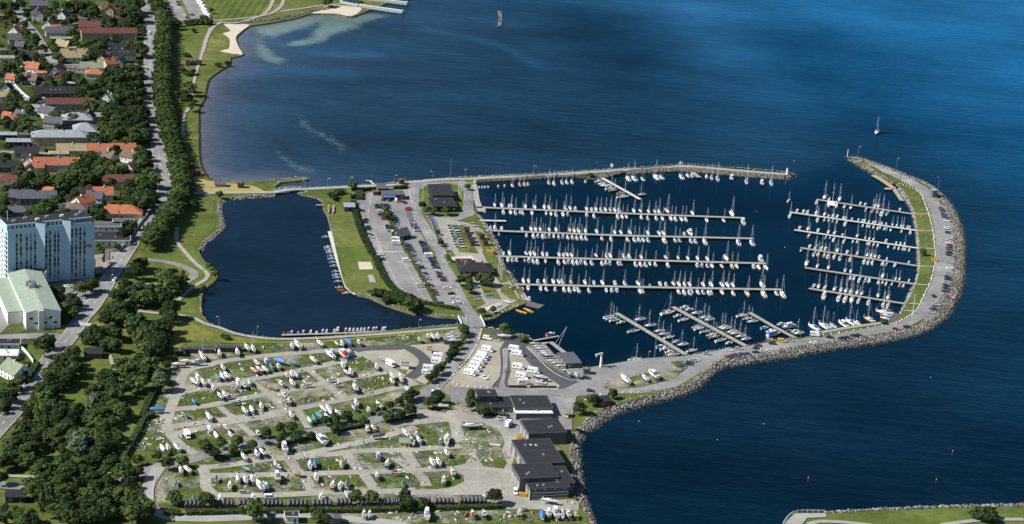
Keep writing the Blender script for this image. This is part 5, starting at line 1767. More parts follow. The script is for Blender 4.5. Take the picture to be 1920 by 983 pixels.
CROWNS = {'d': [crown_mesh('crown', LEAF, shape=(1, 1, .82)) for _ in range(6)], 'm': [crown_mesh('crown', LEAF2, shape=(1, 1, .85)) for _ in range(6)], 'n': [crown_mesh('crown', LEAF3, shape=(1, 1, .9), clumps=38) for _ in range(4)],
          'l': [crown_mesh('crown', LEAF_L, shape=(1, 1, .8)) for _ in range(2)], 's': [crown_mesh('crown', LEAF_S, shape=(1, 1, .95)) for _ in range(2)],
          'p': [crown_mesh('crown', LEAF, shape=(.62, .62, 2.4), clumps=52, leaf=.09) for _ in range(2)],
          'v': [crown_mesh('crown', LEAF2, shape=(1.0, 1.0, .72), clumps=40, per=30) for _ in range(4)],
          'b': [crown_mesh('crown', LEAF, shape=(1, 1, .62), clumps=30, per=26, low=-.2) for _ in range(3)], 'y': [crown_mesh('crown', LEAF_L, shape=(1, 1, .65), clumps=30, per=26, low=-.2) for _ in range(2)]}


def trunk_mesh(seed):
    r_ = random.Random(seed)
    mb = MB()
    mb.tube((0, 0, 0), (r_.uniform(-.05, .05), r_.uniform(-.05, .05), 1.0), .085, BARK, .05, 6)
    for k in range(4):
        a = r_.uniform(0, 6.28)
        mb.tube((0, 0, .7 + .08 * k), (.4 * math.cos(a), .4 * math.sin(a), 1.25 + .1 * k), .045, BARK, .02, 4)
    return mb.mesh('trunk')


TRUNKS = [trunk_mesh(i) for i in range(4)]
TLOOK = {'n': 'olive green tree', 'd': 'dark broadleaf tree', 'm': 'green broadleaf tree', 'l': 'pale green tree', 's': 'silvery willow', 'p': 'slim upright poplar', 'v': 'clipped avenue tree', 'b': 'dark rounded bush', 'y': 'pale green bush'}
NT = [0]


def tree(px, py, rad, kind='d', label=None, group=None, look=None, grow=1.0):
    """px,py: middle of the crown in the photo; rad: crown radius in metres"""
    shrub = kind in 'by'
    k = random.choice(CROWNS[kind])
    zs = {'p': 2.4, 's': .95, 'v': .72, 'b': .62, 'y': .65}.get(kind, .83)
    hc = rad * (.5 if shrub else zs + .45) * grow
    p = at(px, py, ZG + hc)
    root = ob('bush' if shrub else TNAME.get(group, 'tree'), None, None, (p.x, p.y, ZG - .2))
    c = ob('crown', k, root, (0, 0, hc + .2), random.uniform(0, 6.28), (rad * random.uniform(.93, 1.07), rad * random.uniform(.93, 1.07), rad * random.uniform(.9, 1.1)))
    ob('stem' if shrub else 'trunk', random.choice(TRUNKS), root, (0, 0, 0), random.uniform(0, 6.28), (max(.6, rad * (.45 if not shrub else .3)), max(.6, rad * (.45 if not shrub else .3)), hc * .95))
    NT[0] += 1
    if label:
        tag(root, label, 'bush' if shrub else 'tree', group)
    else:
        pend(root, look or TLOOK[kind], 'bush' if shrub else 'tree', group)
    return root


TSC = {'a': .82, 'b': .74, 'c': .66, 'd': .59, 'e': .57, 'i': .57, 'j': .57, 'm': .6, 'n': .52, 'l': .68, 'k': .62, 'h': .8, 'g': .8, 't': .65, 'f': .8, 'v': .8}
TNAME = {'garden trees of the villa district': 'garden_tree', 'garden trees near the tower block': 'street_tree', 'broad park trees by the road': 'park_tree', 'trees of the wood and yard edge': 'woodland_tree'}


def trees(s, group):
    """'a: 10,20,5 30,40,6m ...' crown middles in tile pixels, radius, kind"""
    tile = None
    for tok in s.split():
        if tok.endswith(':'):
            tile = tok[0]
            continue
        m_ = re.match(r'(-?\d+),(-?\d+),([\d.]+)([a-z]?)', tok)
        x, y = tp(tile, float(m_.group(1)), float(m_.group(2)))
        rad = float(m_.group(3)) * TSC.get(tile, 1.0) * random.uniform(.92, 1.1)
        if m_.group(4) in ('b', 'y'):
            rad *= 1.15
        kd = m_.group(4) or random.choice('ddddmn')
        tree(x, y, rad, random.choice('mmn') if kd == 'm' else kd, group=group)


# the avenue beside the main road
av = smooth(gpts("a1375,-40 1420,60 1470,180 1475,300 1465,500 1460,700 1462,900 b1475,20 1500,150 1540,300 1580,450 1610,600 1630,720 1610,830 1560,940 c1520,60 1440,160 1370,260 1330,330", ZG + 6), 1.0)
q, L = resample(av, int(sum((av[i + 1] - av[i]).length for i in range(len(av) - 1)) / 6.3))
for i in range(len(q)):
    if i == len(q) - 1:
        continue
    t = Vector(q[i + 1]) - Vector(q[i])
    t.z = 0
    t.normalize()
    nr = Vector((-t.y, t.x, 0))
    root = ob('avenue_tree', None, None, (q[i][0], q[i][1], ZG - .2))
    ob('crown', random.choice(CROWNS['v']), root, (random.uniform(-.4, .4), 0, 6.4), math.atan2(nr.y, nr.x) + random.choice((0, math.pi)) + random.uniform(-.15, .15), (6.6 * random.uniform(.9, 1.08), 4.3, 6.2 * random.uniform(.9, 1.1)))
    ob('trunk', random.choice(TRUNKS), root, (0, 0, 0), random.uniform(0, 6.28), (2.6, 2.6, 5.5))
    tag(root, 'clipped tree in the avenue along the main road, %s from the top' % ordinal(i + 1), 'tree', 'avenue trees along the main road')

trees("""a: 70,110,5 20,60,5 120,60,6 180,30,5 130,185,4 235,130,4 425,140,5 460,165,4m 500,50,5 600,50,6 660,40,6 720,60,6 790,50,6 840,80,6 800,130,5 850,120,5m 620,190,5 575,205,4 660,170,5 750,120,5
 960,190,6 980,240,5 1010,200,6 1100,130,7 1160,60,8 1200,110,8 1240,40,7 1250,140,6 1180,170,5 1080,50,7 1020,30,6 1100,250,5 1140,240,6 1190,250,5 1210,290,4 240,300,4m 300,350,6 270,390,5 300,400,5 220,220,4 215,290,4 380,440,4 460,400,4 490,440,4 330,450,4m
 520,510,5 560,545,4 820,390,5 870,370,5 920,400,5 870,430,6m 830,470,5m 900,480,5 950,360,5 770,400,5 1030,360,5 1080,370,5 1160,400,5 1270,440,6m 1290,470,5m 1210,420,4 690,400,4 720,440,4 680,350,4 650,290,4 640,250,4
 100,430,4 120,480,4 200,500,4 330,520,4 380,560,4m 100,600,5 160,570,4 40,610,5 190,640,4 30,790,4 180,700,4 130,660,4m 360,600,4 410,590,4 440,610,4 620,670,4m 690,700,5m 730,740,5 560,760,5m 420,780,5m 600,700,4 450,720,4
 960,690,6 1020,660,6 1080,670,6 1130,640,6 1190,620,6 1240,640,6 1260,690,6 1200,700,6 1140,720,7 1060,730,7 980,740,7 910,760,6 840,790,6 770,810,6 730,860,6 800,870,6 870,850,6 940,830,6 1020,800,7 1100,800,7 1180,790,6 1250,770,6 1270,830,5 1220,860,5 1150,870,6 1070,870,6 1250,910,5 1180,930,5 800,930,5m 840,970,4 330,880,4m 300,900,4m 120,860,5 150,900,5 110,950,5 200,940,5 250,970,5 60,960,4""", 'garden trees of the villa district')
trees("""b: 100,50,5 60,170,4 180,130,5m 220,150,5m 240,200,5 120,210,4 180,230,4m 60,140,4 30,170,4 290,240,4 350,260,6 380,290,5 330,300,5 540,110,5 500,90,5 620,110,6 660,140,6 600,130,5 690,100,5 520,200,3 960,40,7 1000,60,7 1050,110,7 980,120,7 1100,60,6 1020,140,6
 920,200,6m 960,230,6 1030,200,6 1090,150,6 1150,120,7 1210,70,6 1260,60,6 1290,90,6 1270,140,6 1210,160,6 1150,200,6 1100,250,7m 1050,280,7 1000,280,6m 1190,260,7 1210,310,6 1260,220,5 1300,190,5 1290,260,6 1310,290,6 840,310,7 890,330,7 930,330,6 860,360,6 1260,420,5 1310,450,5 1290,500,5m 1240,480,5 1320,540,5 1270,540,6 1210,440,4
 1090,400,4 1010,440,5 1040,420,5 960,450,4y 780,480,5 740,510,5 820,470,5m 700,540,5 380,510,4 430,510,4 460,500,4 590,500,4 660,490,4 700,480,4 50,480,5 40,540,4 130,600,4 180,600,5m 160,650,5 220,700,6m 260,670,6 310,640,6 350,710,7 400,680,7 460,700,7 520,690,7 570,710,7 640,640,7 620,700,7 690,600,7 740,640,7 760,580,6 820,540,6 880,560,6 930,530,6 980,560,7 1030,600,6 920,620,7 860,640,7 800,680,7 960,660,6 1000,700,5
 1120,600,5 1250,590,5 1290,560,4m 1330,620,5m 1380,680,7m 1310,670,6m 1270,680,6l 1340,740,6 1280,760,6 1160,730,6 1130,770,6 1180,810,6 1240,840,7 1220,900,6 1280,880,7 1340,810,6 1370,860,6 1320,900,6 1180,870,5 1110,820,5 60,760,4 130,750,5 40,890,4 460,820,4m 500,860,5m 540,870,4m 480,930,4 410,920,6m 370,950,6m 330,950,5 560,820,4 620,850,4m 670,810,4 880,960,5 920,930,5 1000,900,4 1080,910,4m 1150,910,4 980,940,4 30,960,5""", 'garden trees of the villa district')
trees("""c: 420,30,6m 370,50,5m 270,60,5 330,70,5 30,30,6 590,30,4 900,80,5 880,40,4 1060,50,3 1130,140,4 1200,150,4 1100,230,5 1160,210,5 1060,350,3 900,370,3m 950,455,4 880,340,3m 500,60,3
 720,720,5.5 820,680,6 790,720,5 640,810,6 680,850,5 580,900,5.5 620,880,4 450,740,4m 480,800,4m 540,740,4 430,820,4m 520,830,4m 670,920,4m 560,960,4
 d: 640,20,4m 580,50,4m 130,440,4m 190,420,3m 160,480,3 240,530,4m 220,560,4m 240,480,3m 90,650,5 150,640,5 200,620,5 40,740,5 110,750,5 60,820,4 20,870,4 160,690,4 400,290,9 430,260,6m""", 'garden trees near the tower block')
trees("""c: 1250,500,6 1220,560,7.5 1290,490,5 1470,620,7 1540,620,8 1610,640,8 1500,680,7 1580,690,7 1440,590,5 1110,680,5.5 1150,690,5 1260,690,5 1050,790,6 1110,770,6 1180,760,6 1250,760,7 1330,750,7 1370,740,6 1300,800,7 1440,770,7 1500,790,6 1530,900,7.5 1480,930,5 1440,830,5
 1040,900,7 1100,920,8 960,930,6 1160,940,7 1020,950,6 1230,830,5
 d: 1000,30,7 1080,40,8 1160,60,7 950,60,6 790,210,7 860,190,8 930,180,7 800,260,6 880,240,7 990,160,7 1030,190,7 970,280,6m 1040,290,6m 940,290,5 1180,120,7 1240,100,8 1200,180,6 1300,150,7 1360,190,8 1280,200,7 1420,140,8 1490,110,7 1480,170,7 1240,240,7 1340,250,8 1420,250,8 1300,310,7 1390,330,8 1460,290,6 1530,40,6 
 660,350,6m 620,400,7 560,430,7 660,440,7 480,500,6 560,500,7 640,510,7 690,500,6 520,560,7 600,570,7 430,560,6 460,620,7 540,640,6 380,680,7 460,720,7 330,760,6m 400,780,7m 300,830,7m 380,850,7m 460,850,7 230,870,5m 270,920,7 350,930,7 430,920,7 520,900,7 570,860,6 640,900,6m 700,880,6 660,930,6
 1080,480,7m 1140,470,7m 1190,500,7m 1120,540,7m 1280,440,7 1340,470,7 1310,530,6 1380,520,6 1260,520,6 930,580,6 990,570,6 950,640,5 1020,620,5 1020,680,7 1090,690,7m 1040,740,7m 1000,700,6 1200,610,7 1250,640,7 1180,660,6 830,710,6 880,760,6 900,680,5 850,790,6s 830,830,6s 960,800,5m 920,850,5 1080,870,7m 1120,900,6 1010,840,6 860,930,7 930,910,7 800,950,6 1440,610,7s 1480,590,5s 1430,560,5s 1360,470,5 1500,470,4""", 'broad park trees by the road')
trees("""e: 60,330,7m 130,260,7m 200,240,8m 270,230,8m 310,300,7m 240,320,7m 180,370,7 250,410,7 120,390,7 60,400,6 330,200,6 380,150,7 310,110,7m 230,100,7m 170,150,6m 410,60,6 500,60,6 30,420,6 10,560,6 600,90,7 560,150,7 480,190,7 530,250,7 610,130,7m 650,200,7s 720,230,8s 700,300,8s 770,250,7s 780,180,7m 640,280,7 580,310,6 850,80,6m 920,120,7m 880,190,7 950,220,7 1010,150,6m 1000,60,6m 1040,200,7 920,290,7 870,340,7 960,310,6 1020,270,6 840,400,6
 380,450,7m 330,490,6m 430,490,5m 560,430,7m 620,400,6m 690,440,6m 760,430,6m 640,460,6m 1000,430,6m 960,470,5m 1120,420,6m 1140,460,5m 1090,510,6.5m 920,540,6m 960,580,5m 1230,510,5.5m 600,540,8m 680,530,8m 760,530,7m 560,600,8m 640,620,7m 820,560,6m 350,600,8m 420,610,7m 290,650,7m 480,620,7m 330,700,6m 430,680,7 530,690,7m 600,700,7m 380,800,4p 370,740,4p 700,650,4p 740,650,4p 830,660,7 780,720,7m 900,640,6m 960,630,7m 990,680,6m 880,720,7m 940,740,6m 850,780,7 930,810,7m 960,860,6m 850,860,7m 780,850,8 700,840,8 640,860,8 600,910,7 680,920,7 750,910,7 820,890,7m 900,900,6m 540,800,6 460,780,7 500,850,6
 1160,610,5 1210,640,5y 1100,720,7m 1170,740,7m 1060,750,6 1240,770,8m 1300,820,8m 1210,830,8 1280,880,7 1190,890,7 1330,860,6 1090,880,5y 1040,890,5y 1120,910,4y 
 130,870,5m 200,890,5m 260,900,6m 40,850,4 80,880,4m 230,950,5m 290,950,5m 180,950,5m 20,940,4
 1240,400,4m 1410,365,4.5m 1540,345,4m 1510,430,4.5m 1635,410,5m 1850,280,4.5m 1565,735,5m 1860,750,5.5m""", 'trees of the wood and yard edge')
trees("""j: 20,260,4.5 50,290,4 170,250,4.5 310,230,5m 270,305,4.5m 110,345,4.5 445,265,4.5m 570,150,4.5 695,120,4.5 805,105,4.5 705,215,4.5m 840,190,4.2m 970,180,3.5m 1105,45,4.5 1195,40,4.5 1300,10,4.5 1205,120,4 1330,95,2m 1450,60,4.8 1670,10,4.5 1780,5,4 
 40,760,6m 455,860,7.5 1380,730,5.5 1520,735,5.5m 1810,720,5.5 1840,790,5.5 1060,870,4m 1030,910,4 1110,930,4 
 i: 1560,870,4.5 1680,835,4.5 1670,940,4.5m 1780,910,4.5m 1865,880,4.5m 1770,800,4 1880,740,4 1300,930,4.5 1190,950,4.5 215,230,3.5b 190,220,3b
 m: 520,75,4.5 540,110,4 525,155,4 480,215,4 440,260,4 410,310,4.5 300,440,4.5 340,395,3 260,490,4 215,520,4 320,430,4 255,710,5 210,740,5 290,690,5 40,800,5 45,670,5 100,660,3 15,690,4m 600,655,4 590,710,4.5 590,760,4.5 685,810,4.2m 770,820,3.5m 895,60,4l 1050,170,4y 1690,710,5.5 1570,785,5.5 1865,660,4 
 n: 805,720,7.5 150,790,6 20,790,5 1530,745,2l 
 l: 30,510,6m 75,520,6m 120,550,4 550,290,5m 575,330,4m 570,380,4 680,290,5m 740,300,5m 700,310,4m 690,590,3.5 790,575,2.5m 500,310,4m 1070,835,3.5y 880,740,3.5l 930,785,3 
 k: 155,545,4 195,590,4.5 260,600,4 370,590,4.5m 560,380,3 1670,280,3.2b 320,885,3m 290,790,2.5m
 h: 55,515,2.5m 120,590,3m 10,720,2.5 1555,760,4b 1620,770,4b 1680,790,4b 1740,810,4b 1790,830,4.5b 1860,830,5m 1650,830,3.5b
 g: 1355,725,4m 1650,950,2 150,810,3 1190,830,3b 1155,820,3b 1185,850,3b 1220,795,3b 1255,785,2.5b
 t: 860,420,4.5m 820,400,3m 
 a: 1740,275,3b 1660,490,3b 1690,500,2.5b 1650,640,4b 1700,660,4b 1730,650,3.5b 1690,770,5 1720,800,5 1660,850,5 1690,880,4.5 1600,850,4 1720,950,4 1570,205,5 1680,205,4b 1720,200,4b 1770,195,4b 1830,190,5b 1870,200,4b 1600,215,4b 1660,860,4m 1900,90,3
 f: 30,190,4b 60,200,4b 10,160,4b 1110,15,5 1130,5,5 220,570,3b 140,585,3b
 b: 1700,860,4 1740,900,4 1680,800,4.5 1720,740,4.5
 r: 1300,55,2m 945,690,2b v: 1590,420,5b 1640,410,5b 1660,440,5b""", 'scattered trees and bushes of the marina')


# ------------------------------------------------------------------ hedges
def hedge(s, w, h, label, material=None, leaf=.28, dens=7.0):
    material = material or LEAF
    p = smooth(gpts(s, ZG), 3.0)
    o0 = p[0].copy()
    p = [v - o0 for v in p]
    root = thing('hedge', label, 'hedge', o0)
    l, r = offset_line(p, w / 2 * .85), offset_line(p, -w / 2 * .85)
    mb = MB()
    up = Vector((0, 0, h * .9))
    mb.loft([[l[i], l[i] + up, r[i] + up, r[i]] for i in range(len(p))], material)
    L = sum((p[i + 1] - p[i]).length for i in range(len(p) - 1))
    ob('stems', mb.mesh('stems'), root)
    n = int(L * (w + 2 * h) * dens / 3)
    q, _ = resample(p, 200)
    t = rng.uniform(0, 198.99, n)
    i0 = t.astype(int)
    f = (t - i0)[:, None]
    c = q[i0] * (1 - f) + q[i0 + 1] * f
    tg = q[i0 + 1] - q[i0]
    tg /= np.linalg.norm(tg, axis=1, keepdims=True) + 1e-9
    nr = np.stack([-tg[:, 1], tg[:, 0], np.zeros(n)], 1)
    u = rng.uniform(-1, 1, n) * (w / 2 + h) 
    top = np.abs(u) < w / 2
    off = np.where(top, u, np.sign(u) * w / 2)
    z = np.where(top, h, h - (np.abs(u) - w / 2)) + rng.normal(0, .12, n)
    pos_ = c + nr * off[:, None]
    pos_[:, 2] += z
    dr = np.where(top[:, None], np.array([[0, 0, 1.0]]), nr * np.sign(u)[:, None])
    v, fc = leaf_quads(pos_, dr, leaf)
    ob('foliage', npmesh('foliage', v, fc, material), root)
    return root


hedge("t340,240 360,380 400,520 450,680 520,830 600,985 u330,160 400,330 520,550 640,680 800,770 900,800", 3.4, 1.9, 'long dark hedge between lawn and car park')
hedge("u1050,870 1250,900 1450,940 1600,960", 2.4, 1.4, 'low hedge at the foot of the car park')
hedge("t430,90 430,200", 4.0, 2.2, 'thick dark hedge behind the tiny black shed')
hedge("t310,60 500,55 690,45", 2.4, 1.8, 'hedge between mole road and kiosk')
hedge("t930,30 1150,18", 2.4, 1.8, 'hedge behind the kiosk boat')
hedge("t760,270 840,440 960,640 990,680", 1.8, 1.0, 'grassy planted strip in the upper car park', LEAF2)
hedge("t1060,790 1130,985 u830,110 950,320 1060,520 1120,620 1210,790 1260,880", 1.8, 1.1, 'planted strip in the lower car park', LEAF2)
hedge("l375,90 415,155 620,150", 1.2, 1.2, 'clipped hedge around the playground')
hedge("j-150,895 0,885 300,882 600,878 930,872", 3.6, 1.8, 'long hedge behind the shed rows', LEAF)
hedge("j960,870 1300,868 1800,858 z775,955", 3.6, 1.8, 'right half of the long hedge behind the sheds', LEAF)
hedge("e1480,890 1620,900", 3.6, 1.8, 'short hedge stretch by the service road bend', LEAF)
hedge("n-40,858 300,850 700,842 870,832", 3.2, 1.8, 'hedge below the longest shed row', LEAF)
hedge("e1390,10 1300,40 1240,160 1150,320 1100,400", 3.0, 2.2, 'slanting hedge on the edge of the wood', LEAF)
hedge("d1420,640 1350,790 1300,900 1270,985", 3.0, 2.0, 'hedge between park lawn and boat yard', LEAF)
hedge("j110,405 250,375 430,330", 2.2, 1.5, 'hedge along the yard road by the parked boats', LEAF)
hedge("j660,290 850,240 1050,200", 2.2, 1.5, 'middle hedge along the yard road', LEAF)
hedge("j1170,165 1300,130 1450,105", 2.2, 1.5, 'hedge strip opposite the yard trees', LEAF)
hedge("j1640,70 1800,40 1918,20", 2.2, 1.2, 'low hedge near the road junction', LEAF)
hedge("m450,260 400,340 370,390", 2.0, 1.2, 'hedge under the road trees by the motorhomes', LEAF)
hedge("m700,855 850,860 930,862", 1.6, 1.0, 'low hedge in front of the office', LEAF2)
hedge("a1285,235 1290,330", 2.0, 1.8, 'hedge beside the main road bend', LEAF)
hedge("a560,320 640,330", 2.0, 1.6, 'garden hedge by the long grey roof', LEAF)
hedge("b400,430 700,425", 2.2, 1.8, 'clipped hedge in front of the tan apartments', LEAF)
hedge("b330,508 560,505 740,490", 2.6, 2.2, 'dark garden hedge behind the orange roofs', LEAF)
hedge("c300,70 480,66", 2.2, 1.8, 'hedge behind the tower block', LEAF)
hedge("a1020,570 1280,560", 1.8, 1.4, 'hedge in front of the black roofed house', LEAF)
hedge("d240,640 300,540 340,470", 2.4, 1.8, 'street hedge by the white gabled house', LEAF)
hedge("d20,900 60,880 80,860", 2.4, 1.6, 'garden hedge at the left edge', LEAF)
# ================================================================== boats
BC = {'w': (0.66, 0.66, 0.64), 'r': (0.36, 0.035, 0.03), 'n': (0.025, 0.045, 0.1), 'b': (0.05, 0.17, 0.42), 'o': (0.3, 0.155, 0.06), 'y': (0.6, 0.34, 0.03), 'g': (0.35, 0.37, 0.37), 'k': (0.03, 0.03, 0.035), 't': (0.05, 0.2, 0.19), 'e': (0.32, 0.4, 0.27), 'l': (0.5, 0.58, 0.62), 'c': (0.66, 0.6, 0.46), 'd': (0.11, 0.16, 0.12), 'p': (0.5, 0.12, 0.03)}
BN = {'w': 'white', 'r': 'red', 'n': 'navy', 'b': 'blue', 'o': 'wooden', 'y': 'yellow', 'g': 'grey', 'k': 'black', 't': 'teal', 'e': 'pale green', 'l': 'pale blue', 'c': 'cream', 'd': 'dark green', 'p': 'orange'}


def bm_(c):
    return mat('boat ' + BN[c], BC[c], rough=.35 if c != 'o' else .5, spec=.4, var=.06, scale=1.5, coord='obj', rnd=.14)


DECK = paint('boat deck', (0.6, 0.585, 0.54), rough=.6)
TEAK = paint('teak', (0.3, 0.2, 0.115), rough=.7)
ALU = paint('mast aluminium', (0.66, 0.67, 0.68), rough=.35, metal=.15)
RIG = paint('rigging wire', (0.5, 0.5, 0.5), rough=.4)
BOTTOM = paint('antifouling', (0.11, 0.03, 0.03), rough=.7)
BOTTOMB = paint('antifouling blue', (0.03, 0.05, 0.11), rough=.7)
WELL = paint('cockpit shade', (0.14, 0.115, 0.09), rough=.8)
_bmesh = {}


def hull_rings(L, B, F, sheer, stern=.72, draft=.45, nst=11, full=.55):
    """sections from stern (-x) to bow (+x); each ring runs gunwale port -> keel -> gunwale starboard"""
    rings = []
    for i in range(nst):
        t = i / (nst - 1)
        x = -L / 2 + L * t
        w = B / 2 * (stern + (1 - stern) * min(1, t / .4)) if t < .4 else B / 2 * max(0.02, 1 - ((t - .4) / .6) ** 2.3)
        zt = F + sheer * (t - .3) ** 2
        zk = -draft * (1 - max(0, (t - .55) / .45) ** 2 * .9)
        xo = 0.35 * (t > .98)
        rings.append([(x + xo, w, zt), (x, w * .93, zt * .35), (x, w * .5, zk * .8), (x, 0, zk), (x, -w * .5, zk * .8), (x, -w * .93, zt * .35), (x + xo, -w, zt)])
    return rings


def hull_mesh(key, L, B, F, sheer, col, stern=.72, draft=.45, deckm=None, open_=False, stripe=None):
    k = ('hull', key, col)
    if k in _bmesh:
        return _bmesh[k]
    r = hull_rings(L, B, F, sheer, stern, draft)
    mb = MB()
    n = 7
    hm = bm_(col)
    for i in range(len(r) - 1):
        for j in range(n - 1):
            a, b_, c, d = r[i][j], r[i][j + 1], r[i + 1][j + 1], r[i + 1][j]
            mb.add([a, b_, c, d], [(3, 2, 1, 0)], hm if j in (0, 5) else (BOTTOM if col in 'wcr' else BOTTOMB))
    mb.add(r[0], [tuple(range(7))], hm)
    me = mb.mesh('hull')
    _bmesh[k] = me
    mb = MB()
    if open_:
        for i in range(len(r) - 1):
            a, b_, c, d = r[i][0], r[i][6], r[i + 1][6], r[i + 1][0]
            s = .86
            mb.add([(a[0], a[1] * s, .12), (b_[0], b_[1] * s, .12), (c[0], c[1] * s, .12), (d[0], d[1] * s, .12)], [(0, 1, 2, 3)], deckm)
            for p, q in ((a, d), (b_, c)):
                sg = 1 if p is a else -1
                mb.add([p, q, (q[0], q[1] * s, .12), (p[0], p[1] * s, .12)], [(0, 1, 2, 3) if sg > 0 else (3, 2, 1, 0)], hm)
        for x in (-.2, .15):
            mb.box(L * x - .15, L * x + .15, -B * .42, B * .42, F * .55, F * .62, TEAK)
    else:
        for i in range(len(r) - 1):
            a, b_, c, d = r[i][0], r[i][6], r[i + 1][6], r[i + 1][0]
            mb.add([(a[0], a[1], a[2] - .05), (b_[0], b_[1], b_[2] - .05), (c[0], c[1], c[2] - .05), (d[0], d[1], d[2] - .05)], [(0, 1, 2, 3)[::-1]], deckm or DECK)
    _bmesh[('deck', key, col)] = mb.mesh('deck')
    return me


def cached(k, fn):
    if k not in _bmesh:
        _bmesh[k] = fn()
    return _bmesh[k]


def sail_parts(root, col='w', cover='w', L=9.0, rig=True, dry=False, deckm=None, kind=0):
    """children of ROOT for a 9 m sloop; ROOT is scaled to the boat's length"""
    hm = hull_mesh('s', 9.0, 2.95, 1.0, .5, col, deckm=deckm)
    ob('hull', hm, root)
    ob('deck', _bmesh[('deck', 's', col)], root)

    def cabin():
        mb = MB().frustum((-1.0, 2.6, -.92, .92), (-.7, 2.0, -.68, .68), .93, 1.55, bm_('w' if col in 'wcn' else 'c'))
        mb.box(-.95, .4, -.45, .45, 1.5, 1.62, DECK)
        return mb.mesh('cabin')

    def glass():
        mb = MB()
        for s in (-1, 1):
            mb.add([(-.75, s * .88, 1.12), (1.9, s * .8, 1.12), (1.7, s * .74, 1.38), (-.68, s * .8, 1.38)], [(0, 1, 2, 3) if s < 0 else (3, 2, 1, 0)], GLASS)
        return mb.mesh('cabin_window')
    c = ob('cabin', cached(('scab', col), cabin), root)
    ob('cabin_window', cached('sgl', glass), c)
    ob('cockpit', cached(('swell', cover == 'o'), lambda: MB().box(-3.9, -1.1, -.62, .62, .96, 1.06, WELL if cover != 'o' else TEAK).box(-3.9, -1.1, -.85, -.62, .96, 1.28, DECK).box(-3.9, -1.1, .62, .85, .96, 1.28, DECK).mesh('cockpit')), root)
    if rig:
        def mast():
            mb = MB().tube((1.0, 0, 1.0), (.9, 0, 11.5), .1, ALU, .07, 6)
            for z, w in ((5.6, .95), (8.8, .7)):
                mb.tube((.95, -w, z), (.95, w, z), .045, ALU, n=4)
            return mb.mesh('mast')

        def rigging():
            mb = MB()
            for q in ((4.55, 0, 1.35), (-4.4, 0, 1.15)):
                mb.tube((.9, 0, 11.3), q, .022, RIG, n=3)
            for s in (-1, 1):
                mb.tube((.95, s * .95, 5.6), (.9, 0, 10.9), .02, RIG, n=3)
                mb.tube((.95, s * .95, 5.6), (.8, s * 1.38, 1.05), .02, RIG, n=3)
            return mb.mesh('rigging')
        m_ = ob('mast', cached('mast', mast), root)
        ob('rigging', cached('rigging', rigging), m_)
        bo = ob('boom', cached('boom', lambda: MB().tube((.9, 0, 2.15), (-3.0, 0, 2.2), .07, ALU, n=5).mesh('boom')), root)
        ob('sail_cover', cached(('cover', cover), lambda: MB().tube((.8, 0, 2.3), (-2.9, 0, 2.32), .26, bm_(cover), .15, 6).mesh('sail_cover')), bo)
        if cover == 'b':
            ob('spray_hood', cached(('hood', cover), lambda: MB().frustum((-1.6, -.3, -.85, .85), (-1.3, -.6, -.7, .7), 1.3, 2.0, bm_(cover)).mesh('spray_hood')), root)
    if dry:
        ob('keel', cached('keel', lambda: MB().frustum((-.6, .7, -.12, .12), (-.9, 1.1, -.16, .16), -1.35, -.3, BOTTOM).mesh('keel')), root)
        ob('rudder', cached('rudder', lambda: MB().box(-4.3, -3.8, -.05, .05, -1.1, .1, BOTTOMB).mesh('rudder')), root)
    ob('pulpit', cached('pulpit', lambda: MB().tube((4.7, 0, 2.0), (3.6, .75, 1.85), .03, STEEL_W, n=3).tube((4.7, 0, 2.0), (3.6, -.75, 1.85), .03, STEEL_W, n=3).tube((4.7, 0, 2.0), (4.75, 0, 1.3), .03, STEEL_W, n=3).mesh('pulpit')), root)


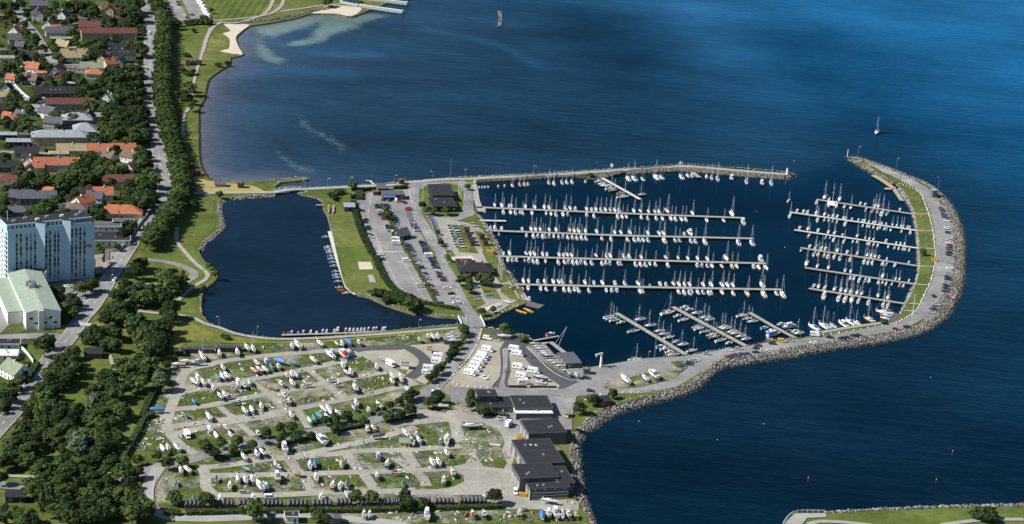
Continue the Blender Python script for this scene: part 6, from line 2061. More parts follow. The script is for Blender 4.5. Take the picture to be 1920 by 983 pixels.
def motor_parts(root, col='w', cover=None, big=False, style=0):
    """children of ROOT for a 7 m (or 11 m) motor boat"""
    L, B, F = (11.0, 3.7, 1.5) if big else (7.0, 2.5, 1.0)
    key = 'M' if big else 'm'
    ob('hull', hull_mesh(key, L, B, F, .6, col, stern=.9, draft=.35), root)
    ob('deck', _bmesh[('deck', key, col)], root)
    sc = L / 7.0
    zf = F

    def cab():
        mb = MB().frustum((-.9 * sc, 1.9 * sc, -.95 * sc, .95 * sc), (-.8 * sc, .9 * sc, -.75 * sc, .75 * sc), zf - .03, zf + .95 * sc, bm_('w'))
        mb.box(-1.1 * sc, 1.0 * sc, -.8 * sc, .8 * sc, zf + .96 * sc, zf + 1.05 * sc, bm_('w'))
        if big:
            mb.box(-1.6 * sc, 1.0 * sc, -.6 * sc, .6 * sc, zf + 1.06 * sc, zf + 1.4 * sc, bm_('w'))
        return mb.mesh('cabin')

    def scr():
        mb = MB()
        z0, z1 = zf + .42 * sc, zf + .86 * sc
        for s in (-1, 1):
            mb.add([(-.7 * sc, s * .88 * sc, z0), (1.35 * sc, s * .87 * sc, z0), (1.0 * sc, s * .8 * sc, z1), (-.7 * sc, s * .79 * sc, z1)], [(0, 1, 2, 3) if s < 0 else (3, 2, 1, 0)], GLASS)
        mb.add([(1.5 * sc, -.8 * sc, z0), (1.5 * sc, .8 * sc, z0), (1.08 * sc, .72 * sc, z1), (1.08 * sc, -.72 * sc, z1)], [(0, 1, 2, 3)], GLASS)
        return mb.mesh('windscreen')
    c = ob('cabin', cached(('mcab', big), cab), root)
    ob('windscreen', cached(('mscr', big), scr), c)
    if cover:
        ob('canvas_cover', cached(('mcov', big, cover), lambda: MB().frustum((-3.35 * sc, -.7 * sc, -1.08 * sc, 1.08 * sc), (-2.9 * sc, -.8 * sc, -.7 * sc, .7 * sc), zf - .02, zf + .98 * sc, bm_(cover)).mesh('canvas_cover')), root)
    else:
        ob('cockpit', cached(('mcock', big), lambda: MB().box(-3.2 * sc, -1.0 * sc, -.8 * sc, .8 * sc, zf - .04, zf + .04, WELL).box(-3.3 * sc, -2.8 * sc, -.85 * sc, .85 * sc, zf, zf + .35, DECK).mesh('cockpit')), root)
    if not big:
        ob('outboard', cached('outb', lambda: MB().box(-3.95, -3.5, -.22, .22, -.2, 1.25, bm_('k')).mesh('outboard')), root)
    ob('bow_rail', cached(('brail', big), lambda: MB().tube((L * .49, 0, F + 1.0), (L * .2, B * .4, F + .75), .03, STEEL_W, n=3).tube((L * .49, 0, F + 1.0), (L * .2, -B * .4, F + .75), .03, STEEL_W, n=3).mesh('bow_rail')), root)


def dinghy_parts(root, col='w', cover=None):
    ob('hull', hull_mesh('d', 4.4, 1.7, .55, .3, col, stern=.8, draft=.2, deckm=WELL, open_=True), root)
    ob('thwart', _bmesh[('deck', 'd', col)], root)
    if cover:
        ob('cover', cached(('dcov', cover), lambda: MB().loft([[(x, w, .58), (x, 0, .58 + hh), (x, -w, .58)] for x, w, hh in ((-2.2, .7, .1), (0, .9, .35), (1.5, .6, .25), (2.2, .05, .05))], bm_(cover)).mesh('cover')), root)


def tarp_parts(root, cover):
    """hull under a ridge tarpaulin"""
    ob('hull', hull_mesh('s', 9.0, 2.95, 1.0, .5, 'w'), root)
    r = []
    for x, w, h0, h1 in ((-4.55, 1.05, .7, 1.5), (-4.3, 1.25, .55, 2.0), (-2.5, 1.55, .45, 2.15), (-.2, 1.6, .5, 2.35), (1.2, 1.5, .55, 2.2), (2.6, 1.15, .65, 2.0), (4.0, .5, .8, 1.65), (4.75, .06, 1.1, 1.35)):
        r.append([(x, w, h0), (x, w * .8, h0 + (h1 - h0) * .5), (x, 0, h1), (x, -w * .8, h0 + (h1 - h0) * .5), (x, -w, h0)])
    ob('tarpaulin', cached(('tarp', cover), lambda: MB().loft(r, bm_(cover)).mesh('tarpaulin')), root)


CRAD = paint('cradle steel', (0.12, 0.12, 0.13), rough=.7)
CRADB = paint('cradle blue', (0.06, 0.12, 0.3), rough=.6)


def cradle_mesh(m_):
    mb = MB()
    for x in (-2.2, 1.8):
        mb.box(x - .08, x + .08, -1.2, 1.2, 0, .16, m_)
        for s in (-1, 1):
            mb.tube((x, s * 1.15, .1), (x, s * .95, 1.7), .06, m_, n=4)
    for s in (-1, 1):
        mb.box(-2.6, 2.2, s * .5 - .07, s * .5 + .07, .02, .14, m_)
    return mb.mesh('cradle')


CRADLES = [cradle_mesh(CRAD), cradle_mesh(CRADB)]
SAILN, MOTN = [0], [0]


def parse(tok):
    m_ = re.match(r'(-?\d+)(?:,(-?\d+))?([smdt])([a-z]*)([+-]?)', tok)
    return float(m_.group(1)), float(m_.group(2)) if m_.group(2) else None, m_.group(3), m_.group(4), m_.group(5)


def look_of(kind, colour, cover, big):
    size = {'+': 'large ', '-': 'small '}.get(big, '')
    if kind == 's':
        s = size + BN[colour] + ' sailing boat'
        return s + (', %s cover' % BN[cover] if cover != 'w' else '')
    if kind == 'm':
        return size + BN[colour] + ' motor boat' + (', %s canvas' % BN[cover] if cover else '')
    if kind == 't':
        return 'laid-up boat under a %s tarpaulin' % BN[cover or 'g']
    return size + BN[colour] + ' dinghy' + (', %s cover' % BN[cover] if cover else '')


def make_boat(kind, mods, big, loc, rz, dry=False, rig=None, name=None):
    """mods: colour letters; for a sail boat the first hull colour letter, b means a blue cover"""
    colour, cover = 'w', None
    for c in mods:
        if kind == 's':
            if c == 'b':
                cover = 'b'
            else:
                colour = c
        elif kind == 'm':
            if c in 'brgedl' and c != 'r':
                cover = c
            elif c == 'r':
                cover = 'r'
            else:
                colour = c
        elif kind == 't':
            cover = c
        else:
            if c in 'bgl':
                cover = c
            else:
                colour = c
    if kind == 's' and colour == 'w' and random.random() < .2:
        colour = random.choice('nnrclgo')
    if kind == 's' and cover is None:
        cover = random.choice('wwgcnbbd') if big != '-' else 'w'
    if rig is None:
        rig = not dry or random.random() < .04
    L = {'s': {'': random.uniform(7.8, 9.4), '+': random.uniform(11.0, 12.2), '-': 6.4}, 'm': {'': random.uniform(6.2, 7.4), '+': 11.0, '-': 5.2}, 'd': {'': 4.4, '+': 5.4, '-': 3.6}, 't': {'': 8.0, '+': 9.5, '-': 5.6}}[kind][big]
    base = {'s': 9.0, 'm': 11.0 if big == '+' else 7.0, 'd': 4.4, 't': 9.0}[kind]
    nm = name or {'s': 'sailing_boat', 'm': 'motor_boat', 'd': 'dinghy', 't': 'covered_boat'}[kind]
    if dry and name is None:
        nm = {'s': 'laid_up_yacht', 'm': 'laid_up_motor_boat', 'd': 'dinghy', 't': 'covered_boat'}[kind]
    L *= .87
    root = ob(nm, None, None, loc, rz, (L / base, L / base * .84, L / base))
    if kind == 's':
        sail_parts(root, colour, cover, rig=rig, dry=dry, deckm=TEAK if colour == 'o' else None)
    elif kind == 'm':
        motor_parts(root, colour, cover, big == '+')
    elif kind == 't':
        tarp_parts(root, cover or 'g')
    else:
        dinghy_parts(root, colour, cover)
    if dry and kind != 'd':
        k = base / L
        ob('cradle', random.choice(CRADLES), root, (0, 0, -1.5), 0, (k if kind == 's' else 1.0, .9, 1.0))
        if kind != 's':
            pass
    return root, look_of(kind, colour, cover if kind != 's' else cover, big), L


def moor(key, side, s, where, bow_in=.75, gap=.9, turn=None, off=None):
    """boats along a pier: tile-switched x positions measured on the photo; side +1 lies beyond the pier, -1 this side"""
    root, line = PIERS[key]
    w = 1.5
    rows = []
    tile = None
    for tok in s.split():
        if tok.endswith(':'):
            tile = tok[0]
            continue
        X, Y, kind, mods, big = parse(tok)
        px, _ = tp(tile, X, 0)
        # walk along the pier line to the point whose photo x matches
        best = None
        for i in range(len(line) - 1):
            for j in range(60):
                q = line[i].lerp(line[i + 1], j / 60)
                u = proj(q)
                e = abs(u[0] - px) if Y is None else math.hypot(u[0] - px, (u[1] - tp(tile, X, Y)[1]))
                if best is None or e < best[0]:
                    best = (e, q, line[i + 1] - line[i])
        e, q, t = best
        t = Vector((t.x, t.y, 0)).normalized()
        nr = Vector((-t.y, t.x, 0)) * side
        rows.append((q, t, nr, kind, mods, big))
    rows.sort(key=lambda r_: r_[0].x)
    for i, (q, t, nr, kind, mods, big) in enumerate(rows):
        inn = random.random() < bow_in
        ang = math.atan2(nr.y, nr.x) + (math.pi if inn else 0) + random.uniform(-.05, .05)
        Lg = {'s': {'': 8.6, '+': 11.6, '-': 6.4}, 'm': {'': 6.8, '+': 11, '-': 5.2}, 'd': {'': 4.4, '+': 5.4, '-': 3.6}, 't': {'': 8, '+': 10, '-': 6}}[kind][big]
        p = q + nr * (w + gap + Lg / 2 + random.uniform(0, .5))
        p.z = random.uniform(-.05, .05)
        o, look, L = make_boat(kind, mods, big, p, ang)
        lab = '%s, %s from left, %s' % (look, ordinal(i + 1), where)
        tag(o, lab if len(lab.split()) <= 16 else lab.replace('small ', '').replace(', ', ' ', 1).replace('far side of the', 'beyond the').replace('near side of the', 'below the'), {'s': 'sailing boat', 'm': 'motor boat', 'd': 'dinghy', 't': 'boat'}[kind], 'boats along ' + where)


def proj(p):
    d = p - Vector((0, 0, CAM_H))
    f = d.dot(CAM_F)
    return 960 + FPX * d.dot(CAM_R) / f, 491.5 - FPX * d.dot(CAM_U) / f


moor('p1', 1, "k: 805sb 885s 930mb 970s 1090s 1175s 1255s 1295s 1455s 1500sb 1545m 1635s 1680m 1720s 1765s 1812s 1852so 1900s o: 30so 80s 122s 255s 300s 388s 432s 470s 560s+ 780s 1130s+", 'far side of the uppermost long pier')
moor('p1', -1, "k: 695m 875s 945s 985s 1020mb 1055s 1135s 1260mb 1297s 1335s 1415s 1453mb 1612m 1695s 1895s o: 75s 122s 162sr 288sr 335s 425s 468sb 550s 593s 640sb 692s 878s 1022sb 1195m+", 'near side of the uppermost long pier')
moor('p2', 1, "k: 780m 812s 848dr 885m 1070m 1147s 1185s 1222s 1303s 1375s 1495s 1537s 1580s 1625s 1742s 1905s o: 85s 130s 213s 388s 480s 520sb 712m 765m+", 'far side of the second long pier')
moor('p2', -1, "k: 835d 1072m 1142s 1180mb 1215s 1250sb 1292mb 1328mb 1368s 1408mb 1452s 1497so 1537s 1577s 1615s 1748sr 1830s o: 10s 165s 212s 260s 298s 343s 482s+ 580s 625sb 730sb 772s 835s+ 1155s+ 1260s+", 'near side of the second long pier')
moor('p3', 1, "l: 890m 955s 1095s 1130s 1167sb 1240s 1280mb 1393s 1433m 1470s 1508s 1740s 1822s 1865s p: 5s 42s 158sb 205s 322s 530sr 660so 745sb 822s 915s 1090s+ 1440m+", 'far side of the third long pier')
moor('p3', -1, "l: 915m 955m 990mn 1060d 1103mb 1138s 1178s 1252m 1370s 1408s 1452mb 1487s 1525s 1570mb 1612s 1660s 1745s 1790m 1828mb 1908sr p: 10mb 93sr 220s 268s 313sb 358m 400sr 527s 778m 820mb 865s 917s 995sr 1092so 1143s 1285m 1335s 1392s", 'near side of the third long pier')
moor('p4', 1, "l: 1080s 1122s 1200m 1275s 1355s 1393s 1435s 1510so 1630s 1707mb 1785s 1908m p: 88m 165sb 290sb 388d 500m 545m 623sr 667s 705s 750s 875s 965s 1055s 1103s 1150s 1410s+", 'far side of the fourth long pier')
moor('p4', -1, "l: 1052d 1095m 1210mb 1252s 1335m 1413s 1458s 1502mb 1543s 1627s 1788mb 1835m 1880mb p: 15m 60mb 257s 303s 608sr 652s 703sb 743mb 785s 838s 875s 917so 1010s 1100s 1210so+ 1378s+ 1492sn 1555s+", 'near side of the fourth long pier')
moor('q1', 1, "q: 395s+ 445m 530s+ 720m 765m 850s 893sb 1078m", 'far side of the entrance pier')
moor('q1', -1, "q: 360m 605m 660s 800mb 850sr 897s 942s+ 988s", 'near side of the entrance pier')
moor('q2', 1, "q: 160m 205m 245m 330s 400s 438m- 478s 525m 565s- 592m- 652m- 710m- 745m- 775s- 808sb- 838m- 868s- 902sb- 930m- 960m- 1022sb- 1052s- 1085s- 1115s- 1148mb- 1178mb-", 'far side of the upper pale pontoon')
moor('q2', -1, "q: 123s 360s 430m- 463m- 492mb- 543mb- 615s 770m- 800m- 832m- 860m- 892s- 928m- 958m- 988mb- 1022sb- 1112m- 1183m", 'near side of the upper pale pontoon')
moor('q3', 1, "q: 168m 257s 345m 437s 487s 567m- 687so 765so- 805s- 845s- 955m 1058m- 1092m- 1125s-", 'far side of the lower pale pontoon')
moor('q3', -1, "q: 290so 427mb- 470mbn- 515s 603s 675m- 708m- 800m- 832m- 865m- 897m- 992m- 1052m- 1087m- 1120m- 1152m- 1185m-", 'near side of the lower pale pontoon')
moor('q4', 1, "r: 270m 322s 365s 415m 508s 600m 690so 775s 815s 855sb 890m 970mr- 1172mb-", 'far side of the pier under the pontoons')
moor('q4', -1, "r: 205mn- 330s 377sr 425so 470s 518s 560s 655s 782s 822s 860s 940m 975mb- 1055m", 'near side of the pier under the pontoons')
moor('q5', 1, "r: 238s+ 328s 438s 585s 638s 920s 1043s- 1083s- 1163mb-", 'far side of the mid lawn pier')
moor('q5', -1, "r: 655m 697mb 742s 785mb 827m 903s 942m- 980s- 1020so- 1095mr- 1128m-", 'near side of the mid lawn pier')
moor('q6', 1, "r: 300m 350s 400s 492s 543s 588s 635s 690s 735s 875s 970s", 'far side of the lowest lawn pier')
moor('q6', -1, "r: 433m+ 555s+ 615s+ 675s+ 733s 825s 955s 995s", 'near side of the lowest lawn pier')
moor('j1', -1, "k: 1790,365m 1830,380s 1850,405s o: 20,380m 45,405m 75,430s 110,445s 155,475mr 205,505s+", 'lower side of the mole corner jetty')
moor('j1', 1, "o: 240,440sn", 'upper side of the mole corner jetty')
moor('b1', 1, "p: 200,660s 300,710sb 380,760s 420,785s 470,820s 540,860mb 580,890s 660,955s", 'sunny side of the crane jetty')
moor('b1', -1, "p: 100,630s 120,650s 150,665s 190,690mo 310,775s 550,915mb 580,935m 620,960m 660,985s", 'shore side of the crane jetty')
moor('b2', 1, "p: 620,545m 660,570m 720,600sb 790,640sb 830,660s 950,735s 975,750s 1030,785s 1060,800s 1100,830s 1150,860s", 'outer side of the middle jetty')
moor('b2', -1, "p: 640,600s+ 700,630m 760,660s 880,730sr 900,745s 950,775s 1010,805s 1040,820so 1100,855s 1150,885m", 'inner side of the middle jetty')
moor('b3', -1, "p: 1290,620s 1340,650s 1380,680s 1480,745mb 1530,770m 1580,800mb+", 'inner side of the short slanting jetty')
moor('b3', 1, "p: 1490,690m 1540,715m+ 1570,745d 1610,770m 1640,785s", 'outer side of the short slanting jetty')


def quay_boats(s, where, hdg, z=0.0, group=None):
    """freely placed boats afloat: tile x,y of the hull, bow pointing (dx,dy) in the photo"""
    tile = None
    rows = []
    for tok in s.split():
        if tok.endswith(':'):
            tile = tok[0]
            continue
        X, Y, kind, mods, big = parse(tok)
        rows.append((*tp(tile, X, Y), kind, mods, big))
    rows.sort(key=lambda r_: r_[0])
    for i, (px, py, kind, mods, big) in enumerate(rows):
        p = at(px, py, .6)
        p.z = z
        o, look, L = make_boat(kind, mods, big, p, img_angle(px, py, *hdg) + random.uniform(-.06, .06))
        tag(o, '%s, %s from left, %s' % (look, ordinal(i + 1), where), {'s': 'sailing boat', 'm': 'motor boat', 'd': 'dinghy', 't': 'boat'}[kind], 'boats along ' + where)


quay_boats("k: 662,385d 688,385d 713,384d 742,383d 835,382mr- 893,378mb- 962,376sr 1028,368s 1068,368s 1100,364m 1290,352sr 1335,355s 1408,348sb 1450,345s 1497,342s 1618,338m-", 'the inner mole wall', (-3, -6))
quay_boats("o: 180,318s+ 235,316s+ 312,318s 432,305s+ 482,303s 660,300sb+ 715,290s 755,288m", 'near side of the mole bend', (-6, -5))
quay_boats("o: 885,298s 932,302s 985,312s+ 1110,310mn+ 1247,335s+ 1383,355mn+ 1467,350s+", 'the outer mole', (-.5, -6))
quay_boats("r: 318,742sb+ 405,728s+ 440,725s 490,722s 580,712m+ 645,695sb+ 702,698s 812,672so+", 'the southern boardwalk', (-8, -4.5))
quay_boats("r: 955,605s+ 970,632sr 970,656s", 'the lawn corner landing', (-9, -1.5))
quay_boats("s: 625,355s", 'the crane quay edge', (8, -1))
quay_boats("l: 1305,803mr", 'the thin finger jetty', (8, -2))
quay_boats("l: 1112,485m", 'the concrete ramp', (-1, -5))
quay_boats("l: 1025,590dy+ 1060,600dy+ 1095,575dy+ 1120,590dy+", 'the slipway edge', (-8, -3))
quay_boats("o: 1625,508s-", 'the harbour mouth, under way', (5, -4))
quay_boats("h: 1105,262mb- 1125,350m- 1125,367mb- 1140,385m- 1145,402m- 1153,434mb- 1160,457m- 1170,490mb- 1180,522m- 1190,545dn 1195,572mb- 1200,602m- 1205,625mb- 1215,662mb- 1228,715mo- 1240,730dp+ 1250,740dy 1290,765m-", 'the lagoon jetty', (8, 0))
quay_boats("i: 725,188dr+ 765,185dr+ 800,184mb- 855,185d 905,180mb- 972,178m- 1025,180dl 1080,172mb- 1115,173m- 1185,170m- 1215,158m 1287,160mr- 1322,160mo- 1357,160m- 1392,160m- 1425,158m- 1455,158mo- 1492,152mb- 1535,152mb- 1560,150mr- 1620,150m- 1640,148mb-", 'the southern lagoon jetty', (1, -5))
# a catamaran, two hulls under one deck
p = at(*tp('q', 482, 545), .3)
p.z = 0
cat_ = thing('catamaran', 'large white catamaran with tall mast by the entrance pier', 'catamaran', p, img_angle(*tp('q', 482, 545), 0, -5))
for s in (-1, 1):
    hm = hull_mesh('c', 12.0, 1.8, 1.3, .4, 'w', stern=.8, draft=.4)
    h_ = ob('hull', hm, cat_, (0, s * 2.6, 0))
    ob('deck', _bmesh[('deck', 'c', 'w')], h_)
ob('bridge_deck', MB().box(-4.5, 2.2, -2.4, 2.4, .8, 1.3, bm_('w')).mesh('bridge_deck'), cat_)
cb = ob('cabin', MB().frustum((-2.6, 1.8, -1.9, 1.9), (-2.3, 1.0, -1.5, 1.5), 1.3, 2.5, bm_('w')).mesh('cabin'), cat_)
ob('windscreen', MB().add([(1.65, -1.6, 1.75), (1.65, 1.6, 1.75), (1.15, 1.45, 2.35), (1.15, -1.45, 2.35)], [(0, 1, 2, 3)], GLASS).mesh('windscreen'), cb)
ob('mast', _bmesh['mast'], cat_, (0, 0, 1), 0, 1.25)

# the yacht under sail out at sea
p = at(1644, 250, 0)
sy = thing('sailing_yacht', 'white yacht under full sail on the open sea', 'sailing boat', p, img_angle(1644, 250, -3, 5), None, 1.15)
sail_parts(sy, 'w', 'w')
SAILM = paint('sail cloth', (.78, .77, .74), rough=.8)
ob('mainsail', MB().add([(.8, .05, 2.4), (-3.0, .35, 2.4), (.85, .02, 11.8), (-1.4, .5, 6.5)], [(0, 1, 3), (0, 3, 2)], SAILM).mesh('mainsail'), sy)
ob('jib', MB().add([(4.4, 0, 1.5), (1.0, .6, 1.9), (1.0, .03, 10.8)], [(0, 1, 2)], SAILM).mesh('jib'), sy)

# ------------------------------------------------------------------ boats ashore
def yard(s, hdg, group, look2='', jitter=.22):
    tile = None
    h0 = hdg
    for tok in s.split():
        if tok.endswith(':'):
            tile = tok[0]
            continue
        if tok[0] == '@':
            h0 = tuple(float(v) for v in tok[1:].split(',')) if len(tok) > 1 else hdg
            continue
        X, Y, kind, mods, big = parse(tok)
        px, py = tp(tile, X, Y)
        zc = 1.5 if kind != 'd' else .25
        p = at(px, py, ZG + zc + .6)
        p.z = ZG + zc
        o, look, L = make_boat(kind, mods, big, p, img_angle(px, py, *h0) + random.uniform(-jitter, jitter), dry=True)
        c = o.children
        sc = o.scale[2]
        for ch in c:
            if ch.name.startswith('cradle'):
                ch.scale[2] = 1.0 / sc
                ch.location.z = -1.5 / sc
        pend(o, look + (' on a cradle' if kind in 'sm' else ''), {'s': 'sailing boat', 'm': 'motor boat', 'd': 'dinghy', 't': 'covered boat'}[kind], group)


yard("""i: 150,362s 312,355s 397,312sb 452,325s 803,300s 853,288s+ 1053,276s 1203,278te- 1253,274s 1307,265tb 1405,270m 180,492s 485,450s 570,443mb @-8,-3 690,437tb 810,450tb- @ 680,485m 615,488td 457,520so 508,512s 557,506s 993,423s 1145,382s+ 1260,375mr+ 1320,362mb 1165,355mb
 130,580td 178,572s 215,563s 1258,475s 1293,540s 1330,532s 1563,485s 95,680s 155,748s 197,735s 320,632s+ 370,655m 420,628te 755,568so 800,555s 840,560tg 705,640m 803,630s @8,-1 945,645sb- 1165,597s- 260,768d+ 320,803m @ 465,785tt- 375,880s 440,870tw 525,840s 730,745m 775,795so
 @8,-2 1222,640m- @ 1370,678sn+ 1705,570s 1700,615s 1780,576s 1785,610so 55,940s 795,920s 1085,865s 1130,858s 1155,905s 1215,905s 1115,940s 1045,925tt 1000,950tt 960,968te 1380,810s 1360,858mb- 1490,880mg 1585,830s 1840,693me 0,400s 5,625s""", (-6, -7), 'boats laid up in the storage yard')
yard("""j: 68,120s 120,178tw 205,108so 250,170s 495,165mn 370,370s 485,340s 535,330s 735,290m+ 1060,222m+ 1105,212s 1480,130mn 1530,110s @9,-.5 1580,180td @ 655,430te 685,460m- @-8,-3 390,480tt- @-2,-8 965,445s 1008,430tb 1250,430tg 1575,365mb 1660,430s @8,0 1765,515mr @-2,-8 318,562tw 382,578s 445,568sb 245,625sb 512,630s+ 572,635mb 668,553mo+ 1018,553s
 1170,625sr 1235,628s 1295,615td 1565,540mg 1795,610tt- 120,560tt- 158,745s 452,740s 1065,730s 1297,715tg 1450,888m 1500,888m @-6,-7 1825,160s 1880,230sb
 n: 120,215s @-1,-8 313,230mb- 373,215sb+ @-2,-8 370,335s 240,420s 297,415s 422,515m 345,580m @-9,1 595,98sg+ @-4,-6 100,165mb- @-2,-8 195,888m+ 535,885dp+ 603,885mr 705,885mn 1025,880mk 1230,890tb+ 1285,880m 1350,875m+ 1410,885s 1465,885m 1530,890mp- @-9,-1 1300,765s 810,267d+ @-4,-6 715,730dl
 d: @-6,-7 1810,375s @-9,0 1680,440s 1600,467s 1770,450mb @-6,-6 1780,590s+ 1745,620s @-5,-5 1740,795tb- @-9,0 1415,872tb @-6,-7 1875,930s 1660,920tt-
 e: 1460,295tw 1510,290s 1590,285s 1625,490s 1680,480s @-1,-8 1575,595tt- 1738,740tt- @-6,-7 1885,120s""", (-6, -7), 'boats laid up in the storage yard')
yard("""l: @-4,-7 125,842m- 205,815s 245,815s 290,810s @-9,0 415,800m 430,825s 440,853s m: @-9,-1 315,768s 1215,515s 1220,560m 890,140s 820,178d""", (-6, -7), 'boats ashore around the road bridge')
yard("""m: @-9,0 1160,208s- 1190,232s- 1215,252s- 1250,278s- 1262,297s- 1282,315sr- 1320,363s- 1350,383sb- 1390,408sb- 1440,450s- @-5,-3 1475,480mn- 1540,490mb-""", (-9, 0), 'keelboats parked on the slip', jitter=.08)
yard("""s: @-7,-5 540,530s+ 715,515s 790,490mc+""", (-7, -5), 'boats stored on the quay')
yard("""u: @-9,0 425,140m- 1020,575m 1315,855tn- t: 860,30s""", (-9, 0), 'boats parked in the big car park')
# dinghies on the club grass
DG = []
for tile, x, y, c in [('k', 228, 655, 'b'), ('k', 240, 680, 'b')] + [('k', 252 + 5.2 * i, 695 + 15.5 * i, 'wbwbwwbwwww'[i]) for i in range(11)]:
    DG.append((tile, x, y, c, (9, -.6)))
for i in range(9):
    DG.append(('k', 440 + 6 * (i % 3) + 9 * i, 735 + 24 * i, 'wblwwgwwl'[i], (9, -.5)))
    DG.append(('k', 400 + 9 * i, 730 + 24 * i, 'wwlwwbwgw'[i], (9, -.5)))
DG += [('k', 520, 730, 'w', (9, 0)), ('k', 545, 745, 'w', (9, 0)), ('k', 600, 715, 'w', (9, 0)), ('k', 630, 740, 'w', (9, 0)), ('k', 355, 900, 'b', (9, 0)), ('k', 380, 955, 'w', (9, 0)), ('l', 385, 48, 'w', (9, 0)), ('l', 655, 462, 'b', (9, 0)), ('l', 655, 490, 'c', (9, 0)),
       ('l', 735, 415, 'p', (9, 0)), ('l', 755, 447, 'b', (9, 0)), ('l', 620, 420, 'w', (9, 0)), ('l', 610, 365, 'l', (9, 0)), ('l', 625, 380, 'w', (9, 0)), ('l', 960, 375, 'w', (5, -3)), ('l', 965, 390, 'r', (5, -3)), ('l', 900, 510, 'w', (8, 3)), ('l', 920, 512, 'w', (8, 3))]
for i in range(7):
    DG.append(('l', 720 + 20 * i, 580 - 8 * i, 'w', (8, 4)))
for i in range(5):
    DG.append(('g', 1130 + 8 * (i % 2), 925 + 12 * i, 'wrwyw'[i], (1, 5)))
    DG.append(('g', 1172 + 4 * (i % 2), 925 + 12 * i, 'w', (1, 5)))
for tile, x, y, c, hd in DG:
    px, py = tp(tile, x, y)
    p = at(px, py, ZG + .3)
    o, look, L = make_boat('d', c if c not in 'bl' else 'w' + c, '', p, img_angle(px, py, *hd) + random.uniform(-.1, .1), dry=True)
    pend(o, look, 'dinghy', 'dinghies stored on the club grass')
# ================================================================== vehicles
CC = {'w': (0.72, 0.72, 0.71), 's': (0.36, 0.38, 0.4), 'k': (0.018, 0.019, 0.022), 'g': (0.09, 0.095, 0.1), 'b': (0.045, 0.085, 0.17), 'n': (0.02, 0.03, 0.06), 'r': (0.3, 0.025, 0.03), 'y': (0.6, 0.36, 0.03), 'd': (0.12, 0.025, 0.03)}
CNM = {'w': 'white', 's': 'silver', 'k': 'black', 'g': 'dark grey', 'b': 'blue', 'n': 'navy', 'r': 'red', 'y': 'yellow', 'd': 'maroon'}
TYRE = paint('tyre rubber', (0.02, 0.02, 0.02), rough=.9, spec=.2)
LAMPW = paint('headlight', (.7, .7, .68), rough=.15)
LAMPR = paint('tail light', (.35, .02, .02), rough=.3)
_cm = {}


def cc(k, fn):
    if k not in _cm:
        _cm[k] = fn()
    return _cm[k]


def carp(c):
    return paint('car paint ' + CNM[c], CC[c], rough=.25, spec=.5, var=.02)


def wheel_mesh():
    mb = MB()
    mb.tube((0, -.11, 0), (0, .11, 0), .32, TYRE, n=10)
    mb.tube((0, -.12, 0), (0, .12, 0), .19, STEEL_G, n=8)
    return mb.mesh('wheel')


def car(loc, rz, c, style=0, scale=1.0):
    """style 0 hatchback, 1 estate, 2 saloon"""
    root = ob('car', None, None, loc, rz, scale)
    pm = carp(c)

    def body():
        mb = MB()
        prof = [(-2.15, .45), (-2.18, .85), (-1.3 if style != 1 else -2.1, .93), (.75, .93), (2.0, .78), (2.15, .6), (2.12, .3), (-2.12, .3)]
        for s in ((.84, 1.0),):
            w = .86
            vs = [(x, w, z) for x, z in prof] + [(x, -w, z) for x, z in prof]
            n = len(prof)
            mb.add(vs, [(i, (i + 1) % n, n + (i + 1) % n, n + i) for i in range(n)], pm)
            mb.add(vs, [tuple(range(n))[::-1], tuple(range(n, 2 * n))], pm)
        return mb.mesh('body')

    def cabin():
        x0, x1 = {0: (-1.95, -1.5), 1: (-2.1, -1.95), 2: (-1.7, -1.05)}[style]
        return MB().frustum((x0, .95, -.78, .78), (x1, .15, -.6, .6), .9, 1.38, GLASS).mesh('windows')

    def roof():
        x1 = {0: -1.55, 1: -2.0, 2: -1.1}[style]
        return MB().box(x1, .2, -.61, .61, 1.381, 1.44, pm).mesh('roof')
    ob('body', cc(('cb', c, style), body), root)
    ob('windows', cc(('cg', style), cabin), root)
    ob('roof', cc(('cr', c, style), roof), root)
    for x in (-1.32, 1.32):
        for y in (-.78, .78):
            ob('wheel', cc('wheel', wheel_mesh), root, (x, y, .32))
    for y in (-.6, .6):
        ob('headlight', cc('hl', lambda: MB().box(2.08, 2.17, -.18, .18, .58, .72, LAMPW).mesh('headlight')), root, (0, y, 0))
    return root


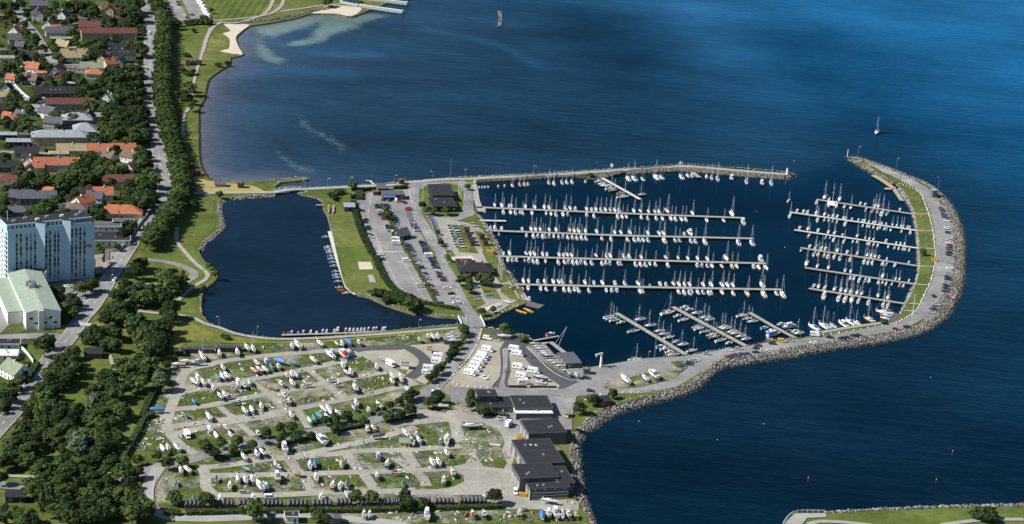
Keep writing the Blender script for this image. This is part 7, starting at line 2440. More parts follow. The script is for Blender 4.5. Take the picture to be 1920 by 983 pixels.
def van(loc, rz, c='w', motorhome=True, caravan=False, dark=False, scale=1.0):
    nm = 'caravan' if caravan else 'motorhome' if motorhome else 'van'
    root = ob(nm, None, None, loc, rz, scale)
    pm = carp(c)
    if caravan:
        body = lambda: MB().loft([[(x, -1.1, z0), (x, 1.1, z0), (x, 1.1, z1), (x, -1.1, z1)] for x, z0, z1 in ((-2.7, .7, 1.9), (-2.5, .45, 2.5), (2.1, .45, 2.55), (2.7, .7, 1.7))], pm).mesh('body')
        ob('body', cc(('vb', c, 'c'), body), root)
        ob('drawbar', cc('drawbar', lambda: MB().tube((2.6, -.6, .5), (3.9, 0, .5), .06, CRAD).tube((2.6, .6, .5), (3.9, 0, .5), .06, CRAD).mesh('drawbar')), root)
        axles = (-.2,)
    elif motorhome:
        body = lambda: MB().loft([[(x, -1.12, z0), (x, 1.12, z0), (x, 1.12, z1), (x, -1.12, z1)] for x, z0, z1 in ((-3.3, .5, 2.7), (-3.25, .4, 2.85), (1.0, .4, 2.9), (2.0, 1.75, 2.75), (2.5, 1.9, 2.3))], pm).mesh('body')
        ob('body', cc(('vb', c, 'm'), body), root)
        ob('cab', cc(('vc', c), lambda: MB().loft([[(x, -.98, .4), (x, .98, .4), (x, .9, z1), (x, -.9, z1)] for x, z1 in ((.9, 1.9), (1.9, 1.85), (2.45, 1.2), (3.2, .95))], pm).mesh('cab')), root)
        ob('windscreen', cc('vw', lambda: MB().add([(1.97, -.8, 1.8), (1.97, .8, 1.8), (2.5, .86, 1.22), (2.5, -.86, 1.22)], [(3, 2, 1, 0)], GLASS).mesh('windscreen')), root)
        axles = (-1.9, 2.0)
    else:
        body = lambda: MB().loft([[(x, -.95, .35), (x, .95, .35), (x, .86, z1), (x, -.86, z1)] for x, z1 in ((-2.5, 1.9), (-2.4, 2.0), (.9, 2.0), (1.7, 1.3), (2.45, 1.0), (2.5, .6))], pm).mesh('body')
        ob('body', cc(('vb', c, 'v'), body), root)
        ob('windscreen', cc('vw2', lambda: MB().add([(.98, -.78, 1.94), (.98, .78, 1.94), (1.68, .82, 1.36), (1.68, -.82, 1.36)], [(3, 2, 1, 0)], GLASS).mesh('windscreen')), root)
        axles = (-1.5, 1.5)
    yw = 1.13 if (motorhome or caravan) else .96
    for y in (-yw, yw):
        for x in ((-2.2, -.4) if (motorhome or caravan) else (-1.2, .3)):
            ob('side_window', cc(('sw', yw), lambda: MB().box(-.5, .5, -.015, .015, -.27, .27, GLASS).mesh('side_window')), root, (x, y, 1.75 if motorhome or caravan else 1.5))
    if motorhome or caravan:
        ob('roof_hatch', cc('rh', lambda: MB().box(-.35, .35, -.35, .35, 0, .12, bm_('g')).mesh('roof_hatch')), root, (-1.2, 0, 2.86 if motorhome else 2.53))
    for x in axles:
        for y in (-.9, .9):
            ob('wheel', cc('wheel', wheel_mesh), root, (x, y, .32))
    return root


def cars(s, hdg, where, group, z=None):
    """'t: 465,350k ...' car middles; a leading letter of colour; V motorhome, C caravan, P panel van"""
    tile = None
    h0 = hdg
    rows = []
    for tok in s.split():
        if tok.endswith(':'):
            tile = tok[0]
            continue
        if tok[0] == '@':
            h0 = tuple(float(v) for v in tok[1:].split(',')) if len(tok) > 1 else hdg
            continue
        m_ = re.match(r'(-?\d+),(-?\d+)([a-z])([VCP]?)', tok)
        rows.append((*tp(tile, float(m_.group(1)), float(m_.group(2))), m_.group(3), m_.group(4), h0))
    for i, (px, py, c, typ, hd) in enumerate(rows):
        p = at(px, py, ZG + .8)
        p.z = z if z is not None else ZG
        ang = img_angle(px, py, *hd) + random.uniform(-.05, .05) + (math.pi if random.random() < .35 and not typ else 0)
        if typ:
            o = van(p, ang, c, typ == 'V', typ == 'C')
            kind = {'V': 'motorhome', 'C': 'caravan', 'P': 'van'}[typ]
        else:
            if c == 'k' and random.random() < .4:
                c = random.choice('gn')
            o = car(p, ang, c, random.choice((0, 1, 2)), random.uniform(.94, 1.04))
            kind = 'car'
        tag(o, '%s %s, %s vehicle counted down %s' % (CNM[c], kind, ordinal(i + 1), where), kind, group)


G1 = 'cars in the big car park'
cars("t: 465,350k 515,492k 515,525k 550,598k 560,628k 595,715k 600,748w u: 445,200k", (9, .3), 'the hedge side of the car park', G1)
cars("t: 705,275k 715,305k 750,360w 755,410k 790,450r 815,475r 870,585k 875,612k 892,655s 970,692wP 975,797wC 985,850wC u: 820,222wP", (9, .3), 'the left of the middle strip', G1)
cars("t: 840,268k 855,305k 895,370s 930,440b 950,460b 955,485k 970,530k 985,575s 1000,605s 1020,640w 1150,840s 1165,880k 1180,915k 1195,948k 1210,978k", (9, .3), 'the upper right of the middle strip', G1)
cars("u: 885,75k 915,122s 930,158b 955,188s 965,218s 985,267w 1005,292s 1030,325k 1085,415b 1095,455s 1125,495s 1150,567s 1175,595d 1200,640y 1230,690k 1240,725k", (9, .3), 'the lower right of the middle strip', G1)
cars("t: 1160,322r 1165,347r 1185,395s 1185,440s 1215,490s 1225,535s 1245,575b 1270,610b 1290,652s 1370,828k 1385,862k 1405,893b 1415,925b 1425,965k", (9, .3), 'the upper roadside row of the car park', G1)
cars("u: 1095,40k 1105,65k 1115,100k 1150,158wC 1190,192b 1205,220k 1225,247k 1235,290k 1255,325k 1280,377w 1310,410k 1325,460k 1360,487r 1375,517b 1430,632w 1485,715k 1525,777w 1560,857w", (9, .3), 'the lower roadside row of the car park', G1)
cars("t: 780,185b 870,195k 980,200wP 1040,205r 1110,225k", (2, -6), 'the kiosk front', G1)
G2 = 'cars parked along the breakwater'
cars("q: 1425,497s 1462,575k 1475,595k 1485,625b 1490,645b 1500,665k 1505,685w 1515,752w 1525,773s 1525,795k 1535,860s 1535,885w 1535,905r 1535,930k 1535,947k 1535,970s r: 1532,28k 1530,62k 1530,82k 1535,150s 1535,203w 1535,250s 1525,283k 1520,300k 1515,325s", (9, 1.2), 'the upper breakwater parking row', G2)
cars("r: 1510,358k 1500,380k 1490,408k @2,5 1393,450n @9,1.8 1420,525s 1410,548k 1388,570k 1378,596s", (9, 1.6), 'the bend of the breakwater parking row', G2)
cars("r: @9,2.2 1150,728k @9,1 1058,752d 725,805d 675,808k 605,825k 568,830n 460,822k 310,872w 325,803wC p: 1565,858yP 1640,850s", (9, 1.2), 'the lower breakwater road', G2)
cars("s: 1865,208k 1785,265w 1730,225r 1720,250k 1710,285k 1630,298b 1590,305n 1560,252s 1540,312k 1500,318b 1470,265w 1465,327r 1275,297s 1170,355w 1140,362s 1118,378k 1110,392k 1055,405b 228,632k 190,515k", (9, .8), 'the southern quay road', 'cars on the southern quay')
cars("a: @-1,6 1340,298wP 1325,618r @1,6 1385,490w @3,4 240,182k 375,390s b: @2,6 1400,570w c: @-4,3 1030,640w @-6,5 965,748k @6,1 605,700w 655,755s 570,805n 740,800s 895,535w", (1, 5), 'the main road and its side streets', 'cars on the main road')
cars("a: 1600,15k 1610,40k 1660,132w 1690,160n 1730,130k 1510,65s 1550,130s 1565,160r 1795,12wV 1805,35wV 1825,62wV 1840,95wV 1850,118wV 1868,142wV 1530,100s", (8, 2), 'the small upper car park', 'vehicles in the upper car park')
G3 = 'motorhomes on the gravel fields'
cars("m: 740,268wV 700,320wV 687,345wV 662,377wV 640,410wV 622,445wV 583,482wV @8,3 710,514w @9,2 740,162wP", (9, 2), 'the first camper field', G3)
cars("m: 985,265wV 1010,307wV 1018,425wV 1155,462wV 1050,507wV @9,0 1070,567wV", (9, 1.5), 'the second camper field', G3)
cars("m: 305,332wV 290,377wV 215,440wV 190,472wP 390,207nP i: @6,4 1690,470wV", (9, 1), 'the loop gravel field', G3)
cars("j: @7,0 600,252k 375,688s 605,735wP n: @1,6 990,690wP @4,5 1060,835s @1,6 1012,372wP m: @8,-1 275,628w 745,868d @3,5 845,880s 930,885k @5,-4 930,938wV e: @3,5 1683,185wV", (8, 0), 'the yard and the office front', 'vehicles around the yard')
# small yellow works truck and skip beside the rocks
tr = van(at(*tp('m', 1455, 870), ZG), img_angle(*tp('m', 1455, 870), -3, 6), 'y', False)
tr.name = 'works_truck'
tag(tr, 'yellow works truck beside the grass edge', 'truck')
ob('load_bed', MB().box(-2.6, .6, -1, 1, 2.02, 2.5, STEEL_G).mesh('load_bed'), tr)
# ================================================================== small things
# lamp posts
def lamp(s, h, label, group='street lamps', arm=1.2):
    px, py = pts(s)[0]
    p = at(px, py, ZG)
    root = thing('street_lamp', label, 'street lamp', p, random.uniform(0, 6.28), group)
    ob('pole', cc(('lp', h), lambda: MB().tube((0, 0, -.3), (0, 0, h), .11, STEEL_G, .07, 6).tube((0, 0, h), (arm, 0, h + .25), .06, STEEL_G, n=5).mesh('pole')), root)
    ob('lamp_head', cc(('lh', h), lambda: MB().box(arm - .1, arm + .7, -.16, .16, h + .18, h + .34, STEEL_W).mesh('lamp_head')), root)
    return root


LAMPS = [("g917,770", 6, 'beside the footbridge'), ("g1122,750", 6, 'on the mole road, second from the footbridge'), ("g1326,738", 6, 'on the mole road by the round tree'), ("g1720,722", 6, 'near the small red hut'), ("k245,330", 6, 'on the mole opposite the club house'), ("k540,305", 6, 'at the corner of the club forecourt'), ("k1150,278", 6, 'midway along the northern mole'),
         ("o30,265", 7, 'with a white sign at the mole corner'), ("q710,120", 8, 'at the breakwater tip'), ("q1055,225", 8, 'on the upper breakwater road'), ("q1435,400", 8, 'beside the harbour watch box'), ("r830,795", 8, 'beside the boardwalk bend'), ("r185,905", 8, 'by the parked caravan'), ("s1425,350", 9, 'at the top of the rocks'), ("s985,580", 9, 'beside the harbour road curve'),
         ("s640,640", 8, 'near the stored quay boats'), ("s735,440", 10, 'beside the large stored boat'), ("s490,690", 8, 'above the red cabin'), ("m760,630", 8, 'at the drive mouth'), ("m1275,690", 7, 'behind the black workshop'), ("m870,970", 8, 'beside the parked motorhome'), ("a1210,445", 9, 'by the main road garden trees'), ("a985,310", 9, 'near the long red roof'),
         ("a458,780", 9, 'by the dark roofed bungalow'), ("a1210,900", 9, 'beside the dark garden wood'), ("b560,600", 9, 'in front of the long orange roof'), ("b990,910", 9, 'near the white orange roofed house'), ("b1270,985", 9, 'by the white street wall'), ("b1130,240", 8, 'between the park-like garden trees'), ("c1190,455", 9, 'at the road junction'), ("c1000,735", 9, 'by the dark car'),
         ("d480,200", 8, 'in front of the white hall'), ("d100,250", 8, 'at the side street corner'), ("d175,800", 8, 'beside the lower main road'), ("j845,620", 7, 'by the bright yellow hut'), ("j1258,90", 7, 'along the yard road'), ("n100,545", 7, 'in the gravel square'), ("l118,745", 5, 'on the lagoon footpath'), ("l463,725", 5, 'at the channel end of the footpath'),
         ("i150,130", 5, 'on the western lagoon path'), ("i490,205", 5, 'at the lower lagoon bend'), ("c1725,320", 5, 'on the bright lagoon lawn'), ("c1285,900", 5, 'in the park'), ("l380,250", 7, 'beside the harbour road verge')]
for s, h, w in LAMPS:
    lamp(s, h, 'slim street lamp ' + w)

# flag poles
def flagpole(s, h, label, flag=None, wood=False):
    px, py = pts(s)[0]
    root = thing('flagpole', label, 'flagpole', at(px, py, ZG), 0, 'flagpoles of the marina')
    ob('pole', cc(('fp', h, wood), lambda: MB().tube((0, 0, -.3), (0, 0, h), .16, TEAK if wood else STEEL_W, .09, 6).mesh('pole')), root)
    if flag:
        ob('flag', MB().box(.1, .9 if flag == 'v' else 1.6, -.02, .02, h - (5 if flag == 'v' else 1.1), h - .1, SIGNR if flag == 'v' else bm_('b')).mesh('flag'), root)
    return root


flagpole("t1238,765", 17, 'tall white flagpole beside the car park cabin')
flagpole("k398,395", 20, 'tall brown signal mast on the club lawn', wood=True)
for i, (x, y) in enumerate(((155, 515), (475, 470), (500, 505), (528, 520), (485, 490))):
    flagpole("k%d,%d" % (x, y), 10, 'white flagpole on the club lawn, %s from the road' % ORD[i])
for i, (x, y) in enumerate(((835, 262), (850, 285), (865, 310))):
    flagpole("l%d,%d" % (x, y), 13, 'white flagpole by the rocks, %s of three' % ORD[i])
for i, (x, y) in enumerate(((530, 250), (697, 255))):
    flagpole("l%d,%d" % (x, y), 8, 'thin flagpole beside the restaurant, %s one' % ('left', 'right')[i])
for i in range(5):
    flagpole("q%d,%d" % (1112 + 20 * i, 345 + 9 * i), 6, 'short flagpole on the breakwater, %s of five' % ORD[i])
flagpole("r1205,612", 12, 'white flagpole at the lawn corner landing')
for i, c in enumerate('wvwv'):
    flagpole("c%d,%d" % (950 + 9 * i, 515 + 5 * i), 9, 'banner pole in front of the tower block, %s of four' % ORD[i], 'v' if c == 'v' else None)
flagpole("s800,345", 15, 'tan timber mast at the quay edge', wood=True)

# harbour crane
p = at(*tp('s', 318, 420), ZG)
root = thing('boat_crane', 'cream boat crane standing at the quay edge', 'crane', p, img_angle(*tp('s', 318, 420), -8, 2))
CRM = bm_('c')
ob('column', MB().frustum((-.55, .55, -.55, .55), (-.35, .35, -.35, .35), -.3, 7.0, CRM).mesh('column'), root)
ob('jib', MB().box(-.6, 4.2, -.4, .4, 7.0, 7.8, CRM).box(3.2, 3.9, -.3, .3, 6.4, 7.0, CRM).mesh('jib'), root)
ob('hook', MB().tube((3.5, 0, 6.4), (3.5, 0, 4.6), .05, CRAD).mesh('hook'), root)
p = at(*tp('l', 1385, 900), ZG)
root = thing('mast_crane', 'slanting grey mast crane on the slip jetty', 'crane', p, 0)
ob('boom', MB().tube((-2.5, 2, -.3), (3.2, 0, 11), .13, STEEL_G).tube((-.8, -2, -.3), (3.2, 0, 11), .13, STEEL_G).mesh('boom'), root)

# mole head light and signs
p = at(*tp('o', 1608, 275), ZG)
root = thing('mole_light', 'small white beacon at the head of the northern mole', 'beacon', p)
ob('tower', MB().tube((0, 0, -.3), (0, 0, 4.4), .9, STEEL_W, .6, 10).mesh('tower'), root)
ob('lantern', MB().tube((0, 0, 4.4), (0, 0, 5.4), .4, bm_('r'), n=8).mesh('lantern'), root)
p = at(*tp('q', 618, 110), ZG)
root = thing('tip_light', 'slim beacon on the breakwater tip', 'beacon', p)
ob('pole', MB().tube((0, 0, -.3), (0, 0, 5.0), .25, STEEL_W).mesh('pole'), root)
ob('lantern', MB().tube((0, 0, 5), (0, 0, 5.7), .4, bm_('d'), n=8).mesh('lantern'), root)
for i, (s, lb) in enumerate((("o645,215", 'white signal cone on the mole bend'), ("o30,240", 'white notice board on the mole corner'))):
    p = at(*pts(s)[0], ZG)
    root = thing('signal_board', lb, 'sign', p)
    ob('post', MB().tube((0, 0, -.3), (0, 0, 3.2), .1, STEEL_G).mesh('post'), root)
    ob('board', MB().frustum((-.9, .9, -.1, .1), (-.3 if i == 0 else -.9, .3 if i == 0 else .9, -.1, .1), 2.6, 4.8, STEEL_W).mesh('board'), root)

# buoys and small marks afloat
for i, (s, c, lb) in enumerate((("z1785,853", 'r', 'thin red spar buoy off the lower corner'), ("v297,172", 'r', 'red spar buoy nearest the workshop shore'), ("v1257,185", 'r', 'red and white spar buoy near the corner rocks'), ("z1745,708", 'w', 'white float off the breakwater bend'), ("z1198,790", 'w', 'white bird-like float near the rocks'), ("z1345,825", 'w', 'pale float in the dark bay'), ("z1432,795", 'w', 'second pale float in the dark bay'),
                              ("f800,378", 'w', 'white moored dinghy mark in the shallows'), ("f1245,243", 'w', 'white raft mark by the bath house'), ("f762,590", 'w', 'white float in the bay shallows'), ("f908,600", 'w', 'second white float in the bay shallows'), ("o1675,155", 'w', 'white mark outside the mole head'), ("q138,155", 'w', 'white mark between the mole heads'), ("k1155,195", 'w', 'white float beyond the mole'), ("k1725,165", 'w', 'white float off the mole corner'), ("k555,228", 'w', 'white float beyond the club mole'), ("o1335,610", 'w', 'small float in the harbour fairway'), ("o1590,930", 'w', 'second small float in the harbour fairway'), ("l978,230", 'w', 'white float off the flag pole shore'))):
    p = at(*pts(s)[0], 0)
    root = thing('buoy', lb, 'buoy', p, 0, 'buoys and floats', .55 if c == 'r' else .4)
    if c == 'r':
        ob('spar', cc('spar', lambda: MB().tube((0, 0, -1), (.25, 0, 3.6), .22, bm_('r'), .14, 6).mesh('spar')), root)
        ob('top_mark', cc('topm', lambda: MB().tube((.25, 0, 3.6), (.25, 0, 4.2), .3, STEEL_W, n=6).mesh('top_mark')), root)
    else:
        ob('float', cc('float', lambda: MB().loft([[(math.cos(a) * r_, math.sin(a) * r_, z) for a in np.linspace(0, 6.283, 9)[:-1]] for r_, z in ((.2, -.3), (.55, 0), (.5, .4), (.15, .65))], STEEL_W).mesh('float')), root)
        ob('ring', cc('fring', lambda: MB().tube((0, 0, .65), (0, 0, .9), .08, CRAD).mesh('ring')), root)

# whitewashed boulders along the roads
WB = mat('whitewashed stone', (.68, .66, .6), rough=.9, var=.1, scale=1)
wb = [npmesh('boulder', ICO_V * rng.uniform(.75, 1.2, (12, 1)) * np.array([.62, .5, .42]), ICO_F, WB) for _ in range(4)]


def stones(s, step, where):
    p = smooth(gpts(s, ZG), 1.0)
    q, L = resample(p, max(2, int(sum((p[i + 1] - p[i]).length for i in range(len(p) - 1)) / step)))
    for k in range(len(q)):
        o = ob('white_boulder', random.choice(wb), None, (q[k][0] + random.uniform(-.2, .2), q[k][1] + random.uniform(-.2, .2), ZG + .2), random.uniform(0, 6.28), random.uniform(.8, 1.25))
        tag(o, 'whitewashed boulder, %s in the row %s' % (ordinal(k + 1), where), 'boulder', 'white boulders ' + where)


stones("q1090,358 1180,392 1270,440 1310,520 1345,620 1375,720 1395,830 1408,985 r1408,110 1395,220 1360,340 1310,450", 3.1, 'edging the upper breakwater lawn')
stones("r1305,460 1240,585 1150,650 1060,695", 3.0, 'edging the breakwater lawn bend')
stones("r1000,712 800,745 600,780 400,805", 4.5, 'above the boardwalk')
stones("m430,565 520,597 600,606 740,610", 2.6, 'along the camper field front')
stones("m640,230 590,310 540,380 470,450 410,530", 3.2, 'along the camper field road')
stones("m690,90 680,130 660,190", 2.6, 'by the road bridge')
stones("s180,720 260,680 420,660 660,652", 3.4, 'in front of the red cabin')
stones("t1180,55 1200,150 1230,240", 3.0, 'beside the kiosk forecourt')

# walls and fences
def wall_line(s, h, w, material, name, label, cat):
    p = smooth(gpts(s, ZG), 3)
    root = thing(name, label, cat, p[0])
    root['kind'] = 'thing'
    q = [v - p[0] for v in p]
    l, r_ = offset_line(q, w / 2), offset_line(q, -w / 2)
    up = Vector((0, 0, h))
    ob('wall_face', MB().loft([[l[i], l[i] + up, r_[i] + up, r_[i]] for i in range(len(q))], material).mesh('wall_face'), root)
    l2, r2 = offset_line(q, w / 2 + .06), offset_line(q, -w / 2 - .06)
    ob('coping', MB().loft([[l2[i] + up + Vector((0, 0, .01)), l2[i] + up + Vector((0, 0, .13)), r2[i] + up + Vector((0, 0, .13)), r2[i] + up + Vector((0, 0, .01))] for i in range(len(q))], CONCRETE).mesh('coping'), root)
    return root


wall_line("c950,395 1060,385 1150,310 1230,190 1330,60", 1.6, .3, wallm('w'), 'garden_wall', 'curved white garden wall at the road junction', 'wall')
wall_line("d170,315 240,380 300,460", 1.8, .3, wallm('w'), 'garden_wall', 'white wall of the pool garden', 'wall')
wall_line("d-30,330 170,330", 1.8, .3, wallm('w'), 'garden_wall', 'white wall behind the pool garden', 'wall')
wall_line("a130,770 210,850 290,915", 1.6, .3, wallm('w'), 'garden_wall', 'diagonal pale wall in the villa gardens', 'wall')
wall_line("b800,440 450,448", 1.0, .3, wallm('g'), 'garden_wall', 'low street wall by the tan apartments', 'wall')
wall_line("m930,605 1090,607", 1.1, .3, wallm('k'), 'screen_fence', 'left dark screen below the second camper field', 'fence')
wall_line("m1120,607 1360,612", 1.1, .3, wallm('k'), 'screen_fence', 'right dark screen below the second camper field', 'fence')
wall_line("c880,600 940,570 1000,510", 1.0, .3, wallm('b'), 'garden_wall', 'brown wall beside the tower forecourt', 'wall')
wall_line("k620,350 640,356", 2.0, 2.0, bm_('g'), 'storage_box', 'grey storage cage at the marina head', 'box')


def rail_fence(s, label, h=1.2, step=2.2, m_=None):
    p = smooth(gpts(s, ZG), 2)
    root = thing('rail_fence', label, 'fence', p[0])
    q = [v - p[0] for v in p]
    n = max(3, int(sum((q[i + 1] - q[i]).length for i in range(len(q) - 1)) / step))
    r_, L = resample(q, n)
    pm = cc('fpost', lambda: MB().box(-.08, .08, -.08, .08, -.3, 1.25, FRAMEW).mesh('post'))
    for v in r_:
        ob('post', pm, root, tuple(v))
    mb = MB()
    for hh in (.55, 1.1):
        for i in range(n - 1):
            a, c = r_[i], r_[i + 1]
            mb.tube((a[0], a[1], a[2] + hh), (c[0], c[1], c[2] + hh), .06, FRAMEW, n=4)
    ob('rails', mb.mesh('rails'), root)


rail_fence("e1400,560 1380,650 1370,790", 'pale rail fence beside the service road')
rail_fence("v112,490 200,408 420,402", 'rail fence around the corner viewing deck', m_=STEEL_G)
rail_fence("l545,650 555,715", 'white rail on the left of the road bridge')
rail_fence("i1590,410 1660,430", 'tan rail fence beside the parked motorhome')

# garden pool
p = at(*tp('d', 140, 383), ZG)
root = thing('garden_pool', 'round blue garden pool behind the white wall', 'pool', p)
ob('rim', MB().tube((0, 0, 0), (0, 0, .9), 2.6, paint('pool blue', (.08, .3, .5)), n=16).mesh('rim'), root)
ob('water_disc', MB().tube((0, 0, .9), (0, 0, .93), 2.35, paint('pool water', (.2, .5, .65), rough=.1), n=16).mesh('water_disc'), root)

# skips, bins, containers
for i, (s, c, rz, lb) in enumerate((("n1030,215", 'y', 0, 'yellow skip by the upper boat shed'), ("n1025,415", 'y', 20, 'yellow skip beside the white van'), ("n1055,728", 'y', 0, 'yellow skip at the open boat shed'), ("j1215,945", 'y', 0, 'bright yellow skip at the lower edge'), ("l760,68", 'y', 0, 'yellow tent box at the marina head'), ("r1398,142", 'y', 0, 'yellow box on the breakwater verge'), ("l1215,470", 'y', 0, 'unused') if False else ("s1835,190", 'g', 0, 'grey container by the quay jetty'))):
    p = at(*pts(s)[0], ZG)
    root = thing('skip', lb, 'skip', p, R(rz), 'skips and boxes')
    ob('tub', MB().frustum((-1.5, 1.5, -.8, .8), (-1.9, 1.9, -.95, .95), 0, 1.5, bm_(c)).mesh('tub'), root)
    ob('load', MB().frustum((-1.75, 1.75, -.85, .85), (-.9, .9, -.4, .4), 1.42, 1.75, bm_('o')).mesh('load'), root)

# empty cradles and trailers in the yard
def cradle_set(s, where):
    tile = None
    i = 0
    for tok in s.split():
        if tok.endswith(':'):
            tile = tok[0]
            continue
        x, y = (float(v) for v in tok.split(','))
        px, py = tp(tile, x, y)
        p = at(px, py, ZG)
        root = ob('empty_cradle', None, None, p, random.uniform(0, 3.14), random.uniform(.8, 1.1))
        for xx in (-2.0, 1.6):
            ob('cross_beam', cc('cbm', lambda: MB().box(-.1, .1, -1.3, 1.3, 0, .2, STEEL_G).mesh('cross_beam')), root, (xx, 0, 0))
            for sg in (-1, 1):
                ob('prop', cc('prop', lambda: MB().tube((0, 0, .1), (0, 0, 1.6), .07, CRAD, n=4).mesh('prop')), root, (xx, sg * 1.2, 0))
        ob('runner', cc('runner', lambda: MB().box(-2.6, 2.2, -.1, .1, 0, .14, STEEL_G).mesh('runner')), root, (0, .5, 0))
        ob('runner', cc('runner', None), root, (0, -.5, 0))
        pend(root, random.choice(('rusty empty boat cradle', 'grey empty boat cradle')), 'cradle', 'empty cradles in the boat yard')


cradle_set("""i: 260,460 330,470 380,490 700,350 750,330 640,330 950,330 1000,320 1080,420 1100,410 900,470 940,480 580,610 620,620 540,610 960,610 1000,600 1200,500 1230,520 1450,470 1500,490 250,720 300,740 350,720 210,690 90,610 1260,700 1320,720 1450,620 1560,610 950,740 1010,780 960,800 900,820 600,820 580,800 270,860 250,890 100,900 1520,880 1700,790 1650,250 1700,260 1750,270 1800,250
 j: 470,80 520,90 600,50 650,60 350,170 900,300 950,290 860,310 1480,250 1500,265 1660,260 1250,200 1330,210 1350,290 1450,460 1550,460 1600,390 1700,370 1820,440 480,490 530,480 450,480 900,470 920,400 1050,390 1130,400 740,660 830,650 870,650 1150,570 1200,570 1020,650 1650,560 1700,580 1600,640 1850,620 220,430 270,410 150,440 1650,90 1760,70 620,610 700,570
 n: 600,120 620,200 600,270 680,300 700,350 740,370 680,320 790,220 780,200 870,360 900,370 690,270 560,180 160,370 110,360 140,410 240,90 300,100 230,150 90,590 60,620 280,540 240,560 330,920 410,920 500,910 60,920 130,910 830,900 880,910 960,890 920,950 1090,940 1150,920
 e: 1400,100 1380,160 1440,190 1250,290 1230,260 1290,300 1700,600 1740,620 1510,680 1500,660 1490,600
 d: 1540,510 1580,530 1700,740 1660,820 1500,720 1480,790 1750,880 1860,540""", 'yard')

# loose timber, props and sheets between the cradles: far too many and too small to count
SCRAP = mat('timber scrap', (.42, .4, .35), rough=.9, var=.5, scale=.6, octs=((1, 1), (7, .8)))
cl = []
polys = [gpts("d1640,640 1918,520 i1380,380 1640,520 1400,640 900,690 0,840 d1560,860", 0), gpts("i0,870 700,720 1640,560 1918,650 1700,760 1000,960 j300,120 0,280 e1560,200 1500,40", 0), gpts("j40,420 700,260 1200,180 1918,130 n470,120 600,300 640,440 400,470 520,560 400,650 j1918,660 100,700 40,540", 0), gpts("n510,70 840,150 900,430 700,460 560,260", 0),
         gpts("e1240,30 1480,20 1520,170 1740,340 1300,400 1190,400", 0), gpts("i1420,270 1918,200 1918,250 1450,300", 0), gpts("i480,340 1350,290 1300,320 600,385", 0), gpts("j1300,880 1900,860 n900,850 1150,870 1560,880 1640,985 j1500,960", 0), gpts("n1080,720 1560,750 1600,985 1180,860", 0)]
dens = (.022, .022, .022, .06, .05, .12, .04, .04, .03)
N = 0
bv, bf = [], []
for poly, dn in zip(polys, dens):
    q = [(v.x, v.y) for v in poly]
    xs, ys = [v[0] for v in q], [v[1] for v in q]
    n = int((max(xs) - min(xs)) * (max(ys) - min(ys)) * dn * 2.2)
    X, Y = rng.uniform(min(xs), max(xs), n), rng.uniform(min(ys), max(ys), n)
    clump = np.sin(X * .23 + 1.7 * np.sin(Y * .11)) * np.cos(Y * .17 + X * .05) + rng.normal(0, .35, n)
    k = inpoly(X, Y, q) & (clump > .25)
    for x, y in zip(X[k], Y[k]):
        L_, w_, h_ = rng.uniform(.8, 3.2), rng.uniform(.15, .5), rng.uniform(.15, .5)
        a = rng.uniform(0, 3.14)
        c, s = math.cos(a), math.sin(a)
        b0 = len(bv) * 8
        box_ = []
        for dx, dy, dz in ((-1, -1, 0), (1, -1, 0), (1, 1, 0), (-1, 1, 0), (-1, -1, 1), (1, -1, 1), (1, 1, 1), (-1, 1, 1)):
            lx, ly = dx * L_ / 2, dy * w_ / 2
            box_.append((x + lx * c - ly * s, y + lx * s + ly * c, ZG - .3 + dz * (h_ + .35)))
        bv.append(box_)
        bf += [[b0 + t for t in f] for f in ((4, 5, 6, 7), (0, 1, 5, 4), (1, 2, 6, 5), (2, 3, 7, 6), (3, 0, 4, 7))]
o = ob('yard_rubble', npmesh('yard_rubble', np.array(bv).reshape(-1, 3), np.array(bf), SCRAP))
tag(o, 'scattered timber, props and scrap between the laid-up boats', 'rubble', None, 'stuff')

# weeds in tufts over the yard and garden ground
pv, pn = [], []
for poly in polys[:4]:
    q = [(v.x, v.y) for v in poly]
    xs, ys = [v[0] for v in q], [v[1] for v in q]
    n = int((max(xs) - min(xs)) * (max(ys) - min(ys)) * .5)
    X, Y = rng.uniform(min(xs), max(xs), n), rng.uniform(min(ys), max(ys), n)
    k = inpoly(X, Y, q) & (np.sin(X * .13 + np.sin(Y * .21)) * np.cos(Y * .15) + rng.normal(0, .3, n) > .3)
    pv.append(np.stack([X[k], Y[k], np.full(k.sum(), LZ + .3)], 1))
# keep tufts off the tracks
allp = np.vstack(pv)
keep = np.ones(len(allp), bool)
for s in TRACKS:
    keep &= seg_dist(allp[:, 0], allp[:, 1], [(v.x, v.y) for v in gpts(s)]) > 3.0
keep &= seg_dist(allp[:, 0], allp[:, 1], [(v.x, v.y) for v in ipath[::3]]) > 4.2
allp = allp[keep]
v, f = leaf_quads(allp, np.tile(np.array([[0, 0, 1.0]]), (len(allp), 1)), .42)
o = ob('weeds', npmesh('weeds', v, f, LEAF_L))
tag(o, 'tufts of weeds growing over the boat yard plots', 'weeds', None, 'stuff')

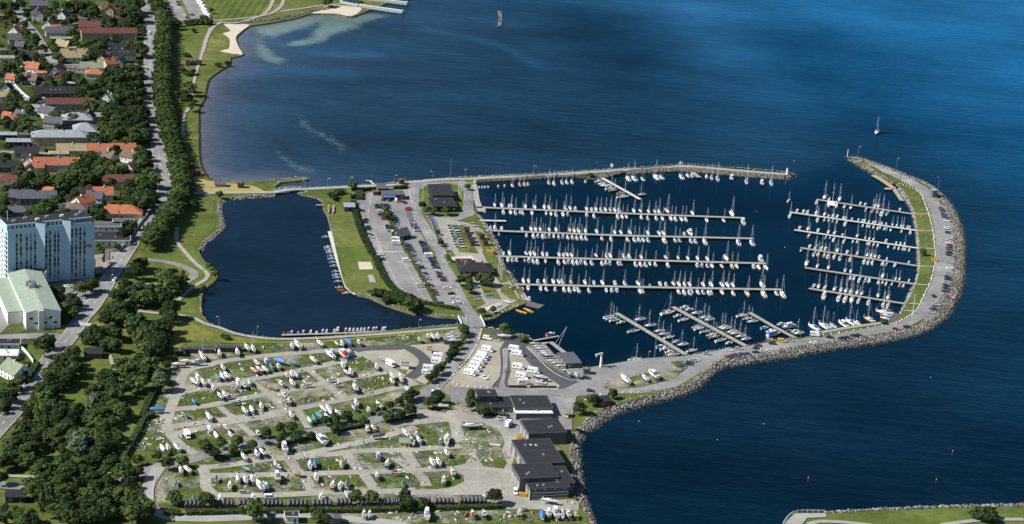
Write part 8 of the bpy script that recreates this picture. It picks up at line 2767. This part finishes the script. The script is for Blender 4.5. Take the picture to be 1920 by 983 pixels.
# outbuildings between the villas
_hp = np.array([(h_[0].x, h_[0].y, h_[1]) for h_ in HOUSE_POS])
_st = [[(v.x, v.y) for v in gpts(s)] for s, w, lb in SIDE] + [[(v.x, v.y) for v in mpath[::4]]]
k = tries = 0
while k < 46 and tries < 6000:
    tries += 1
    px, py = random.uniform(0, 215), random.uniform(8, 395)
    p = at(px, py, ZG)
    w_, d_ = random.uniform(5.5, 9), random.uniform(4.5, 6.5)
    if np.any(np.hypot(_hp[:, 0] - p.x, _hp[:, 1] - p.y) < _hp[:, 2] * .8 + w_ * .55) or min(float(seg_dist(np.array([p.x]), np.array([p.y]), s_)[0]) for s_ in _st) < 6.5:
        continue
    roof, rc, wc = random.choice((('g', 'g', 'w'), ('g', 'k', 'b'), ('g', 'o', 'w'), ('g', 'r', 'c'), ('f', 'l', 'w'), ('f', 'g', 'g'), ('g', 't', 'w'), ('g', 'b', 'r')))
    o = house(p, img_angle(px, py) + random.choice((0, 0, 1.2, -.5, .3)), w_, d_, random.uniform(2.5, 3.2), roof, rc, wc, pitch=38, chimney=False, name='outbuilding', door=True)
    pend(o, 'small %s outbuilding with %s roof' % (CN[wc], RN[rc]), 'outbuilding', 'outbuildings of the villa district')
    _hp = np.vstack([_hp, [[p.x, p.y, w_ / 2]]])
    k += 1

# shrubs between the villas
k = 0
while k < 150:
    px, py = random.uniform(0, 275), random.uniform(0, 430)
    p = at(px, py, ZG)
    if np.any(np.hypot(_hp[:, 0] - p.x, _hp[:, 1] - p.y) < _hp[:, 2] * .75 + 2.0) or min(float(seg_dist(np.array([p.x]), np.array([p.y]), s_)[0]) for s_ in _st) < 5.0:
        continue
    tree(px, py, random.uniform(1.3, 3.2), random.choice('bbby'), group='shrubs in the villa gardens')
    k += 1

# people, each one continuous mesh grown over a small skeleton
def person(s, shirt, trousers, label, lean=0.0):
    px, py = pts(s)[0]
    pos_ = at(px, py, ZG)
    root = thing('person', label, 'person', pos_, random.uniform(0, 6.28), 'people out walking')
    sk = {'pel': (0, 0, .95), 'che': (0, 0, 1.35), 'nec': (0, 0, 1.5), 'hea': (0, 0, 1.66), 'top': (0, 0, 1.78), 'kl': (.12, .12, .5), 'fl': (.05, .12, .04), 'kr': (.05, -.12, .5), 'fr': (-.25, -.12, .06), 'sl': (0, .2, 1.42), 'el': (.05, .27, 1.15), 'hl': (.2, .26, .95), 'sr': (0, -.2, 1.42), 'er': (-.08, -.27, 1.15), 'hr': (.02, -.27, .92)}
    rad = {'pel': .15, 'che': .17, 'nec': .06, 'hea': .1, 'top': .07, 'kl': .08, 'fl': .06, 'kr': .08, 'fr': .06, 'sl': .07, 'el': .05, 'hl': .04, 'sr': .07, 'er': .05, 'hr': .04}
    ed = [('pel', 'che'), ('che', 'nec'), ('nec', 'hea'), ('hea', 'top'), ('pel', 'kl'), ('kl', 'fl'), ('pel', 'kr'), ('kr', 'fr'), ('che', 'sl'), ('sl', 'el'), ('el', 'hl'), ('che', 'sr'), ('sr', 'er'), ('er', 'hr')]
    ks = list(sk)
    me = bpy.data.meshes.new('body')
    me.from_pydata([sk[k] for k in ks], [(ks.index(a), ks.index(b_)) for a, b_ in ed], [])
    m_ = bpy.data.materials.new('clothes')
    m_.use_nodes = True
    nt_ = m_.node_tree
    tc = nt_.nodes.new('ShaderNodeTexCoord')
    sp_ = nt_.nodes.new('ShaderNodeSeparateXYZ')
    rp = nt_.nodes.new('ShaderNodeValToRGB')
    rp.color_ramp.interpolation = 'CONSTANT'
    el = rp.color_ramp.elements
    el[0].color = (*trousers, 1)
    el[1].position = .5
    el[1].color = (*shirt, 1)
    e2 = el.new(.8)
    e2.color = (.45, .28, .2, 1)
    e3 = el.new(.9)
    e3.color = (.08, .05, .03, 1)
    sc_ = nt_.nodes.new('ShaderNodeMath')
    sc_.operation = 'MULTIPLY'
    sc_.inputs[1].default_value = .535
    nt_.links.new(tc.outputs['Object'], sp_.inputs[0])
    nt_.links.new(sp_.outputs['Z'], sc_.inputs[0])
    nt_.links.new(sc_.outputs[0], rp.inputs[0])
    nt_.links.new(rp.outputs[0], nt_.nodes['Principled BSDF'].inputs['Base Color'])
    me.materials.append(m_)
    o = ob('body', me, root)
    md = o.modifiers.new('skin', 'SKIN')
    for i, k in enumerate(ks):
        me.skin_vertices[0].data[i].radius = (rad[k] * 1.15, rad[k] * 1.15)
    me.skin_vertices[0].data[0].use_root = True
    md2 = o.modifiers.new('sub', 'SUBSURF')
    md2.levels = md2.render_levels = 1
    return root


for s, a, c, lb in (("l432,372", (.5, .1, .1), (.05, .05, .08), 'person in red walking on the harbour road'), ("l446,382", (.6, .6, .6), (.08, .09, .15), 'person in grey walking on the harbour road'), ("l598,745", (.6, .6, .62), (.05, .05, .06), 'person in pale top at the road bridge'), ("l630,750", (.1, .15, .3), (.05, .05, .06), 'person in blue at the road bridge'),
                    ("m1130,348", (.5, .3, .25), (.05, .05, .06), 'person in a pinkish top by the second camper field'), ("m1143,346", (.1, .1, .12), (.06, .06, .1), 'person in dark clothes by the second camper field'), ("m897,465", (.1, .1, .1), (.1, .1, .12), 'person walking on the worn drive'), ("m905,470", (.55, .5, .4), (.1, .1, .12), 'person in a tan top on the drive'),
                    ("q1360,590", (.6, .6, .6), (.05, .05, .08), 'person in white beside the breakwater boulders'), ("m1058,525", (.5, .05, .06), (.1, .1, .14), 'person in red beside a motorhome'), ("n868,660", (.05, .05, .06), (.05, .05, .06), 'person in black on the gravel square'), ("i15,95", (.1, .1, .12), (.05, .05, .06), 'person walking the lagoon footpath'), ("h1258,440", (.5, .2, .15), (.6, .6, .6), 'person in light trousers on the long lawn'), ("c1830,565", (.06, .06, .07), (.05, .05, .05), 'person in dark clothes on the curved lagoon path')):
    person(s, a, c, lb)

# picnic tables on the breakwater lawn
for i, (x, y) in enumerate(((1215, 457), (1270, 540), (1290, 600), (1285, 655), (1310, 695), (1308, 770), (1330, 852), (1345, 912))):
    p = at(*tp('q', x, y), ZG + .15)
    root = thing('picnic_table', 'small picnic table on the breakwater lawn, %s from the entrance' % ORD[i], 'table', p, random.uniform(0, 3), 'picnic tables on the lawn')
    ob('table_top', cc('ptop', lambda: MB().box(-.9, .9, -.4, .4, .7, .78, TEAK).mesh('table_top')), root)
    for sg in (-1, 1):
        ob('bench', cc('pben', lambda: MB().box(-.9, .9, -.15, .15, .42, .48, TEAK).mesh('bench')), root, (0, sg * .8, 0))
        ob('leg', cc('pleg', lambda: MB().box(-.05, .05, -.9, .9, 0, .7, TEAK).mesh('leg')), root, (sg * .7, 0, 0))

# ------------------------------------------------------------------ landmarks and the last labels
anchor("i690,437", 'the big blue tarpaulin')
anchor("j1580,180", 'the dark green tarpaulin by the yard road')
anchor("i1290,360", 'the red canvas boat')
anchor("d1415,872", 'the lone blue tarpaulin at the yard bend')
anchor("m1455,870", 'the yellow works truck')
anchor("i1690,470", 'the motorhome by the asphalt loop')
anchor("c1500,560", 'the paved park loop road')
anchor("c1100,535", 'the upper zebra crossing')
anchor("d740,110", 'the lower zebra crossing')
anchor("d1025,460", 'the narrow park path')
anchor("e150,545", 'the pale footpath into the wood')
anchor("e1340,640", 'the service road bend')
anchor("e700,250", 'the silvery willows in the wood')
anchor("e700,650", 'the slim poplars')
anchor("a1345,210", 'the top zebra crossing')
anchor("a1700,950", 'the sandy shore path')
anchor("b1440,405", 'the tan apartment street corner')
anchor("s540,530", 'the boats stored on the quay')
anchor("d410,280", 'the triangular junction lawn')
anchor("k440,800", 'the dinghy racks')
anchor("g1170,940", 'the lagoon slipway')
anchor("n700,300", 'the patch of empty cradles')
anchor("j1000,600", 'the yard block above the sixth sheds')
anchor("i1100,700", 'the track crossing in mid yard')
anchor("i200,600", 'the western yard plots')
used = {}
groups = {}
for o, look, cat in PENDING:
    p = o.location
    best = min(ANCHORS, key=lambda a_: (a_[0].x - p.x) ** 2 + (a_[0].y - p.y) ** 2)
    groups.setdefault((look, best[1]), []).append(((best[0].x - p.x) ** 2 + (best[0].y - p.y) ** 2, o))
for (look, ph), rows in groups.items():
    rows.sort(key=lambda r_: r_[0])
    for i, (d_, o) in enumerate(rows):
        if len(rows) == 1:
            lab = '%s by %s' % (look, ph)
        else:
            lab = '%s, %s out from %s' % (look, ordinal(i + 1), ph)
        if len(lab.split()) > 16:
            lab = lab.replace(' with', ',').replace(' on a cradle', '').replace(' roof', ' roofs')
        if len(lab.split()) > 16:
            lab = lab.replace(' from the', ' from').replace(' of the', ' of')
        o['label'] = lab
print([o['label'] for o in COL.objects if o.get('label') and len(re.findall(r"[A-Za-z0-9][A-Za-z0-9'-]*", o['label'])) > 16])
print('trees', NT[0], 'objects', len(COL.objects), 'tris', sum(len(m_.loops) - 2 * len(m_.polygons) for m_ in bpy.data.meshes))
